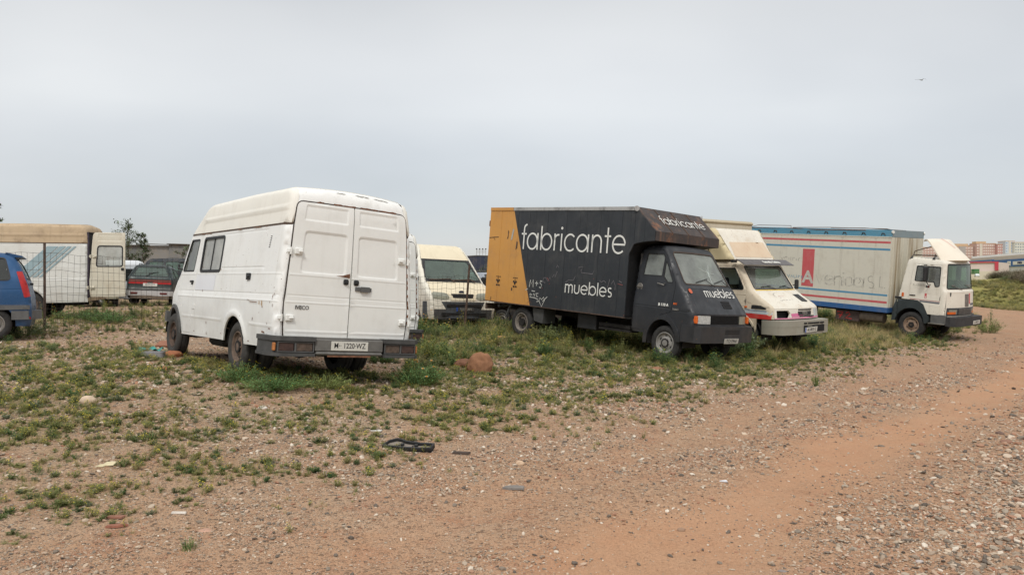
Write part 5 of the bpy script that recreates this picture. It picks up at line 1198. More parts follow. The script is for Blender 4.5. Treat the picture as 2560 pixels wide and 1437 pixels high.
b = MB(); o_ = [(.50, -1.0), (.60, -1.04), (.86, -1.03), (1.0, -.94), (1.09, -.5), (1.10, 0), (1.09, .5), (1.0, .94), (.86, 1.03), (.60, 1.04), (.50, 1.0)]
b.prism(o_, .42, .735, 'xy'); bb = b.out('front_bumper', paint('bumper_grey_green', (150, 148, 136), .7, dirt=.3, streak=.3, dirtcol=(120, 108, 92)), es)
b = MB()
for y0, y1 in ((-.24, -.12), (-.08, .40), (.44, .60)): b.box((1.095, (y0+y1)/2, .672), (.02, y1-y0, .035))
b.out('bumper_slot', M['dark'], bb)
b = MB(); b.box((1.09, .18, .55), (.025, .86, .15)); b.out('bumper_opening', M['dark'], bb)
b = MB(); b.prism([(x*1.004, y*1.004) for x, y in o_], .60, .612, 'xy'); b.out('bumper_crease', MATS['bumper_grey_green'], bb)
plate(es, (1.125, .02, .525), (0, 1, .03), (.12, 0, 1), 'AL·8035·Z', .50, .115, .098, eu=True, sx=.86)
# visor, wind fairing, box
Mv = MB(); n = 12
for i in range(n): pass
vx = [(.02, -1.0), (.06, -.9), (.12, -.5), (.14, 0), (.12, .5), (.06, .9), (.02, 1.02)]
V = [(x-.24, y, 2.10) for x, y in vx]+[(x, y, 1.975) for x, y in vx]+[(x-.24, y, 2.115) for x, y in vx]+[(x+.01, y, 1.985) for x, y in vx]; k = len(vx)
Mv.add(V, [(i, i+1, k+i+1, k+i) for i in range(k-1)]+[(2*k+i, 3*k+i, 3*k+i+1, 2*k+i+1) for i in range(k-1)]+[(k+i, k+i+1, 3*k+i+1, 3*k+i) for i in range(k-1)]+[(0, k, 3*k, 2*k), (k-1, 3*k-1, 4*k-1, 2*k-1)])
vi = Mv.out('sun_visor', flat('smoked_visor', (84, 80, 80), .5, var=.3), es, True, 40)
text('lettering', 'Estrella Galicia', .115, M['white'], vi, frame((.045, .02, 2.052), (0, 1, 0), (-.24, 0, .125)), .003, .004, 1.0)
for sd in (-1, 1):
    b = MB(); b.box((-.30, sd*.98, 2.06), (.10, .14, .06), bev=.01); b.out('visor_bracket', M['black'], es)
fp = [(-1.12, 2.10), (-1.12, 2.80), (-1.10, 2.84), (-1.03, 2.865), (-.93, 2.85), (-.86, 2.78), (-.44, 2.17), (-.41, 2.11)]
wf = lambda x, z: np.interp(z, [2.0, 2.35, 2.9], [.93, .94, .99])
Q = Body(fp, wf, .11, 1.0, None, es, P_ESTW)
for sd in (-1, 1): Q.side('fairing_side', fp, sd, mat=paint('yellowed_fairing', (204, 190, 152), .6, dirt=.35, dirtcol=(176, 152, 112), streak=.3), feats=[('fn', lambda P: -.05*np.exp(-((P[:, 0]+.95)/.2)**2-((P[:, 1]-2.2)/.3)**2))])
Fq, n = Q.fcap(fp[1:]); Q.cap('fairing_front', fp[1:], [(-.89, 0), (.89, 0), (.89, n), (-.89, n)], feats=[('panel', rect(-.62, .22, .78, .62, .06), .012, .03)])
Q.cap('fairing_stain', fp[1:], rp([(-.70, .63), (.80, .60), (.86, n-.06), (-.80, n-.06)], .05, 4), off=.003, thick=0, mat=paint('rust_stained_white', (210, 190, 164), .7, dirt=.6, dirtcol=(192, 162, 134), streak=.6))
bx = MB(); bx.box((-3.2, 0, 1.92), (4.0, 2.1, 2.2), bev=.05); bx.out('box_body', P_BOXC, es)
b = MB(); b.box((-3.2, 0, 3.03), (4.06, 2.14, .11), bev=.05); b.out('box_roof', paint('box_roof_tan', (180, 168, 142), .7, dirt=.3), es)
b = MB()
for sd in (-1, 1): b.box((-2.4, sd*.42, .62), (5.4, .08, .16))
b.box((-2.9, 0, .76), (4.4, 2.0, .04)); b.out('chassis', M['under'], es)
b = MB(); b.box((-1.32, 0, 1.9), (.02, 2.0, 2.1)); b.out('bulkhead', P_BOXC, es)
for sd in (-1, 1):
    wheel(es, (0, sd*.96, .345), .345, .19, sd, rr=.215, rimmat=M['rustrim']); wheel(es, (-3.3, sd*.98, .345), .345, .18, sd, rr=.215, rimmat=M['rustrim'], twin=True)
seat(es, -.72, .45, 1.0, mat=M['seatlt']); seat(es, -.72, -.45, 1.0); steering(es, -.22, .42, 1.38, .9, .22)
b = MB(); b.box((.05, 0, 1.27), (.3, 1.6, .18), bev=.04); b.out('dashboard', M['trim'], es)
b = MB(); b.box((-1.0, -.05, 1.72), (.02, 1.1, .45)); b.out('rear_cab_window', flat('pale_cab_window', (190, 196, 192), .6, var=.08), es)
b = MB(); q = K.fside(1)(np.array([[.12, 1.50]]), np.array([.0]))[0]; b.box(q+np.array([.02, .16, .02]), (.06, .13, .24), bev=.02); b.tube([q, q+np.array([.02, .12, 0])], .014, 6); b.out('side_mirror', M['black'], es)

# ------------------------------------------------------------------ long striped box lorry
P_WB = paint('white_box_panel', (206, 202, 188), .6, dirt=.28, dirtcol=(150, 138, 120), streak=.3, fade=.1)
P_WF = coord_paint('rust_streaked_front', lambda t: t.mix(t.rng(t.noise(1, 4, .6, t.mapping((5, 5, .25))), .45, .75, 0, .9, True), srgb(204, 200, 184), srgb(146, 124, 92)), .6, .2, .5, 0, (140, 116, 86))
P_BL = paint('teal_blue_cover', (84, 142, 168), .7, dirt=.3, dirtcol=(130, 140, 140), streak=.2, chips=.2)
P_BLU = paint('strong_blue_paint', (30, 86, 142), .5, dirt=.25, streak=.2, chips=.08)
P_BLG = paint('grey_blue_paint', (128, 144, 150), .6, dirt=.25, streak=.3)
P_RED = paint('faded_red_stripe', (192, 84, 88), .6, dirt=.3, dirtcol=(204, 170, 160), streak=.2, chips=.15)
P_LB = paint('faded_blue_stripe', (76, 138, 172), .6, dirt=.25, dirtcol=(170, 180, 180), streak=.2, chips=.1)
wt = thing('box_lorry', 'long white box lorry with red and blue stripes and a red block lettered A', 'truck', mat=VP['white'])
X0, X1 = -.35, 6.15; cuts = [X0, .85, 2.04, 3.23, 4.42, 5.61, X1]
for sd in (-1, 1):
    for a, c in zip(cuts[:-1], cuts[1:]):
        b = MB(); b.box(((a+c)/2, sd*1.125, 2.075), (c-a-.004, .03, 2.34)); b.out('side_panel', P_WB, wt)
    b = MB(); b.box(((X0+X1)/2, sd*1.145, .825), (X1-X0+.04, .05, .165)); b.out('lower_band', P_BLU, wt)
    b = MB(); b.box(((X0+X1)/2, sd*1.128, 3.37), (X1-X0, .03, .235)); b.out('roof_cover_side', P_BL, wt)
    b = MB(); b.box(((X0+X1)/2, sd*1.143, 3.248), (X1-X0, .02, .03)); b.out('cover_rail', P_WB, wt)
b = MB()
for c in cuts[1:-1]:
    for s_ in (-.02, .02):
        for k in range(30): b.box((c+s_, -1.1415, 1.0+k*.075), (.009, .003, .009))
b.out('rivet_rows', MATS.get('dull_rivet') or flat('dull_rivet', (120, 116, 108), .7), wt)['kind'] = 'stuff'
for z_, h_, m in ((3.07, .065, P_RED), (2.835, .065, P_LB), (1.317, .06, P_LB), (1.08, .07, P_RED)):
    x_ = X0; 
    b = MB(); b.box(((X0+X1)/2-.01, -1.1415, z_), (X1-X0-.04, .003, h_)); b.out('painted_stripe', m, wt)
b = MB(); b.prism([(2.96, 1.41), (3.42, 1.40), (3.41, 2.745), (2.95, 2.74)], -1.140, -1.1435); b.out('red_block', P_RED, wt)
text('letter_a', 'A', .60, MATS.get('worn_letter') or flat('worn_letter', (188, 184, 176), .7, var=.25, scale=14), wt, frame((3.20, -1.146, 1.72), XS, YS), .001, .02, 1.02)
ghost = flat('ghost_lettering', (192, 188, 176), .8, var=.25, scale=12); gd = flat('ghost_outline', (122, 118, 112), .8, var=.5, scale=14)
strokes('ghost_word', None, 1, ghost, wt, frame((3.50, -1.1415, 1.52), XS, YS), .045, ext=.001, lines=[[(p[0]*.36+dx, p[1]*.33) for p in l] for g, dx in ((('v', 0)), ('e', .34), ('n', .68), ('i', 1.0), ('d', 1.08), ('a', 1.42)) for l in ({'v': [[(.05, 1), (.45, 0), (.85, 1)]], 'd': [_circ(.5, .5, .45, 0, 360), [(1.0, 0), (1.0, 1.4)]]}.get(g) or GL[g][0])])
strokes('ghost_word', None, 1, gd, wt, frame((3.50, -1.142, 1.52), XS, YS), .012, ext=.001, lines=[[(.36, .2), (.38, .28), (.46, .33)], [(.52, .2), (.66, .2)], [(.38, .05), (.46, .0)], [(.74, 0), (.74, .12)], [(.80, .3), (.92, .33), (.99, .27)], [(1.0, 0), (1.0, .2)], [(1.15, .25), (1.15, .02)], [(1.35, .1), (1.35, .3)], [(1.62, .3), (1.68, .2), (1.6, .12)], [(1.72, .0), (1.76, .0)], _circ(2.03, .30, .10, 60, 260, 8)+_circ(2.05, .10, .10, 80, -130, 8), [(2.34, .42), (2.34, .05), (2.46, .05)], [(2.14, .0), (2.17, .0)], [(2.5, .04), (2.53, .03)]])
strokes('ghost_word', None, 1, gd, wt, frame((1.98, -1.142, 2.30), XS, YS), .012, ext=.001, lines=[[(.1, .08), (.14, 0), (.2, .1)], _circ(.3, .06, .06, 30, 200, 6), [(.42, .1), (.42, .02)], [(.5, .12), (.5, .0)], [(.58, .0), (.58, .1), (.66, .1)], [(.72, 0), (.72, .08)], _circ(.85, .04, .05, 60, 250, 6)])
strokes('blue_scrawl', None, 1, P_LB, wt, frame((2.38, -1.146, 1.68), XS, YS), .014, ext=.001, lines=[[(0, .1), (.05, .0), (.1, .1)], [(.14, 0), (.18, .09), (.22, 0)], [(.26, .1), (.27, .0), (.34, .0)], [(.38, .1), (.38, 0)], [(.44, 0), (.45, .1), (.5, .07), (.45, .04)], [(.56, .08), (.62, .0)], [(.62, .08), (.56, .0)]])
b = MB()
for i in range(7):   # rolled cover ribs on the front wall
    b.box((X1+.006, -1.0+i*.33, 2.07), (.03, .03, 2.30), bev=.006)
b.box((X1-.01, 0, 2.075), (.03, 2.22, 2.34)); b.out('front_wall', P_WF, wt)
b = MB(); b.box((X1-.01, 0, 3.37), (.03, 2.22, .235)); b.box((X1-.005, 0, .825), (.04, 2.24, .16), m=1); b.out('front_header', [P_BLG, P_BLU], wt)
b = MB(); b.box(((X0+X1)/2, 0, 3.43), (X1-X0-.06, 2.2, .03)); b.box(((X0+X1)/2, 0, .80), (X1-X0-.06, 2.2, .08)); b.box((X0+.01, 0, 2.0), (.03, 2.2, 2.4)); b.out('box_core', M['grey'], wt)
b = MB()
for i in range(9): b.tube([(.35+.68*i, -1.15, 3.30), (.38+.68*i, -1.165, 3.38), (.46+.68*i, -1.16, 3.37), (.48+.68*i, -1.15, 3.30)], .012, 5)
b.out('cover_hooks', M['rustdk'], wt)['kind'] = 'stuff'
b = MB(); P_ = [(X0+.2+i*.45, -1.14+rnd(-.01, .01), 3.455+rnd(-.02, .015)) for i in range(13)]; b.tube(P_, .014, 5); b.out('frayed_edge', M['rust'], wt)
b = MB(); b.tube([(.7, -1.1, 3.49), (1.0, -1.1, 3.56), (2.4, -1.12, 3.56), (2.4, -1.12, 3.49)], .01, 5); b.tube([(2.4, -1.0, 3.5), (3.9, -1.02, 3.53), (5.9, -1.0, 3.52), (6.1, -1.0, 3.48)], .012, 5); b.tube([(5.6, 1.0, 3.5), (4.5, .2, 3.55), (3.9, -1.0, 3.52)], .012, 5); b.out('cover_tube', M['rustdk'], wt)
for sd in (-1, 1):
    b = MB(); b.tube([(X1+.0, sd*1.12, 3.42), (X1+.035, sd*1.14, 3.42)], .05, 12); b.out('corner_lamp', M['white'], wt)
# cab
wz = smooth_w([(.5, 1.05), (1.0, 1.06), (1.7, 1.04), (2.46, .94), (2.62, .88)])
prof = [(6.42, .7), (6.42, 1.25), (6.50, 1.7), (6.60, 2.44), (6.62, 2.54), (6.68, 2.61), (6.8, 2.635), (7.7, 2.59), (7.86, 2.55), (7.93, 2.48), (8.035, 1.64), (8.08, 1.60), (8.11, 1.1), (8.09, .82), (8.08, .75)]
def warp(V):
    V = V.copy(); x, y, z = V[:, 0], V[:, 1], V[:, 2]; V[:, 0] -= np.clip((x-7.0)/.9, 0, 1)*.16*np.abs(y/1.0)**3; return V
K = Body(prof, lambda x, z: wz(z), .06, 1.08, warp, wt, paint('cab_white_paint', (222, 217, 204), .45, dirt=.25, streak=.25, fade=.1, chips=.1))
door = rp([(6.80, .84), (6.78, 1.3), (6.83, 2.42), (7.86, 2.42), (7.965, 1.62), (7.97, .84), (7.60, .84), (7.42, 1.10), (7.2, 1.2), (6.95, 1.2)], .04, 3) if 0 else rp([(7.52, .83), (7.36, 1.1), (7.12, 1.24), (6.78, 1.27), (6.84, 2.42), (7.86, 2.41), (7.955, 1.62), (7.965, .83)], .035, 3)
win = rp([(6.93, 1.87), (6.95, 2.36), (7.82, 2.35), (7.89, 1.73), (7.73, 1.72), (7.66, 1.86)], .04, 3)
for sd in (-1, 1):
    K.side('cab_side', prof[1:12]+[(8.10, .84), (7.52, .83), (7.36, 1.1), (7.12, 1.24), (6.44, 1.27)], sd, holes=[grow(door, .005)])
    d = K.side('cab_door', door, sd, holes=[win], off=.003, thick=.035, feats=[('line', [(6.82, 1.60), (7.92, 1.60)], -.004, .01), ('line', [(7.5, 1.12), (7.92, 1.10)], .008, .014), ('line', [(7.3, 1.47), (7.8, 1.44)], -.006, .012)])
    K.side('window_seal', grow(win, .012), sd, holes=[grow(win, -.014)], off=.007, thick=.02, mat=M['black'], parent=d); K.side('window_pane', grow(win, -.004), sd, off=-.01, thick=0, mat=M['glass'], parent=d)
    q = K.fside(sd)(np.array([[6.90, 1.40]]), np.array([.014]))[0]; b = MB(); b.box(q, (.19, .03, .03), bev=.008); b.out('door_handle', M['black'], d)
    for z0, z1, m, rgb in ((1.27, 1.285, 'thin_red_line', (150, 40, 62)), (1.20, 1.25, 'grey_line', (96, 100, 108))):
        K.side('painted_band', [(6.82 if z0 > 1.25 else 7.2, z0), (7.955, z0-.02), (7.955, z1-.02), (6.82 if z0 > 1.25 else 7.16, z1)], sd, off=.006, thick=.001, mat=MATS.get(m) or paint(m, rgb, .5, dirt=.15), parent=d)
    K.side('crest', rect(7.36, 1.33, 7.44, 1.49, .0), sd, off=.006, thick=.001, mat=P_RED, parent=d); K.side('crest_letter', [(7.375, 1.345), (7.40, 1.41), (7.425, 1.345)], sd, off=.008, thick=0, mat=M['white'], parent=d)
    q = K.fside(sd)(np.array([[7.10, 1.74]]), np.array([.008]))[0]
    text('lettering', 'L-35S', .09, ghost, d, frame(q, (sd*-1, 0, 0), (0, 0, 1)), .001, .004, 1.8)
    q = K.fside(sd)(np.array([[7.41, 1.71]]), np.array([.008]))[0]; b = MB(); b.box(q, (.06, .004, .07)); b.box(q+np.array([.06, 0, 0]), (.05, .004, .07), m=1); b.out('door_badge', [M['greydk'], M['reddk']], d)
    K.side('side_repeater', rect(6.56, 1.33, 6.62, 1.46, .02), sd, off=.02, thick=.02, mat=M['amber'])
    # dark lower valance round the wheel
    ar = [(6.9+.52*math.cos(a), .46+.52*math.sin(a)) for a in np.linspace(.12, 3.02, 16)]
    K.side('wheel_valance', [(7.50, .52), (7.58, .60), (7.50, .86), (7.34, 1.13), (7.12, 1.235), (6.40, 1.23), (6.30, .95), (6.27, .52)]+[p for p in reversed(ar)], sd, off=.02, thick=.12, mat=flat('dark_green_plastic', (42, 50, 52), .7, var=.25, scale=4))
    b = MB(); b.box((6.45, sd*1.03, 1.285), (.22, .08, .07), bev=.01); b.box((6.50, sd*1.05, 1.18), (.16, .03, .08), m=1); b.out('marker_box', [M['black'], M['lensdull']], wt)
    b = MB(); b.box((7.75, sd*1.0, .69), (.46, .14, .28), bev=.01); b.box((7.73, sd*1.03, .555), (.5, .20, .03), m=1); b.out('cab_step', [M['grey'], M['steel']], wt)
    b = MB(); q = K.fside(sd)(np.array([[7.3, 2.40]]), np.array([.02]))[0]; q2 = K.fside(sd)(np.array([[7.55, 1.78]]), np.array([.02]))[0]
    b.box(((q+q2)/2+np.array([0, sd*.22, .03])), (.12, .26, .50) if 0 else (.10, .24, .48), bev=.035); b.tube([q2, q2+np.array([0, sd*.16, .0]), q2+np.array([-.05, sd*.2, .1])], .014, 6); b.tube([q, q+np.array([0, sd*.2, .0])], .014, 6); b.out('side_mirror', M['black'], wt)
    b = MB(); pts = [(6.9+.52*math.cos(a), .46+.52*math.sin(a)) for a in np.linspace(-.1, math.pi+.1, 14)]; V = [(x, sd*1.0, z) for x, z in pts]+[(x, sd*.5, z) for x, z in pts]; n = len(pts); b.add(V, [(i, i+1, n+i+1, n+i) for i in range(n-1)]); b.add([(x, sd*.5, z) for x, z in pts], [tuple(range(n))]); b.out('wheel_housing', M['under'], wt)
tp = prof[1:10]; Ft, n = K.fcap(tp); K.cap('cab_roof', tp, [(-1.02, 0), (1.02, 0), (1.02, n), (-1.02, n)], holes=[])
ws = prof[9:11]; Fw, n = K.fcap(ws); wp = rect(-.98, .02, .98, n-.02, .08)
K.cap('windscreen_frame', ws, [(-1.02, 0), (1.02, 0), (1.02, n), (-1.02, n)], holes=[wp]); K.cap('windscreen_seal', ws, grow(wp, .004), holes=[grow(wp, -.03)], off=.006, thick=.015, mat=M['black']); K.cap('windscreen', ws, grow(wp, -.01), off=-.006, thick=0, mat=M['glassgreen'])
no = prof[10:]; Fn, n = K.fcap(no)
K.cap('front_panel', no, [(-1.02, 0), (1.02, 0), (1.02, n), (-1.02, n)], feats=[('line', [(-.98, .10), (.98, .10)], .010, .02)])
K.cap('logo_panel', no, rect(-.02, .16, .26, .56, .01), off=.01, thick=.012, mat=flat('soot_grey', (112, 106, 100), .7, var=.5, scale=5)); K.cap('painted_band', no, rect(.30, .14, .40, .48, 0), off=.004, thick=.001, mat=P_RED); K.cap('painted_band', no, rect(.42, .46, .92, .53, 0), off=.004, thick=.001, mat=MATS['grey_line'])
K.cap('lamp_bar', no, rect(-1.0, .59, 1.0, .84, .02), off=.012, thick=.04, mat=flat('dark_grille_plastic', (58, 62, 68), .6))
for sd in (-1, 1):
    K.cap('headlight', no, rect(min(sd*.56, sd*.92), .645, max(sd*.56, sd*.92), .79, .015), off=.022, thick=.02, mat=M['lensdull']); K.cap('indicator', no, rect(min(sd*.62, sd*.97), .715, max(sd*.62, sd*.97), .79, .01), off=.027, thick=.02, mat=M['amber'])
b = MB()
for k in range(7):
    p = Fn(np.array([[.0, .625+.03*k]]), np.array([.03]))[0]; b.box(p, (.012, .98, .010))
b.out('grille_bars', M['steel'], wt)['kind'] = 'stuff'
b = MB(); b.prism([(7.98, -1.06), (8.12, -1.08), (8.26, -1.0), (8.30, -.5), (8.30, .5), (8.26, 1.0), (8.12, 1.08), (7.98, 1.06)], .50, .79, 'xy'); b.out('front_bumper', flat('worn_black_bumper', (48, 48, 50), .7, var=.3, scale=6), wt)
plate(wt, (8.315, .46, .60), (0, 1, .02), (.05, 0, 1), 'AL·9057·A', .50, .11, .095, sx=.86)
for y0, y1 in ((-.75, -.2), (.2, .75)):
    b = MB(); q = Fn(np.array([[y1, .02]]), np.array([.02]))[0]; a = Fw(np.array([[y0, .72], [y1, .80]]), np.array([.02, .02])); b.tube([tuple(q), tuple(a[0])], .008, 5); b.tube([tuple(a[0]+np.array([0, -.1, .02])), tuple(a[0]+np.array([0, .35, 0.01]))], .009, 5); b.out('wiper', M['steel'], wt)
# roof spoiler on its rack
dp = [(6.93, 3.10), (6.80, 3.22), (6.86, 3.27), (7.10, 3.30), (7.28, 3.26), (7.45, 3.14), (8.04, 2.66), (8.05, 2.62), (7.98, 2.60), (7.45, 2.66)]
V = []; ny = 12; up = [(7.05, 3.19), (7.12, 3.245), (7.24, 3.25), (7.42, 3.14), (7.66, 2.955), (7.90, 2.76), (8.10, 2.585)]
g = [[(7.07+(x-7.07)*(1-.44*abs(s_)**2.2), s_*.87, z-.03*abs(s_)**3) for (x, z) in up] for s_ in np.linspace(-1, 1, ny+1)]
k = len(up); b = MB(); V = [p for r_ in g for p in r_]; V2 = [(p[0]-.025, p[1], p[2]-.02) for p in V]; m_ = len(V)
b.add(V+V2, [(i*k+j, i*k+j+1, (i+1)*k+j+1, (i+1)*k+j) for i in range(ny) for j in range(k-1)]+[(m_+i*k+j, m_+(i+1)*k+j, m_+(i+1)*k+j+1, m_+i*k+j+1) for i in range(ny) for j in range(k-1)]
 +[(i*k+j, i*k+j+1, m_+i*k+j+1, m_+i*k+j) for i in (0, ny) for j in range(k-1)]+[(i*k+j, (i+1)*k+j, m_+(i+1)*k+j, m_+i*k+j) for i in range(ny) for j in (0, k-1)])
sp_ = b.out('roof_spoiler', paint('spoiler_cream', (226, 217, 200), .5, dirt=.2, streak=.1, fade=.15), wt, True, 50)
b = MB(); L_ = [(7.06, 3.197), (7.12, 3.25), (7.24, 3.255), (7.42, 3.146), (7.66, 2.963)]; n = len(L_); b.add([(x, -.16+i*.05, z) for i, (x, z) in enumerate(L_)]+[(x, -.07+i*.035, z) for i, (x, z) in enumerate(L_)], [(i, i+1, n+i+1, n+i) for i in range(n-1)]); b.out('red_flash', MATS.get('pale_red') or paint('pale_red', (222, 146, 130), .5, dirt=.1), sp_)
for x_ in (6.72, 7.42):
    b = MB()
    for sd in (-1, 1): b.add([(x_-.07, sd*.93, 2.47), (x_+.07, sd*.93, 2.47), (x_+.03, sd*.86, 2.66), (x_-.03, sd*.86, 2.66)], [(0, 1, 2, 3)])
    b.tube([(x_, -.9, 2.60), (x_, -.8, 2.69), (x_, .8, 2.69), (x_, .9, 2.60)], .018, 6); b.out('roof_rack', M['greydk'], wt)
b = MB(); b.tube([(6.72, -.75, 2.69), (6.74, -.75, 2.82), (7.30, -.75, 3.0)], .016, 5); b.tube([(6.72, .75, 2.69), (7.3, .75, 3.0)], .016, 5); b.tube([(6.72, -.6, 2.7), (7.5, -.6, 2.70)], .014, 5); b.out('spoiler_strut', M['rustdk'], wt)
b = MB()
for sd in (-1, 1): b.box((3.8, sd*.42, .72), (8.0, .08, .2))
b.tube([(6.9, -.9, .42), (6.9, .9, .42)], .06, 8); b.tube([(2.0, -.9, .42), (2.0, .9, .42)], .06, 8); b.out('chassis', M['under'], wt)
b = MB(); b.box((4.70, -.85, .50), (.85, .35, .36), bev=.02); tb = b.out('side_locker', flat('grimy_locker', (72, 58, 54), .9, var=.4), wt)
strokes('sprayed_number', None, 1, flat('red_spray', (172, 44, 40), .7), tb, frame((4.34, -1.03, .40), XS, YS), .035, ext=.001, lines=[[(0, .2), (.22, .21), (.10, 0)], [(.06, .1), (.2, .1)], [(.32, .18), (.42, .22), (.48, .15), (.32, .01), (.55, .0)]])
b = MB(); b.lathe([(0, -.42), (.17, -.41), (.17, .41), (0, .42)], (5.52, -.82, .52), 'x', 16); b.out('fuel_tank', flat('dusty_tank', (112, 100, 88), .8, var=.3), wt)
for sd in (-1, 1):
    wheel(wt, (6.9, sd*1.03, .425), .425, .24, sd, rr=.25, rimmat=flat('dusty_rim', (140, 118, 100), .85, .0, var=.3)); wheel(wt, (2.0, sd*1.08, .425), .425, .23, sd, rr=.25, rimmat=MATS['dusty_rim'], twin=True)
seat(wt, 7.2, .5, 1.45); seat(wt, 7.2, -.5, 1.45); steering(wt, 7.7, .5, 1.72, .7, .23)
b = MB(); b.box((7.85, 0, 1.5), (.3, 1.8, .22), bev=.05); b.box((6.62, 0, 1.55), (.02, 1.9, .6)); b.out('dashboard', M['trim'], wt)
# ------------------------------------------------------------------ ordinary cars and vans behind the wire fence
def arches(axles, r, zc, zb):
    pts = []
    for ax in sorted(axles, reverse=True): 
        a0 = math.asin(max(-1, min(1, (zb-zc)/r))); pts += [(ax+r*math.cos(a), zc+r*math.sin(a)) for a in np.linspace(a0, math.pi-a0, 12)]
    return pts
def car(root, prof, W, body, glassm, seg, wins=(), axles=(.8, 3.4), R=.31, rimm=None, zb=.24, r=.08, warp=None, W0=.85, doorlines=(), feats=(), arch=.37, sides=(1, -1), Wheel=.19):
    """seg: list of (name, i0, i1, material, windows, glass) strips over the profile"""
    B = Body(prof, W, r, W0, warp, root, body)
    zc = R
    for sd in sides:
        low = arches(axles, arch, zc, zb)
        outer = list(prof)+[p for p in low]
        B.side('body_side', outer, sd, holes=[w for w in wins], feats=list(feats)+[('line', l, -.006, .008) for l in doorlines])
        for w in wins:
            B.side('window_seal', grow(w, .012), sd, holes=[grow(w, -.014)], off=.004, thick=.02, mat=M['black']); B.side('window_pane', grow(w, -.004), sd, off=-.01, thick=0, mat=glassm)
        for ax in axles:
            b = MB(); yy = float(W(np.array([ax]), np.array([.5]))[0]) if True else .8; pts = [(ax+arch*math.cos(a), zc+arch*math.sin(a)) for a in np.linspace(-.2, math.pi+.2, 12)]; V = [(x, sd*(yy-.03), z) for x, z in pts]+[(x, sd*.45, z) for x, z in pts]; n = len(pts); b.add(V, [(i, i+1, n+i+1, n+i) for i in range(n-1)]); b.add([(x, sd*.45, z) for x, z in pts], [tuple(range(n))]); b.out('wheel_housing', M['under'], root)
            wheel(root, (ax, sd*(yy-.02), R-.005), R, Wheel, sd, rr=R*.62, rimmat=rimm or M['steel'], holes=0)
    for nm, i0, i1, m, hs, gm in seg:
        ln = prof[i0:i1+1]; F, n = B.fcap(ln); e = W0-r
        hs = [h(n) for h in hs]
        o = B.cap(nm, ln, [(-e, 0), (e, 0), (e, n), (-e, n)], mat=m or body, holes=hs)
        for h in hs: B.cap('window_seal', ln, grow(h, .01), holes=[grow(h, -.012)], off=.004, thick=.02, mat=M['black'], parent=o); B.cap('window_pane', ln, grow(h, -.003), off=-.008, thick=0, mat=gm or glassm, parent=o)
    b = MB(); x0, x1 = min(p[0] for p in prof)+.1, max(p[0] for p in prof)-.1; b.box(((x0+x1)/2, 0, zb+.04), (x1-x0, 1.35, .06))
    for ax in axles: b.tube([(ax, -.6, R), (ax, .6, R)], .04, 6)
    b.out('floor_pan', M['under'], root)
    return B
# --- cream and white van facing us behind the fence
tr = thing('parked_van', 'white van with a cream roof facing us from behind the wire fence post', 'van', mat=VP['transit'])
wz = smooth_w([(.3, .92), (.5, .955), (1.0, .975), (1.35, .93), (2.0, .83), (2.4, .72)])
prof = [(-4.0, .3), (-4.0, 1.2), (-3.95, 2.1), (-3.8, 2.36), (-3.5, 2.42), (-.9, 2.42), (-.66, 2.37), (-.5, 2.26), (-.22, 1.98), (.44, 1.33), (.60, 1.25), (.88, 1.06), (1.0, .96), (1.06, .80), (1.09, .60), (1.09, .34)]
def warp(V):
    V = V.copy(); x, y, z = V[:, 0], V[:, 1], V[:, 2]; V[:, 0] -= np.clip((x+.6)/1.2, 0, 1)*.24*np.abs(y/.9)**2.6; V[:, 1] *= 1-np.clip((x-.3)/.8, 0, 1)*.05; V[:, 2] += .04*np.clip(1-(y/.7)**2, 0, 1)*np.clip((z-2.2)/.2, 0, 1); return V
P_TR = paint('transit_white', (222, 218, 204), .4, dirt=.3, streak=.25); P_TRC = paint('transit_cream_top', (222, 211, 184), .5, dirt=.2, streak=.2)
fw = rp([(-.75, 1.35), (-.70, 1.92), (-.35, 1.92), (.22, 1.35)], .05, 3); P_TRG = P_TR
B = car(tr, prof, lambda x, z: wz(z), P_TR, M['glass'], [('roof_panel', 2, 8, P_TRC, [], None), ('windscreen_frame', 8, 9, M['black'], [lambda n: rp([(-.74, .05), (.74, .05), (.86, n-.10), (-.86, n-.10)], .10, 4)], M['glassgreen']), ('bonnet', 9, 12, P_TRC, [], None), ('front_panel', 12, 14, P_TR, [], None), ('bumper_skin', 14, 15, M['greydk'], [], None)],
  wins=[fw], axles=(0, -3.3), R=.33, zb=.34, W0=.95, r=.09, arch=.40, doorlines=[[(-.85, .5), (-.85, 2.0)]])
no = prof[11:14]; Fn, n = B.fcap(no)
for sd in (-1, 1):
    hp_ = [(sd*.86, .10), (sd*.80, .02), (sd*.50, .05), (sd*.42, .09), (sd*.38, .24), (sd*.52, .28), (sd*.84, .25)]; hp_ = hp_ if sd > 0 else hp_[::-1]
    o = B.cap('headlight', no, rp(hp_, .03, 3), off=.012, thick=.03, mat=M['lensdull']) 
    f = B.fside(sd)(np.array([[-.05, 1.38]]), np.array([.0]))[0]; b = MB(); b.box(f+np.array([.10, sd*.19, -.06]), (.14, .18, .40), bev=.04); b.tube([f, f+np.array([0, sd*.12, -.05])], .025, 6); o = b.out('side_mirror', M['black'], tr)
    b = MB(); b.box(f+np.array([.175, sd*.19, -.22]), (.01, .09, .05)); b.out('mirror_lamp', M['reddk'], o)
B.cap('grille_surround', no, rp([(-.40, .06), (.40, .06), (.35, .30), (-.35, .30)], .03, 3), off=.018, thick=.03, mat=P_TRC)
o = B.cap('grille', no, rp([(-.33, .10), (.33, .10), (.28, .23), (-.28, .23)], .02, 3), off=.026, thick=.02, mat=M['dark'])
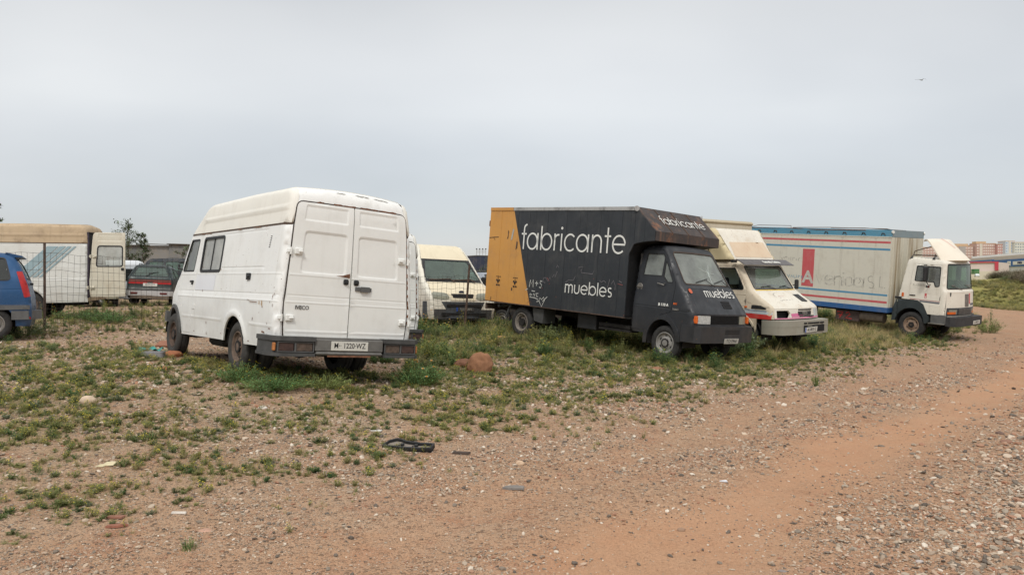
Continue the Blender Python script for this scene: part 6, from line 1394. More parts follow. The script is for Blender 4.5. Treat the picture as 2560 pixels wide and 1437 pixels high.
p = Fn(np.array([[0, .03]]), np.array([.03]))[0]; b = MB(); b.lathe([(.001, .012), (.05, .01), (.055, 0)], (0, 0, 0), 'z', 18); o = b.out('oval_badge', flat('badge_blue', (54, 62, 86), .3, .3), tr); o.data.transform(frame(p, (0, 1, 0), (0, 0, 1)) @ Matrix.Diagonal((1.5, .7, 1, 1)))
b = MB(); ol = [(.62, -.99), (.85, -.98), (1.02, -.80), (1.12, -.4), (1.13, 0), (1.12, .4), (1.02, .80), (.85, .98), (.62, .99)]; b.prism(ol, .36, .80, 'xy'); bp = b.out('front_bumper', flat('dusty_bumper', (66, 70, 74), .75, var=.35, scale=4), tr)
b = MB(); b.box((1.125, 0, .70), (.02, 1.0, .07)); b.box((1.12, 0, .47), (.02, 1.3, .07)); b.out('bumper_opening', M['dark'], bp)
plate(tr, (1.145, .02, .60), (0, 1, 0), (.0, 0, 1), '5602 BMN', .52, .11, .09, eu=True, inkm=flat('faded_print', (150, 148, 140), .7), mat=flat('grimed_plate', (62, 62, 62), .8, var=.4, scale=14), sx=.9)
Fw, n = B.fcap(prof[8:10])
for y0, y1 in ((-.75, -.1), (-.05, .55)):
    a = Fw(np.array([[y0, n-.06], [y1, n-.10]]), np.array([.02, .03])); b = MB(); b.tube([tuple(a[0]), tuple(a[1])], .014, 5); b.tube([tuple(a[1]), tuple(a[1]+np.array([.12, .08, -.08]))], .014, 5); b.out('wiper', M['rustdk'], tr)
seat(tr, -.75, .45, .95, mat=M['seatlt']); seat(tr, -.75, -.45, .95, mat=M['seatlt']); steering(tr, -.25, .42, 1.35, .9)
b = MB(); b.box((.12, 0, 1.22), (.5, 1.6, .16), bev=.05); b.box((-1.25, 0, 1.5), (.02, 1.5, 1.2)); b.out('dashboard', MATS.get('cabgrey') or flat('cabgrey', (128, 138, 132), .8), tr)

# --- blue people carrier at the left edge
mp = thing('people_carrier', 'blue people carrier with a tall red tail lamp, cut off by the left edge', 'car', mat=Matrix.Translation((-10.11, 16.93, .43)) @ Matrix.Rotation(math.radians(208), 4, 'Z') @ Matrix.Rotation(.02, 4, 'X'))
wz = smooth_w([(.25, .84), (.5, .90), (.95, .90), (1.2, .87), (1.6, .72), (1.78, .60)])
prof = [(.04, .26), (.0, .42), (.0, .62), (.02, .86), (.09, 1.20), (.22, 1.52), (.33, 1.68), (.46, 1.745), (.8, 1.77), (2.3, 1.76), (2.75, 1.66), (3.55, 1.16), (4.3, .98), (4.5, .8), (4.55, .5), (4.52, .26)]
P_MB = paint('deep_blue_metallic', (34, 76, 118), .28, dirt=.12, dirtcol=(120, 118, 112), streak=.1, metallic=.35, fade=.2)
rw = rp([(.36, 1.19), (.47, 1.64), (1.15, 1.67), (1.15, 1.18)], .07, 4); mw = rp([(1.25, 1.17), (1.25, 1.67), (2.15, 1.66), (2.15, 1.15)], .05, 3); fw = rp([(2.25, 1.15), (2.25, 1.65), (2.65, 1.6), (3.3, 1.15)], .05, 3)
def warp(V):
    V = V.copy(); x, y, z = V[:, 0], V[:, 1], V[:, 2]; V[:, 0] += np.clip((.6-x)/.6, 0, 1)*.12*np.abs(y/.85)**3; V[:, 0] -= np.clip((x-3.2)/1.2, 0, 1)*.25*np.abs(y/.85)**2.5; return V
B = car(mp, prof, lambda x, z: wz(z), P_MB, M['glassdark'], [('tailgate', 0, 4, P_MB, [], None), ('rear_glass_frame', 4, 7, M['black'], [lambda n: rect(-.70, .04, .70, n-.06, .08)], M['glassdark']), ('roof_panel', 7, 10, P_MB, [], None), ('windscreen_frame', 10, 11, M['black'], [lambda n: rect(-.68, .06, .68, n-.04, .08)], M['glass']), ('bonnet', 11, 13, P_MB, [], None), ('front_panel', 13, 15, P_MB, [], None)],
  wins=[rw, mw, fw], axles=(.66, 3.45), R=.32, zb=.27, W0=.9, r=.10, arch=.38, feats=[('line', [(.15, 1.0), (4.2, .97)], -.006, .010)], doorlines=[[(1.2, .3), (1.2, 1.15)], [(2.2, .3), (2.2, 1.15)]])
for sd in (1, -1):
    B.side('tail_lamp', rp([(.025, .86), (.075, 1.10), (.17, 1.37), (.27, 1.37), (.20, 1.12), (.13, .84)], .015, 3), sd, off=.012, thick=.03, mat=M['red'])
    B.side('rub_strip', rp([(.03, .60), (.03, .69), (.62, .70), (1.0, .70), (1.0, .62), (.62, .60)], .02, 3), sd, off=.02, thick=.03, mat=M['grey'])
    B.side('bumper_lamp', rect(.02, .40, .10, .45, .01), sd, off=.012, thick=.02, mat=M['red'])
b = MB(); b.prism([(.35, .92), (.06, .90), (-.09, .66), (-.13, .3), (-.13, -.3), (-.09, -.66), (.06, -.90), (.35, -.92)], .40, .575, 'xy'); b.out('rear_bumper', M['grey'], mp)
b = MB(); b.prism([(.34, 1.655), (.17, 1.665), (.18, 1.69), (.48, 1.765)], -.60, .60, 'xz'); b.out('roof_spoiler', P_MB, mp)
b = MB(); b.box((.03, .3, 1.12), (.06, .14, .05), bev=.01); b.out('tailgate_handle', M['black'], mp); seat(mp, 2.4, .4, .6); seat(mp, 1.5, .4, .6)

# --- dark green estate seen from behind
wg = thing('estate_car', 'dark green estate car seen from behind, a red lamp band across its tail', 'car', mat=VP['wagon'])
wz = smooth_w([(.25, .78), (.5, .83), (.95, .845), (1.1, .82), (1.5, .66), (1.62, .58)])
prof = [(.05, .26), (.02, .36), (.0, .62), (.03, .70), (.05, 1.06), (.09, 1.12), (.44, 1.54), (.54, 1.60), (.75, 1.63), (2.4, 1.62), (2.8, 1.52), (3.5, 1.08), (4.4, .92), (4.55, .75), (4.6, .45), (4.55, .26)]
P_WG = paint('dark_green_paint', (32, 46, 46), .35, dirt=.3, dirtcol=(120, 112, 100), streak=.2, metallic=.2); P_WS = paint('silver_paint', (192, 192, 192), .4, dirt=.25, streak=.2, metallic=.4)
side_w = rp([(.42, 1.08), (.62, 1.50), (1.3, 1.54), (1.3, 1.07)], .04, 3); fw = rp([(1.38, 1.07), (1.38, 1.54), (2.5, 1.5), (3.1, 1.06)], .04, 3)
B = car(wg, prof, lambda x, z: wz(z), P_WG, M['glassgreen'], [('bumper_skin', 0, 2, P_WS, [], None), ('tailgate', 2, 5, P_WG, [], None), ('rear_glass_frame', 5, 6, P_WG, [lambda n: rp([(-.72, .05), (.72, .05), (.66, n-.03), (-.66, n-.03)], .09, 4)], M['glassgreen']), ('roof_panel', 6, 9, P_WG, [], None), ('windscreen_frame', 9, 11, P_WG, [lambda n: rect(-.62, .45, .62, n-.06, .06)], M['glass']), ('bonnet', 11, 13, P_WG, [], None), ('front_panel', 13, 15, P_WS, [], None)],
  wins=[side_w, fw], axles=(.95, 3.6), R=.31, zb=.27, W0=.845, r=.07, feats=[])
tg = prof[2:6]; Fg, n = B.fcap(tg)
B.cap('reflector_band', tg, rect(-.775, .30, .775, .395, .01), off=.008, thick=.02, mat=flat('brown_red_band', (112, 52, 40), .4, var=.2)); B.cap('tail_lamp', tg, rect(-.775, .225, -.10, .292, .01), off=.012, thick=.02, mat=M['red']); B.cap('tail_lamp', tg, rect(.10, .225, .775, .292, .01), off=.012, thick=.02, mat=M['red'])
plate(wg, (.005, -.01, .81), (0, -1, 0), (.05, 0, 1), 'B·4751·TT', .52, .12, .095, sx=.86)
b = MB(); b.prism([(.35, .84), (.02, .86), (-.10, .74), (-.13, .3), (-.13, -.3), (-.10, -.74), (.02, -.86), (.35, -.84)], .37, .57, 'xy'); rb = b.out('rear_bumper', P_WS, wg)
b = MB(); b.prism([(.30, .842), (.02, .852), (-.085, .73), (-.115, .3), (-.115, -.3), (-.085, -.73), (.02, -.852), (.30, -.842)], .57, .63, 'xy'); b.out('bumper_step', M['greydk'], rb)
for y in (-.52, .55):
    b = MB(); b.box((-.125, y, .47), (.03, .26, .07), bev=.008); b.out('fog_lamp', M['reddk'], rb)
Fr, n = B.fcap(prof[5:7]); b = MB(); a = Fr(np.array([[.18, -.02+.04], [-.05, .20], [-.32, .26]]), np.array([.02, .02, .02])); b.tube([tuple(a[0]), tuple(a[1])], .013, 5); b.tube([tuple(a[1]+np.array([0, .12, -.02])), tuple(a[2])], .013, 5); b.out('rear_wiper', M['black'], wg)
for sd in (1, -1):
    b = MB(); b.tube([(.75, sd*.52, 1.62), (.80, sd*.52, 1.68), (2.2, sd*.54, 1.68), (2.3, sd*.54, 1.62)], .015, 6); b.out('roof_rail', M['black'], wg)
seat(wg, 1.5, .35, .62, mat=M['seatlt']); seat(wg, 1.5, -.35, .62, mat=M['seatlt']); seat(wg, 2.5, .35, .62); seat(wg, 2.5, -.35, .62)

# --- white van with the tan roof and the hanging rear door
lv = thing('panel_van', 'white van with stained tan roof and blue slanting stripes, its rear door hanging open', 'van', mat=VP['leftvan'])
P_LV = paint('left_van_white', (214, 214, 208), .5, dirt=.22, streak=.2, chips=.1)
P_LR = paint('stained_tan_roof', (188, 166, 136), .8, dirt=.8, dirtcol=(126, 106, 88), streak=.5)
B, F = daily_van(lv, body=P_LV, roof=P_LR, doorm=paint('left_door_cream', (210, 204, 186), .5, dirt=.35, streak=.3, dirtcol=(166, 140, 104)), opened=True, glazed_door=True, framem=P_LR, side_window=False, bump=M['greydk'])
for q in list(lv.children):
    if q.name.split('.')[0] in ('rear_bumper_end', 'rear_bumper_middle'):
        for w_ in list(q.children): bpy.data.objects.remove(w_)
        bpy.data.objects.remove(q)
P_ST = paint('grey_blue_stripe', (146, 168, 174), .6, dirt=.15, chips=.1)
dx = .52
for x0, w_ in ((.95, .0), (.72, .14), (.52, .10), (.36, .07), (.25, .045)):
    pass
for x0, w_, x1 in ((.84, .27, 0), (.60, .15, 0), (.435, .10, 0), (.30, .065, 0)):
    z1, z0 = 1.925, 1.10; k = 1.02
    top = x0; pts = [(top-w_/2, z1), (top+w_/2, z1), (top+w_/2+(z1-z0)*k, z0), (top-w_/2+(z1-z0)*k, z0)]
    B.side('painted_stripe', pts, 1, off=.012, thick=.001, mat=P_ST, grid=.2)
b = MB()
V0 = [F(np.array([[.93, q]]), np.array([.01]))[0] for q in np.linspace(.1, 1.86, 8)]
b.tube([tuple(v) for v in V0], .03, 5); b.out('door_pillar_seal', flat('purple_black_seal', (52, 42, 56), .7, var=.4), lv)
b = MB()
for z_ in (.6, .95, 1.3, 1.7): b.box((.5, -.2, z_), (.6, 1.4, .02))
b.out('load_shelf', M['trim'], lv)

# --- small white van, dark people carrier, wreck, cars and lorry farther off
def place(x, y, yaw, dz=0.0, tilt=0): 
    z = float(H(np.array([x]), np.array([y]))[0]); return Matrix.Translation((x, y, z+dz)) @ Matrix.Rotation(yaw, 4, 'Z') @ Matrix.Rotation(tilt, 4, 'X')
sv = thing('small_van', 'small white van with two dark side windows, half hidden behind the open van door', 'van', mat=place(-16.1, 33.8, math.radians(150)))
wz = smooth_w([(.25, .80), (.9, .84), (1.3, .80), (1.75, .72), (1.9, .66)])
prof = [(.0, .28), (-.02, .9), (.06, 1.7), (.15, 1.85), (.35, 1.9), (2.6, 1.88), (2.85, 1.80), (3.45, 1.22), (4.1, 1.0), (4.25, .8), (4.28, .28)]
def anyc(o_, col, wins, glassm=M['glassdark'], segs=None, name='x', **k): pass
P_SV = paint('small_van_white', (214, 218, 220), .4, dirt=.2)
car(sv, prof, lambda x, z: wz(z), P_SV, M['glassdark'], [('rear_door', 0, 2, P_SV, [lambda n: rect(-.6, .75, .6, 1.25, .05)], None), ('roof_panel', 2, 6, P_SV, [], None), ('windscreen_frame', 6, 7, P_SV, [lambda n: rect(-.66, .05, .66, n-.03, .06)], None), ('bonnet', 7, 9, P_SV, [], None), ('front_panel', 9, 10, P_SV, [], None)],
    wins=[rect(.35, 1.18, 1.2, 1.66, .04), rect(1.35, 1.18, 2.2, 1.66, .04), rp([(2.3, 1.18), (2.3, 1.68), (2.7, 1.66), (3.2, 1.18)], .04, 3)], axles=(.8, 3.3), R=.3, zb=.28, W0=.84, r=.08)
dm = thing('people_carrier', 'dark grey people carrier whose roof and windows show above the green estate car', 'car', mat=place(-18.0, 39.5, math.radians(-3), .40))
wz2 = smooth_w([(.25, .84), (.9, .9), (1.2, .86), (1.7, .70), (1.8, .64)])
prof = [(.04, .28), (.0, .8), (.1, 1.2), (.3, 1.65), (.45, 1.76), (.8, 1.80), (2.6, 1.78), (3.0, 1.66), (3.9, 1.12), (4.6, .95), (4.75, .7), (4.76, .28)]
P_DM = paint('dark_grey_paint', (40, 46, 52), .35, dirt=.25, metallic=.3)
car(dm, prof, lambda x, z: wz2(z), P_DM, M['glassgreen'], [('tailgate', 0, 4, P_DM, [lambda n: rect(-.6, .9, .6, n-.08, .05)], None), ('roof_panel', 4, 7, P_DM, [], None), ('windscreen_frame', 7, 8, P_DM, [lambda n: rect(-.66, .05, .66, n-.03, .06)], None), ('bonnet', 8, 10, P_DM, [], None), ('front_panel', 10, 11, P_DM, [], None)],
    wins=[rp([(.4, 1.2), (.5, 1.62), (1.2, 1.64), (1.2, 1.18)], .04, 3), rect(1.3, 1.18, 2.2, 1.64, .04), rp([(2.3, 1.18), (2.3, 1.62), (2.8, 1.6), (3.6, 1.16)], .04, 3)], axles=(.8, 3.7), R=.32, zb=.28, W0=.9, r=.09)
wr = thing('wrecked_car', 'grey green wreck with a lime wing mirror in bushes behind the open van door', 'car', mat=place(-15.4, 29.6, math.radians(117)))
wz3 = smooth_w([(.25, .76), (.9, .80), (1.1, .76), (1.4, .6)])
prof = [(.0, .3), (.0, .85), (.25, .95), (.75, 1.32), (1.0, 1.38), (2.1, 1.37), (2.4, 1.30), (3.0, .95), (3.8, .82), (3.95, .6), (3.95, .3)]
P_WR = paint('dull_green_paint', (120, 132, 116), .6, dirt=.6, streak=.4, rust=.5)
car(wr, prof, lambda x, z: wz3(z), P_WR, M['glassdark'], [('tailgate', 0, 4, P_WR, [], None), ('roof_panel', 4, 6, P_WR, [], None), ('windscreen_frame', 6, 7, P_WR, [lambda n: rect(-.55, .05, .55, n-.03, .05)], None), ('bonnet', 7, 9, P_WR, [], None), ('front_panel', 9, 10, P_WR, [], None)], wins=[rp([(.7, .98), (.95, 1.28), (2.1, 1.28), (2.6, .98)], .04, 3)], axles=(.7, 3.2), R=.29, zb=.3, W0=.8, r=.07)
b = MB(); b.box((2.7, -.92, 1.02), (.12, .2, .13), bev=.04); b.out('lime_mirror', flat('lime_plastic', (150, 190, 110), .4), wr)
dc = thing('saloon_car', 'dark blue-black car parked behind the tail of the black and orange lorry', 'car', mat=place(-.55, 25.6, math.radians(-30)))
P_DC = paint('blue_black_paint', (34, 40, 50), .35, dirt=.25, metallic=.2)
prof3 = [(.0, .3), (.0, .85), (.25, .95), (.75, 1.32), (1.0, 1.38), (2.1, 1.37), (2.4, 1.30), (3.0, .95), (3.8, .82), (3.95, .6), (3.95, .3)]
segs3 = lambda P_: [('boot', 0, 3, P_, [], None), ('rear_glass_frame', 2, 4, P_, [lambda n: rect(-.5, .28, .5, n-.06, .05)], None), ('roof_panel', 4, 6, P_, [], None), ('windscreen_frame', 6, 7, P_, [lambda n: rect(-.55, .05, .55, n-.03, .05)], None), ('bonnet', 7, 9, P_, [], None), ('front_panel', 9, 10, P_, [], None)]
car(dc, prof3, lambda x, z: wz3(z), P_DC, M['glassdark'], [('boot', 0, 2, P_DC, [], None), ('rear_glass_frame', 2, 4, P_DC, [lambda n: rect(-.5, .05, .5, n-.06, .05)], None)]+segs3(P_DC)[2:], wins=[rp([(.7, .98), (.95, 1.28), (1.6, 1.28), (1.6, .98)], .04, 3), rp([(1.68, .98), (1.68, 1.28), (2.1, 1.28), (2.6, .98)], .04, 3)], axles=(.7, 3.2), R=.29, zb=.3, W0=.8, r=.07)
gc = thing('saloon_car', 'silver grey car glimpsed between the cream-roofed van and the orange tail of the lorry', 'car', mat=place(-1.9, 40.5, math.radians(-66), .35))
P_GC = paint('silver_grey_paint', (150, 156, 164), .35, dirt=.2, metallic=.3)
car(gc, prof3, lambda x, z: wz3(z), P_GC, M['glassdark'], [('boot', 0, 2, P_GC, [], None), ('rear_glass_frame', 2, 4, P_GC, [lambda n: rect(-.5, .05, .5, n-.06, .05)], None)]+segs3(P_GC)[2:], wins=[rp([(.7, .98), (.95, 1.28), (1.6, 1.28), (1.6, .98)], .04, 3), rp([(1.68, .98), (1.68, 1.28), (2.1, 1.28), (2.6, .98)], .04, 3)], axles=(.7, 3.2), R=.29, zb=.3, W0=.8, r=.07)
# crushed cars stacked behind it, and the body of a dark box lorry
for i, (x, y, z, a, col, lab) in enumerate(((-2.1, 52, .9, .3, (92, 72, 62), 'brown crushed car shell lowest in the scrap pile beside the orange lorry tail'), (-1.6, 53, 1.75, -.2, (150, 152, 154), 'pale crushed car shell topmost in the scrap pile beside the orange lorry tail'))):
    z0 = float(H(np.array([x]), np.array([y]))[0])
    s_ = thing('crushed_car', lab, 'scrap car', (x, y, z0+z-.9), a); pc = paint('crushed_%d' % i, col, .6, dirt=.5, rust=.9)
    b = MB(); b.prism([(-2.0, .0), (-2.05, .45), (-1.2, .62), (-.6, .80), (.3, .75), (.9, .6), (1.9, .5), (2.0, .0)], -.8, .8); b.out('body_shell', pc, s_)
    b = MB(); b.prism([(-.55, .56), (-.35, .72), (.25, .70), (.6, .56)], -.81, -.805); b.out('window_gap', M['dark'], s_)
    b = MB(); b.tube([(-1.9, -.6, .7), (0, -.5, .95), (1.6, .2, .65)], .04, 5); b.out('bent_strip', M['rust'], s_)
bx = thing('box_lorry', 'dark blue box lorry body standing far behind the cream-roofed van', 'truck', mat=place(-2.9, 62, math.radians(-62)))
b = MB(); b.box((0, 0, 2.1), (5.5, 2.3, 2.2)); b.out('box_body', paint('navy_box', (46, 52, 72), .6, dirt=.3), bx)
b = MB(); b.box((0, 0, 3.22), (5.56, 2.36, .06)); b.box((2.77, 0, 2.1), (.05, 2.36, .08)); b.out('box_frame', M['grey'], bx)
b = MB(); b.box((0, 0, .75), (5.4, .9, .3)); b.out('chassis', M['under'], bx)
for x_ in (-1.7, 1.7):
    for sd in (1, -1): wheel(bx, (x_, sd*1.0, .42), .42, .22, sd, rr=.25, holes=0)
# ------------------------------------------------------------------ finding spots on the ground
WINV = np.linalg.inv(WM_cam)
_TS = np.concatenate([np.arange(2, 30, .1), np.geomspace(30, 400, 300)])
def gpt(u, v):
    d = WINV @ np.array([(u-1280)/2000, (v-718.5)/2000, 1.0]); o = np.array([0, 0, 1.65]); P = o+d*_TS[:, None]; e = P[:, 2]-H(P[:, 0], P[:, 1]); i = int(np.argmax(e <= 0)); k = e[i-1]/(e[i-1]-e[i]) if i else 0
    return P[i-1]+(P[i]-P[i-1])*k
def at(u, D, v=None):
    x = (u-1280)/2000*D; return (x, D, 1.65+(702-(v or 702))/2000*D)
def hz(x, y): return float(H(np.array([x]), np.array([y]))[0])

# ------------------------------------------------------------------ wire fence
fn = thing('wire_fence', 'rusty wire mesh fence on thin steel posts running behind the nearest van', 'fence')
FP = [(-19.5, 16.2), (-15.0, 17.4), (-10.75, 18.4), (-8.0, 19.8), (-4.9, 21.7), (-2.7, 20.7), (-1.22, 20.35), (.1, 21.9)]
MW = flat('fence_wire', (62, 54, 50), .8, .3, var=.3)
for i, (x, y) in enumerate(FP):
    z = hz(x, y); ht = 2.0 if i < 5 else 1.62; lean = (.14, -.05) if i == 6 else (.0, .0)
    b = MB(); b.tube([(x, y, z-.2), (x+lean[0], y+lean[1], z+ht+(0.05 if i != 6 else .10))], .028 if i in (2, 6) else .022, 6); b.out('fence_post', M['rustdk'], fn)
wm_ = MB()
for (xa, ya), (xb, yb), ha, hb in zip(FP[:-1], FP[1:], [1.9, 1.85, 1.8, 1.8, 1.7, 1.45, 1.40], [1.85, 1.8, 1.75, 1.75, 1.5, 1.42, 1.40]):
    ln = math.hypot(xb-xa, yb-ya); n = int(ln/.115)
    def pt(s_, f_):
        x = xa+(xb-xa)*s_; y = ya+(yb-ya)*s_; sag = .05*math.sin(s_*math.pi)*f_+.02*math.sin(s_*23+f_*3); return (x+.02*math.sin(f_*7+s_*11), y+.03*math.sin(f_*5+s_*9), hz(x, y)+.03+(ha+(hb-ha)*s_)*f_-sag)
    for k in range(n+1): wm_.tube([pt(k/n, f_) for f_ in (0, .35, .7, 1)], .0034, 3, cap=False)
    fz = [0, .1, .2, .29, .38, .47, .57, .67, .78, .89, 1.0]
    for f_ in fz: wm_.tube([pt(s_, f_) for s_ in np.linspace(0, 1, 10)], .0038, 3, cap=False)
wm_.out('wire_mesh', MW, fn, True)['kind'] = 'stuff'

# ------------------------------------------------------------------ sheet wall, shrubs and trees behind
WG = hz(-22, 50)
wl = thing('sheet_wall', 'grey patched sheet wall with a ragged rusty top edge behind the parked cars', 'wall')
for i in range(22):
    x0 = -48+i*1.66; y0 = 50+.05*(i % 2); h_ = 3.36+.05*math.sin(i*2.1)-(.0 if i % 5 else .04); g = WG; c = [(122, 122, 120), (134, 132, 128), (108, 110, 108), (122, 112, 102)][i*7 % 4]
    b = MB(); n = 12
    V = [(x0+1.70*k/n, y0+.035*(k % 2), g-.2) for k in range(n+1)]+[(x0+1.70*k/n, y0+.035*(k % 2), g+h_) for k in range(n+1)]; b.add(V, [(k, k+1, n+2+k, n+1+k) for k in range(n)])
    b.out('wall_sheet', paint('sheet_%d' % (i % 4), c, .8, dirt=.5, streak=.5, rust=.4), wl)
b = MB()
for i in range(30): b.box((-47.5+i*1.27, 49.98, WG+3.38+.04*math.sin(i*1.9)), (1.35, .35, .035), np.array([[1, 0, .03*math.sin(i)], [0, 1, 0], [-.03*math.sin(i), 0, 1]]))
b.out('coping_board', flat('weathered_coping', (84, 74, 66), .9, var=.4), wl)['kind'] = 'stuff'
MTL = toned('x', [(84, 98, 66), (84, 98, 66)]); MTL = flat('shrub_leaf', (98, 112, 80), .8, var=.45, scale=3); MBRK = flat('grey_bark', (104, 94, 82), .9, var=.3)
def sparse_tree(label, x, y, h, r, seed, n=26, leaves=34, name='sparse_tree', lf=.14, cat='tree', trunk=.05):
    random.seed(seed); z = hz(x, y); t_ = thing(name, label, cat, (x, y, z)); b = MB(); L_ = MB(); tips = []
    tr_ = [(0, 0, -.2)]; px_ = py_ = 0
    for k in range(1, 7): px_ += rnd(-.06, .06)*h*.3; py_ += rnd(-.06, .06)*h*.3; tr_.append((px_, py_, h*k/6.3))
    b.tube(tr_, [trunk*(1-k*.13) for k in range(7)], 6)
    for i in range(n):
        k = rnd(.25, 1)*5.9; a_ = int(k); f = k-a_; p0 = np.array(tr_[a_])*(1-f)+np.array(tr_[a_+1])*f; a = rnd(0, 6.28); ln = r*rnd(.35, 1.0)*(1.15-.7*abs(k/6-.45)); e = rnd(.2, 1.1)
        p2 = p0+np.array([math.cos(a)*math.cos(e), math.sin(a)*math.cos(e), math.sin(e)])*ln; b.tube([tuple(p0), tuple((p0+p2)/2+np.array([0, 0, ln*.06])), tuple(p2)], [trunk*.35, trunk*.22, trunk*.1], 4, cap=False)
        for q in range(leaves):
            s_ = rnd(.35, 1.08); c = p0+(p2-p0)*s_+np.array([rnd(-1, 1), rnd(-1, 1), rnd(-.7, .7)])*ln*.20; leaf(L_, c, rnd(0, 6.28), rnd(-.5, 1.1), lf*rnd(.6, 1.3), lf*.5)
    b.out('trunk', MBRK, t_); L_.out('crown', MTL, t_, angle=0); return t_
x, y, _ = at(326, 46); sparse_tree('taller and sparser of the two young trees above the sheet wall', x, y, 4.45, 1.15, 3, 34, 50)
x, y, _ = at(352, 47); sparse_tree('narrower right-hand one of the two young trees above the sheet wall', x, y, 4.05, .6, 5, 30, 54)
x, y, _ = at(-2, 36); sparse_tree('tree top showing over the tan van roof at the left edge', x, y, 4.6, .6, 8, 22, 40)
x, y, _ = at(228, 44); sparse_tree('thin shrub seen in the gap between the white van side and its open door', x, y, 3.6, .6, 11, 20, 26)
x, y, _ = at(1222, 56); sparse_tree('green bush beside the orange end of the black lorry', x+.6, y, 3.2, 1.3, 13, 40, 60, 'leafy_bush', .14, 'bush', .06)
x, y, _ = at(455, 45); sparse_tree('dark green bush against the sheet wall just left of the nearest van', x, y, 2.9, .8, 17, 30, 50, 'leafy_bush', .12, 'bush')
# lamp frame on the skyline
x, y, _ = at(1203, 190); t_ = thing('floodlight_frame', 'distant steel frame of floodlights on the skyline above the dark blue box lorry', 'floodlights', (x, y, hz(x, y)))
zt = 1.65+(702-622)/2000*190-hz(x, y)
for k in range(4):
    b = MB(); b.tube([(-1.1+.72*k, 0, 0), (-1.1+.72*k, 0, zt)], .045, 5); b.out('mast', M['steel'], t_)
    b = MB(); b.box((-1.1+.72*k, -.05, zt), (.34, .3, .26), bev=.05); b.out('lamp', M['greydk'], t_)
b = MB()
for q in (.35, .8): b.tube([(-1.2, 0, zt-q), (1.2, 0, zt-q)], .04, 4)
b.out('cross_bar', M['steel'], t_)

# ------------------------------------------------------------------ town on the rise to the right
WINM = {}
def block(label, u0, u1, vt, D, col, nf, nw, base=630, roofcol=None, stripe=None, winc=(214, 206, 202), depth=14, bands=True):
    x0, x1 = (u0-1280)/2000*D, (u1-1280)/2000*D; zt = 1.65+(702-vt)/2000*D; xc = (x0+x1)/2; z0 = hz(xc, D)-1
    o = thing('apartment_block', label, 'apartment block', (xc, D, z0)); w = x1-x0; h = zt-z0
    b = MB(); b.box((0, depth/2, h/2), (w, depth, h)); b.out('wall', flat('wall_%d_%d_%d' % col, col, .9, var=.08, scale=.3), o)
    b = MB(); b.box((0, depth/2, h+.25), (w+.5, depth+.5, .5)); b.out('roof', flat('roof_tan', roofcol or (196, 168, 138), .9, var=.1, scale=.3), o)
    k = tuple(winc)
    if k not in WINM:
        bb = MB(); bb.box((0, 0, 0), (1.35, .16, 1.3)); me_ = bpy.data.meshes.new('window'); me_.from_pydata(bb.V, [], bb.F); me_.materials.append(flat('window_%d' % len(WINM), winc, .4, var=.2, scale=.5)); WINM[k] = me_
    for f_ in range(nf):
        for c_ in range(nw):
            xx = -w/2+w*(c_+.5)/nw; zz = h-1.9-3.0*f_
            if zz < 2: continue
            if stripe and stripe[0] < (xx/w+.5) < stripe[1]: continue
            q = bpy.data.objects.new('window', WINM[k]); q.location = (xx, -.02, zz); link(q, o)
    if bands:
        b = MB()
        for f_ in range(nf): b.box((0, -.08, h-3.55-3.0*f_), (w+.1, .14, .45))
        b.out('floor_band', flat('band_%d' % col[0], tuple(int(c_*.78) for c_ in col), .9, var=.1), o)
    if stripe:
        b = MB(); b.box(((stripe[0]+stripe[1]-1)/2*w, -.25, h/2), ((stripe[1]-stripe[0])*w, .5, h-.2)); b.out('stair_tower', flat('tower_%d' % stripe[2][0], stripe[2], .9, var=.06, scale=.3), o)
    return o, w, h
RED_ = (198, 166, 158)  # brick tones paled in the colour itself to stand for distance haze
block('brick apartment block glimpsed under the roof spoiler of the white lorry', 2296, 2352, 615, 900, RED_, 7, 8)
o, w, h = block('brick apartment block with grey balconies just right of the roof spoiler', 2380, 2433, 612, 900, (196, 168, 160), 7, 7, stripe=(.32, .62, (168, 160, 158)))
b = MB(); b.box((-2, 6, h+1.5), (w*.75, 8, 3)); b.out('penthouse', flat('roof_tan', (196, 168, 138)), o)
block('narrow beige block between the two brick apartment blocks', 2433, 2441.5, 609, 905, (204, 190, 168), 7, 1, bands=False)
o, w, h = block('wide brick apartment block with a pale stair strip and tan penthouse', 2441, 2489, 605, 895, RED_, 7, 9, stripe=(.15, .29, (206, 196, 186)))
b = MB(); b.box((-w*.22, 6, h+1.2), (w*.52, 8, 2.6)); b.out('penthouse', flat('roof_tan', (196, 168, 138)), o)
block('plain red brick block left of the pale blue-striped tower', 2493, 2512.5, 606.5, 890, (190, 146, 142), 6, 4, bands=False)
block('pale tower with blue glazing, tallest of the row', 2513, 2536, 599, 885, (196, 202, 212), 8, 4, stripe=(.36, .58, (214, 204, 192)), winc=(142, 164, 196), roofcol=(206, 188, 168), bands=False)
block('white apartment block with small dark windows at the right edge', 2536, 2572, 602, 880, (208, 206, 200), 8, 6, winc=(128, 138, 148), roofcol=(204, 186, 162), bands=False)
block('beige apartment block beyond the right edge', 2573, 2625, 603, 880, (204, 192, 172), 8, 9, winc=(140, 138, 138), bands=False)
def quadwall(o, name, A, B_, z0, z1, mat, th=.6, push=0):
    A = np.array(A, float); B_ = np.array(B_, float); d = (B_-A)/np.linalg.norm(B_-A); n_ = np.array([d[1], -d[0]]); A2, B2 = A+n_*push, B_+n_*push; A3, B3 = A2-n_*th, B2-n_*th
    b = MB(); V = [(*A2, z0), (*B2, z0), (*B3, z0), (*A3, z0), (*A2, z1), (*B2, z1), (*B3, z1), (*A3, z1)]; b.add(V, [(0, 1, 5, 4), (1, 2, 6, 5), (2, 3, 7, 6), (3, 0, 4, 7), (4, 5, 6, 7)]); return b.out(name, mat, o)
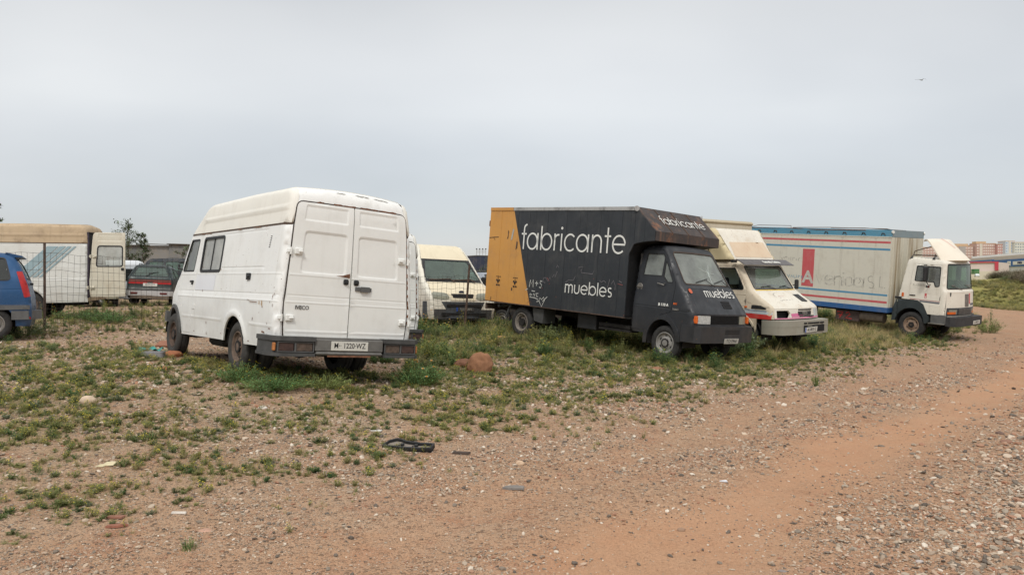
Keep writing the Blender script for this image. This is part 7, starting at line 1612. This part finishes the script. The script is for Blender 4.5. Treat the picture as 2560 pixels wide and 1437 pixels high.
wh_ = thing('warehouse', 'long warehouse with white roof and a blue front signed ITV Melilla', 'warehouse')
A_, B2_ = ((2412-1280)/2000*390, 390), ((2760-1280)/2000*262, 262); C_ = np.array(A_)+(np.array(B2_)-np.array(A_))*.27
quadwall(wh_, 'lower_wall', A_, B2_, 0, 8.9, flat('warehouse_wall', (198, 196, 194), .9, var=.05, scale=.2), 30)
quadwall(wh_, 'blue_front', C_, B2_, 8.3, 11.4, flat('blue_cladding', (36, 92, 150), .6, var=.1, scale=.3), 1, .4)
quadwall(wh_, 'grey_front', A_, C_, 9.0, 11.2, flat('grey_cladding', (176, 188, 200), .8, var=.08, scale=.3), 1, .2); quadwall(wh_, 'blue_trim', A_, C_, 11.2, 11.8, MATS['blue_cladding'], 1, .3)
quadwall(wh_, 'fascia', A_, B2_, 11.4, 13.2, flat('beige_fascia', (206, 190, 170), .9, var=.05, scale=.2), 28, -1.5)
quadwall(wh_, 'roof', A_, B2_, 13.2, 14.2, flat('white_roofing', (226, 228, 230), .8, var=.06, scale=.2), 26, -3)
dW = (np.array(B2_)-np.array(A_)); dW /= np.linalg.norm(dW); nW = np.array([dW[1], -dW[0]])
def onwall(u):   # where the line of sight through column u meets the wall
    k = (u-1280)/2000; a = np.array(A_); s_ = (a[0]-k*a[1])/(k*dW[1]-dW[0]); return a+dW*s_
for u0, u1, z0, z1, tx, nm in ((2536, 2572, 9.0, 10.4, 'ITV MELILLA', 'sign_board'), (2522, 2529.5, 8.7, 10.6, 'SP', 'sign_board')):
    P0, P1 = onwall(u0), onwall(u1); sb = quadwall(wh_, nm, P0, P1, z0, z1, flat('sign_white', (220, 216, 206), .7, var=.03), .2, .65)
    c = (P0+P1)/2+nW*.72; text('sign_lettering', tx, 1.15 if len(tx) > 3 else .8, flat('sign_navy', (48, 48, 88), .7), sb, frame((c[0], c[1], (z0+z1)/2), (dW[0], dW[1], 0), (0, 0, 1)), .03, .03, .72 if len(tx) > 3 else 1)
ph = thing('low_warehouse', 'low pinkish warehouse outlined in red standing in front of the blue one', 'warehouse')
A1, B1 = ((2400-1280)/2000*253, 253), ((2496-1280)/2000*246, 246)
quadwall(ph, 'wall', A1, B1, 0, 7.9, flat('pinkish_wall', (212, 196, 190), .9, var=.05, scale=.2), 16)
quadwall(ph, 'lower_wall', A1, B1, 0, 5.2, flat('beige_lower', (206, 196, 178), .9, var=.05, scale=.2), 1, .5); quadwall(ph, 'red_trim', A1, B1, 7.75, 8.1, flat('red_trim', (186, 62, 78), .7), 1, .4)
E1 = np.array(B1)-(np.array(B1)-np.array(A1))*.09; quadwall(ph, 'red_end', E1, B1, 5.3, 8.0, MATS['red_trim'], .5, .45)
gcx, gcy, _ = at(2438, 160); gz = hz(gcx, gcy); t_ = thing('green_container', 'small green container beside the pinkish warehouse', 'container', (gcx, gcy, 1.65+(702-681)/2000*160))
b = MB(); b.box((0, 0, .45), (.95, 1.2, .95)); b.out('body', paint('container_green', (44, 120, 70), .6), t_); b = MB(); b.box((0, 0, .96), (1.0, 1.25, .06)); b.out('lid', paint('container_green', (44, 120, 70)), t_)
wcx, wcy, _ = at(2444, 150); t_ = thing('distant_car', 'tiny white car parked far off by the green container', 'car', (wcx, wcy, 1.65+(702-688)/2000*150), 1.2)
t_.scale = (.42, .42, .42)
car(t_, prof3, lambda x, z: wz3(z), P_SV, M['glassdark'], [('boot', 0, 2, P_SV, [], None), ('rear_glass_frame', 2, 4, P_SV, [], None)]+segs3(P_SV)[2:], wins=[rp([(.7, .98), (.95, 1.28), (2.1, 1.28), (2.6, .98)], .04, 3)], axles=(.7, 3.2), R=.29, zb=.3, W0=.8, r=.07)
# hillside scrub and tall field growth
hs = [src(p_bushy(.9, .8, 150, 0, 0, .02, .11), [flat('scrub_leaf_a', (120, 118, 96), .9, var=.3, scale=2)]), src(p_bushy(1.1, .9, 150, 0, 0, .02, .10), [flat('scrub_leaf_b', (132, 120, 100), .9, var=.3, scale=2)]), src(p_bushy(.7, .9, 150, 0, 0, .02, .10), [flat('scrub_leaf_c', (116, 124, 84), .9, var=.3, scale=2)])]
hcol = src_collection('scrub_shape', hs)
n = 5200; a = rng.uniform(30.2, 46, n); r = rng.uniform(70, 112, n); X_ = r*np.tan(np.radians(a))*np.cos(np.radians(a)); sx_ = r*np.sin(np.radians(a)); sy_ = r*np.cos(np.radians(a)); zz = H(sx_, sy_); uu, vv, cc = project(np.stack([sx_, sy_, zz], 1))
k = (vv < np.interp(uu, [2440, 2460, 2560, 2800], [680, 694, 706, 706])+rng.normal(0, 3, n)) & (uu > 2448) & (fbm(sx_*.12, sy_*.12, 2) > .42); P = np.stack([sx_, sy_, zz-.05], 1)[k]; n = len(P); s_ = rng.uniform(.3, 1.0, n)
scatter('hillside_scrub', P, np.stack([np.zeros(n), np.zeros(n), rng.uniform(0, 6.28, n)], 1), np.stack([s_, s_, s_], 1), rng.integers(0, 3, n), rng.random(n), hcol)
n = 16000; a = rng.uniform(24, 44, n); r = np.sqrt(rng.uniform(46**2, 92**2, n)); sx_ = r*np.sin(np.radians(a)); sy_ = r*np.cos(np.radians(a)); s1 = sgnd(np.stack([sx_, sy_], 1), RUT); k = ((s1 > 2.6) | (s1 < -4)) & (fbm(sx_*.2+5, sy_*.2, 3) > .42) & (sx_ > 24)
P = np.stack([sx_, sy_, H(sx_, sy_)], 1)[k]; n = len(P); s_ = rng.uniform(.6, 1.5, n)
scatter('field_growth', P, np.stack([np.zeros(n), np.zeros(n), rng.uniform(0, 6.28, n)], 1), np.stack([s_*1.6, s_*1.6, s_], 1), rng.choice([10, 11, 2, 9, 14, 15, 9, 7], n), rng.uniform(.5, 1, n), wcoll)

# ------------------------------------------------------------------ boulders, stones and litter
def stone(name, label, u, v, size, col, seed, flat_=.7, cat='rock', rough=.16, sub=3, sink=.12, yaw=0, up=None, group=None):
    p = gpt(u, v); V, F_ = stone_shape(seed, sub, flat_, rough); r = np.random.default_rng(seed+5); k = r.normal(size=(14, 3)); k /= np.linalg.norm(k, axis=1)[:, None]
    f = 1+.025*sum(np.sin(V@q*9+i) for i, q in enumerate(k[:8]))/2+.012*sum(np.sin(V@q*27+i*2) for i, q in enumerate(k[6:])); V = V*f[:, None]*size; V[:, 2] -= V[:, 2].min()
    t = NT('stone_%d' % seed); c = srgb(*col); t.set(Base_Color=t.mix(t.rng(t.noise(9, 7, .7), .3, .72), tuple(q*.72 for q in c[:3])+(1,), tuple(min(1, q*1.2) for q in c[:3])+(1,)), Roughness=.95); t.p.inputs['Specular IOR Level'].default_value = .2; t.bump(t.noise(22, 8, .75), .6, .012)
    o = emit(name, V, F_, t.m, None, True); o.location = (p[0], p[1], p[2]-size*sink); o.rotation_euler = (0, 0, yaw); return tag(o, label, cat, group)
b_ = stone('boulder', 'large upright tan boulder right of the nearest van', 1199, 931, .43, (148, 108, 82), 76, .98, sink=.08, rough=.22, sub=4)
b_.scale = (1.0, .9, 1.0)
_v = np.array([v.co[:] for v in b_.data.vertices]); _c = _v.mean(0); _q = (_v-_c)/.25; _nn = (np.abs(_q)**4).sum(1)**.25; _e = np.linalg.norm(_q, axis=1); _q *= (.45+.55*_e/_nn)[:, None]
_q[:, 0] *= 1.06-.16*_q[:, 2]; _q[:, 2] *= 1.16; _q[:, 0] += .10*_q[:, 2]; _v = _q*.24+_c
for v_, c_ in zip(b_.data.vertices, _v): v_.co = c_
stone('boulder', 'dark brown boulder leaning against the back of the tan boulder', 1156, 918, .34, (122, 88, 70), 77, .72, sink=.1, sub=4, rough=.25)
stone('stone', 'rounded orange-brown stone by the front wheel of the nearest van', 430, 892, .34, (174, 116, 86), 73, .55, yaw=.3, rough=.26)
stone('stone', 'tan angular rock in the grass before the rear wheel of the black lorry', 1256, 850, .32, (196, 148, 112), 79, .5, rough=.3)
stone('stone', 'pinkish rock in the grass in front of the black lorry doors', 1477, 880, .26, (188, 150, 128), 83, .5, rough=.3)
stone('stone', 'low red-brown rock sunk in the gravel between boulder and black lorry wheel', 1640, 922, .40, (154, 112, 88), 85, .26, rough=.3, sink=.14)
stone('stone', 'pale cream stone with a dark underside at the left', 222, 1008, .20, (206, 184, 160), 87, .6, yaw=1)
stone('stone', 'small white stone below the pale cream stone at the left', 206, 1043, .13, (222, 212, 198), 89, .5)
stone('stone', 'white stone in the gravel below the rear wheel of the nearest van', 656, 1021, .11, (224, 216, 206), 91, .5)
stone('stone', 'orange stone in the grass left of the rear wheel of the nearest van', 407, 926, .17, (182, 118, 86), 93, .5)
stone('stone', 'grey brown stone lying right of the orange one before the nearest van', 471, 932, .14, (168, 146, 124), 95, .55)
stone('stone', 'pale square stone right of the black plastic strip', 1299, 1162, .085, (206, 178, 150), 97, .6, rough=.3)
stone('stone', 'flat pinkish stone in the gravel at the lower left', 514, 1325, .10, (190, 152, 130), 99, .3)
stone('stone', 'dark grey cobble at the right edge of the track', 2500, 1084, .10, (118, 98, 88), 101, .5)
stone('stone', 'broad brown cobble below the dark grey one at the right edge', 2516, 1106, .15, (148, 114, 96), 103, .4)
stone('stone', 'pair-sized grey cobble half sunk at the far right', 2462, 1178, .10, (132, 114, 102), 105, .4)
for i, (u, v, s_, c, lab) in enumerate(((2172, 1268, .12, (138, 124, 108), 'round grey cobble topmost in the stone heap at lower right'), (2135, 1312, .11, (150, 138, 126), 'grey cobble in the middle of the stone heap at lower right'), (2262, 1346, .10, (158, 132, 112), 'oval tan cobble right of the stone heap'), (2248, 1254, .10, (124, 92, 76), 'dark brown cobble behind the stone heap'), (2020, 1424, .10, (176, 134, 112), 'pink cobble at the lower edge below the heap'), (1955, 1428, .10, (130, 134, 140), 'blue grey pebble at the bottom edge'), (2300, 1404, .09, (206, 210, 214), 'shiny pale shard at the lower right'), (1702, 1326, .10, (150, 124, 104), 'tan cobble sunk in the track at bottom centre'))):
    stone('cobble', lab, u, v, s_*.62, tuple(int(a*.6+b*.4) for a, b in zip(c, (172, 142, 120))), 120+i, .5, rough=.24, sink=.2)
def slab(name, label, cat, u, v, poly, th, col, yaw=0, rough=.8, tilt=0, lift=0):
    p = gpt(u, v); b = MB(); n = len(poly); V = [(x, y, 0) for x, y in poly]+[(x*.96, y*.96, th) for x, y in poly]; b.add(V, [tuple(range(n))[::-1], tuple(range(n, 2*n))]+[(i, (i+1) % n, n+(i+1) % n, n+i) for i in range(n)])
    o = b.out(name, flat('litter_%d' % int(u), col, rough, var=.2, scale=20), None); o.location = (p[0], p[1], p[2]+.003+lift); o.rotation_euler = (tilt, 0, yaw); return tag(o, label, cat)
slab('slate_piece', 'flat grey slate piece lying in the gravel at bottom centre', 'slate', 1284, 1221, [(-.09, -.02), (-.03, -.05), (.08, -.04), (.085, .03), (.02, .05), (-.06, .03)], .015, (122, 116, 110))
slab('dark_stick', 'flat dark stick right of the black plastic strip', 'stick', 1155, 1135, [(-.09, -.012), (.05, -.02), (.08, .01), (-.02, .03), (-.08, .02)], .02, (78, 66, 58))
slab('white_shard', 'white triangular shard left of the black plastic strip', 'shard', 940, 1078, [(-.06, .0), (.05, -.03), (.06, .04)], .01, (206, 206, 198))
slab('white_stick', 'small white stick in the gravel at lower left', 'litter', 447, 1284, [(-.05, -.008), (.05, -.008), (.05, .01), (-.05, .012)], .012, (222, 216, 206))
slab('paper_scrap', 'pale yellow folded paper scrap at the left, right-hand sheet', 'paper', 274, 1161, [(-.045, -.05), (.05, -.04), (.045, .05), (-.04, .04)], .006, (206, 194, 158), tilt=.12, lift=.004)
slab('paper_scrap', 'pale yellow paper scrap at the left, left-hand sheet', 'paper', 256, 1164, [(-.04, -.04), (.03, -.05), (.035, .03), (-.03, .04)], .005, (200, 188, 152))
slab('brick_piece', 'red-brown brick piece in the gravel, upper of two at lower left', 'brick', 290, 1294, [(-.06, -.02), (.05, -.025), (.06, .015), (.0, .03), (-.05, .02)], .012, (142, 98, 80)); slab('brick_piece', 'red-brown brick piece in the gravel, lower of two at lower left', 'brick', 293, 1317, [(-.07, -.015), (.0, -.025), (.07, .0), (.04, .025), (-.05, .02)], .014, (148, 96, 76), .2)
slab('white_shard', 'tiny white shard in the track at bottom centre', 'shard', 1808, 1204, [(-.03, 0), (.03, -.02), (.03, .02)], .01, (220, 224, 230))
slab('grey_slab', 'flat grey rounded slab beside the orange-brown stone at the front wheel', 'slab', 383, 893, rect(-.19, -.10, .19, .10, .08), .09, (132, 130, 132))
slab('flat_plank', 'thin dark plank lying by the grey slab near the front wheel', 'plank', 372, 886, [(-.35, -.03), (.4, .05), (.38, .12), (-.36, .03)], .02, (92, 76, 66), .25)
slab('rust_plate', 'rusty plate leaning on rubble behind the orange-brown stone', 'plate', 418, 868, [(-.2, -.1), (.22, -.12), (.2, .14), (-.16, .12)], .03, (142, 96, 74), .2, tilt=.35, lift=.05)
# turquoise rag
p = gpt(368, 876); b = MB(); n, m_ = 12, 6; V = []
for i in range(n+1):
    for j in range(m_+1): x_ = (i/n-.5)*.5; y_ = (j/m_-.5)*.22; V.append((x_, y_, .03+.035*math.sin(i*1.3+j)+.02*math.cos(j*2.1+i*.7)-.05*abs(j/m_-.5)))
b.add(V, [(i*(m_+1)+j, (i+1)*(m_+1)+j, (i+1)*(m_+1)+j+1, i*(m_+1)+j+1) for i in range(n) for j in range(m_)]); o = b.out('turquoise_rag', flat('turquoise_cloth', (66, 146, 138), .8, var=.25, scale=12), None, True, 60); o.location = (p[0], p[1], p[2]); tag(o, 'crumpled turquoise rag on the rubble left of the front wheel', 'rag')
random.seed(4)
for i in range(14):
    u, v = rnd(372, 425), rnd(868, 888); o = stone('rubble_piece', None, u, v, rnd(.06, .14), random.choice([(176, 166, 152), (150, 138, 124), (190, 172, 150), (134, 120, 108)]), 200+i, .5, rough=.3, sub=2); tag(o, 'small pale rubble fragments heaped between the rag and the front wheel', 'rubble', 'rubble beside the front wheel')
# dark tyre offcut
p = gpt(1372, 879); b = MB(); R0 = .20; V = []; n = 14
for i in range(n+1):
    a = math.pi*(i/n); 
    for r_, h_ in ((R0, -.07), (R0, .07), (R0-.05, .07), (R0-.05, -.07)): V.append((r_*math.cos(a)*1.3, h_, r_*math.sin(a)*.75))
b.add(V, [(4*i+j, 4*i+(j+1) % 4, 4*i+4+(j+1) % 4, 4*i+4+j) for i in range(n) for j in range(4)]); o = b.out('rubber_offcut', M['rubber'], None, True, 50); o.location = (p[0], p[1], p[2]-.06); o.rotation_euler = (0, 0, .5); tag(o, 'black rubber offcut half buried in front of the black lorry', 'tyre piece')
# black plastic trim with two clip holes
p = gpt(1024, 1122); t_ = thing('plastic_trim', 'black moulded plastic strip with a grey face lying in the gravel', 'car part', (p[0], p[1], p[2]+.01), -.30); t_.rotation_euler = (.22, .0, -.30); t_.scale = (1.0, 1.45, .8)
b = MB(); L_ = .235
o_ = [(-L_, .035), (-.17, .075), (-.12, .07), (-.05, .045), (.10, .03), (L_, .035), (L_+.01, -.045), (.14, -.055), (.0, -.06), (-.12, -.055), (-L_-.01, -.05)]
b.prism([(x, y) for x, y in o_], .0, .022, 'xy'); 
ring = o_; inn = grow(o_, -.014); n = len(o_); V = [(x, y, .055) for x, y in ring]+[(x, y, .055) for x, y in inn]+[(x, y, .01) for x, y in ring]+[(x, y, .022) for x, y in inn]
b.add(V, [(i, (i+1) % n, n+(i+1) % n, n+i) for i in range(n)]+[(2*n+i, 2*n+(i+1) % n, (i+1) % n, i) for i in range(n)]+[(n+i, n+(i+1) % n, 3*n+(i+1) % n, 3*n+i) for i in range(n)]); b.out('rim', M['black'], t_, angle=40)
b = MB(); b.add([(x, y, .024) for x, y in grow(o_, -.016)], [tuple(range(n))]); b.out('face', flat('dusty_grey_face', (132, 122, 112), .8, var=.2), t_)
for x_ in (-.07, .07):
    b = MB(); b.box((x_, .0, .04), (.035, .022, .025), bev=.005); b.out('clip', M['black'], t_)
    b = MB(); b.lathe([(.008, 0), (.008, .003), (0, .003)], (x_-.035, .0, .0245), 'z', 10); b.out('clip_hole', M['dark'], t_)

# ------------------------------------------------------------------ individual plants that stand out
MFERN = flat('ferny_leaf', (82, 116, 62), .75, var=.35, scale=6); MGREY = flat('grey_green_leaf', (116, 130, 98), .85, var=.3, scale=6); MOLIVE = flat('olive_leaf', (122, 134, 76), .8, var=.35, scale=6)
def clump(label, u, v, r, h, stems, mat, fl=0, fm=None, fr=.02, lf=.045, name='weed_clump', seed=1, per=16, cat='plant'):
    random.seed(seed); p = gpt(u, v); t_ = thing(name, label, cat, (p[0], p[1], p[2])); S = MB(); L_ = MB(); tops = []
    for i in range(stems):
        a = rnd(0, 6.28); rr = r*math.sqrt(random.random()); hh = h*rnd(.55, 1.12)*(1-.5*(rr/r)**2); top = np.array([rr*math.cos(a), rr*math.sin(a), hh]); base = np.array([top[0]*.35, top[1]*.35, -.02]); mid = (top+base)/2+np.array([rnd(-.02, .02), rnd(-.02, .02), 0])
        S.tube([tuple(base), tuple(mid), tuple(top)], [.004, .003, .002], 3, cap=False)
        for k in range(per):
            s_ = rnd(.25, 1.02); q = base+(top-base)*s_+np.array([rnd(-1, 1), rnd(-1, 1), rnd(-1, 1)])*.022; leaf(L_, q, rnd(0, 6.28), rnd(-.3, 1.0), lf*rnd(.5, 1.3), lf*.32)
        tops.append(top)
    S.out('stem', MOLIVE, t_, angle=0)['kind'] = 'stuff'; L_.out('foliage', mat, t_, angle=0)['kind'] = 'stuff'
    random.shuffle(tops)
    for q in tops[:fl]:
        f_ = MB(); c = q+np.array([rnd(-.02, .02), rnd(-.02, .02), rnd(.02, .07)]); n_ = 9 if fm is MWHT else 5
        ax = rnd(-.4, .4)
        for k in range(n_): leaf(f_, c, 6.28*k/n_, rnd(.15, .5), fr, fr*.55)
        if fm is MWHT: f_.box((c[0], c[1], c[2]+.004), (fr*.7, fr*.7, fr*.4), m=1)
        f_.out('flower', [fm, MORA], t_, angle=0)
    return t_
clump('dense green daisy clump right of the nearest van bumper', 1045, 962, .42, .34, 190, MFERN, 9, MWHT, .035, .04, 'daisy_clump', 21, 20)
clump('loose green clump under the right rear corner of the nearest van', 955, 905, .38, .28, 130, MFERN, 0, None, .02, .04, 'weed_clump', 22, 18)
clump('tall yellow-flowered weeds behind the bumper of the nearest van', 1075, 900, .5, .46, 150, MOLIVE, 46, MYEL, .014, .04, 'flowering_weed', 23, 16)
clump('yellow-flowered weeds at the left rear wheel of the nearest van', 598, 952, .36, .24, 120, MFERN, 46, MYEL, .014, .036, 'flowering_weed', 24, 16)
clump('dark green weed clump below the left bumper end of the nearest van', 690, 972, .50, .18, 190, MFERN, 14, MYEL, .013, .036, 'weed_clump', 25, 18)
clump('green weeds with yellow heads below the number plate of the nearest van', 805, 968, .42, .18, 120, MOLIVE, 26, MYEL, .013, .034, 'flowering_weed', 26, 14)
clump('feathery grey-green bush before the number plate of the black lorry', 1845, 880, .62, .55, 190, MGREY, 0, None, .02, .06, 'feathery_bush', 27, 22)
clump('white daisies standing between the black lorry and the faded light lorry', 1900, 858, .34, .62, 50, MOLIVE, 22, MWHT, .035, .05, 'daisy_clump', 28, 10)
clump('white daisies beside the bumper of the cream-roofed van', 1078, 836, .5, .5, 60, MOLIVE, 24, MWHT, .03, .05, 'daisy_clump', 29, 12)
clump('leafy bush at the front corner of the striped box lorry', 2474, 832, .55, .55, 90, MOLIVE, 6, MYEL, .02, .07, 'leafy_bush', 30, 16, 'bush')
clump('tall dry-topped stalk plant right of the striped lorry bumper', 2476, 806, .16, .85, 12, MGREY, 0, None, .02, .08, 'stalk_plant', 31, 12)
clump('grey-green bush before the box of the black lorry, by its rear wheel', 1385, 850, .5, .42, 100, MGREY, 0, None, .02, .06, 'feathery_bush', 32, 16)
clump('bushy weed by the tail of the blue people carrier', 60, 840, .6, .42, 120, MGREY, 8, MYEL, .02, .06, 'weed_clump', 33, 16)
clump('tall thin stalks with pale heads behind the blue people carrier bumper', 118, 822, .2, .75, 12, MOLIVE, 8, MWHT, .018, .05, 'stalk_plant', 34, 6)
clump('deep green low bush behind the fence under the white van side', 215, 800, .9, .34, 150, MFERN, 10, MYEL, .02, .06, 'leafy_bush', 35, 16, 'bush')
clump('green low bush behind the fence below the open van door', 272, 806, .7, .30, 110, MFERN, 0, None, .02, .06, 'leafy_bush', 36, 16, 'bush')
def tuft(label, u, v, h, n, seed, mat=None, name='grass_tuft'):
    random.seed(seed); p = gpt(u, v); b = p_tuft(h, n, .006, .05); o = b.out(name, mat or flat('tuft_green', (92, 112, 58), .8, var=.3), None, angle=0); o.location = (p[0], p[1], p[2]); return tag(o, label, 'grass tuft')
tuft('upright bright grass tuft in the gravel at left centre', 376, 1098, .13, 60, 41); tuft('small round grass tuft at the lower left', 470, 1372, .09, 60, 42); tuft('upright grass tuft alone in front of the faded light lorry', 2040, 966, .30, 70, 43); tuft('broad yellowish grass tuft in the gravel at the centre right', 1622, 990, .14, 90, 44, flat('tuft_olive', (122, 124, 70), .8, var=.3))

# ------------------------------------------------------------------ gull
x, y, z = at(2300, 80, 198); g_ = thing('gull', 'lone gull gliding high in the grey sky at the right', 'bird', (x, y, z), .5)
b = MB(); b.lathe([(0, -.22), (.03, -.18), (.055, -.05), (.05, .08), (.03, .15), (.025, .2), (0, .24)], (0, 0, 0), 'x', 8); b.out('body', flat('gull_grey', (150, 152, 156), .8), g_, True, 60)
for s_, nm in ((1, 'wing'), (-1, 'wing')):
    b = MB(); pts = [(0, .03, .0), (.03, .2, .10 if s_ < 0 else .08), (-.02, .42, .13 if s_ < 0 else .02), (-.14, .62, .14 if s_ < 0 else -.16)]; w_ = [.10, .10, .075, .01]
    V = [(p_[0]-w_[i]*.6, s_*-p_[1], p_[2]) for i, p_ in enumerate(pts)]+[(p_[0]+w_[i]*.4, s_*-p_[1], p_[2]) for i, p_ in enumerate(pts)]+[(p_[0], s_*-p_[1], p_[2]+.015) for i, p_ in enumerate(pts)]
    b.add(V, [(i, i+1, 5+i, 4+i) for i in range(3)]+[(i, i+1, 9+i, 8+i) for i in range(3)]+[(4+i, 5+i, 9+i, 8+i) for i in range(3)]); b.out(nm, flat('gull_wing', (112, 114, 120), .8), g_)
b = MB(); b.add([(-.2, -.03, 0), (-.34, -.05, .0), (-.34, .05, .0), (-.2, .03, 0), (-.2, 0, .02)], [(0, 1, 2, 3), (0, 1, 4), (1, 2, 4), (2, 3, 4)]); b.out('tail', MATS['gull_grey'], g_)
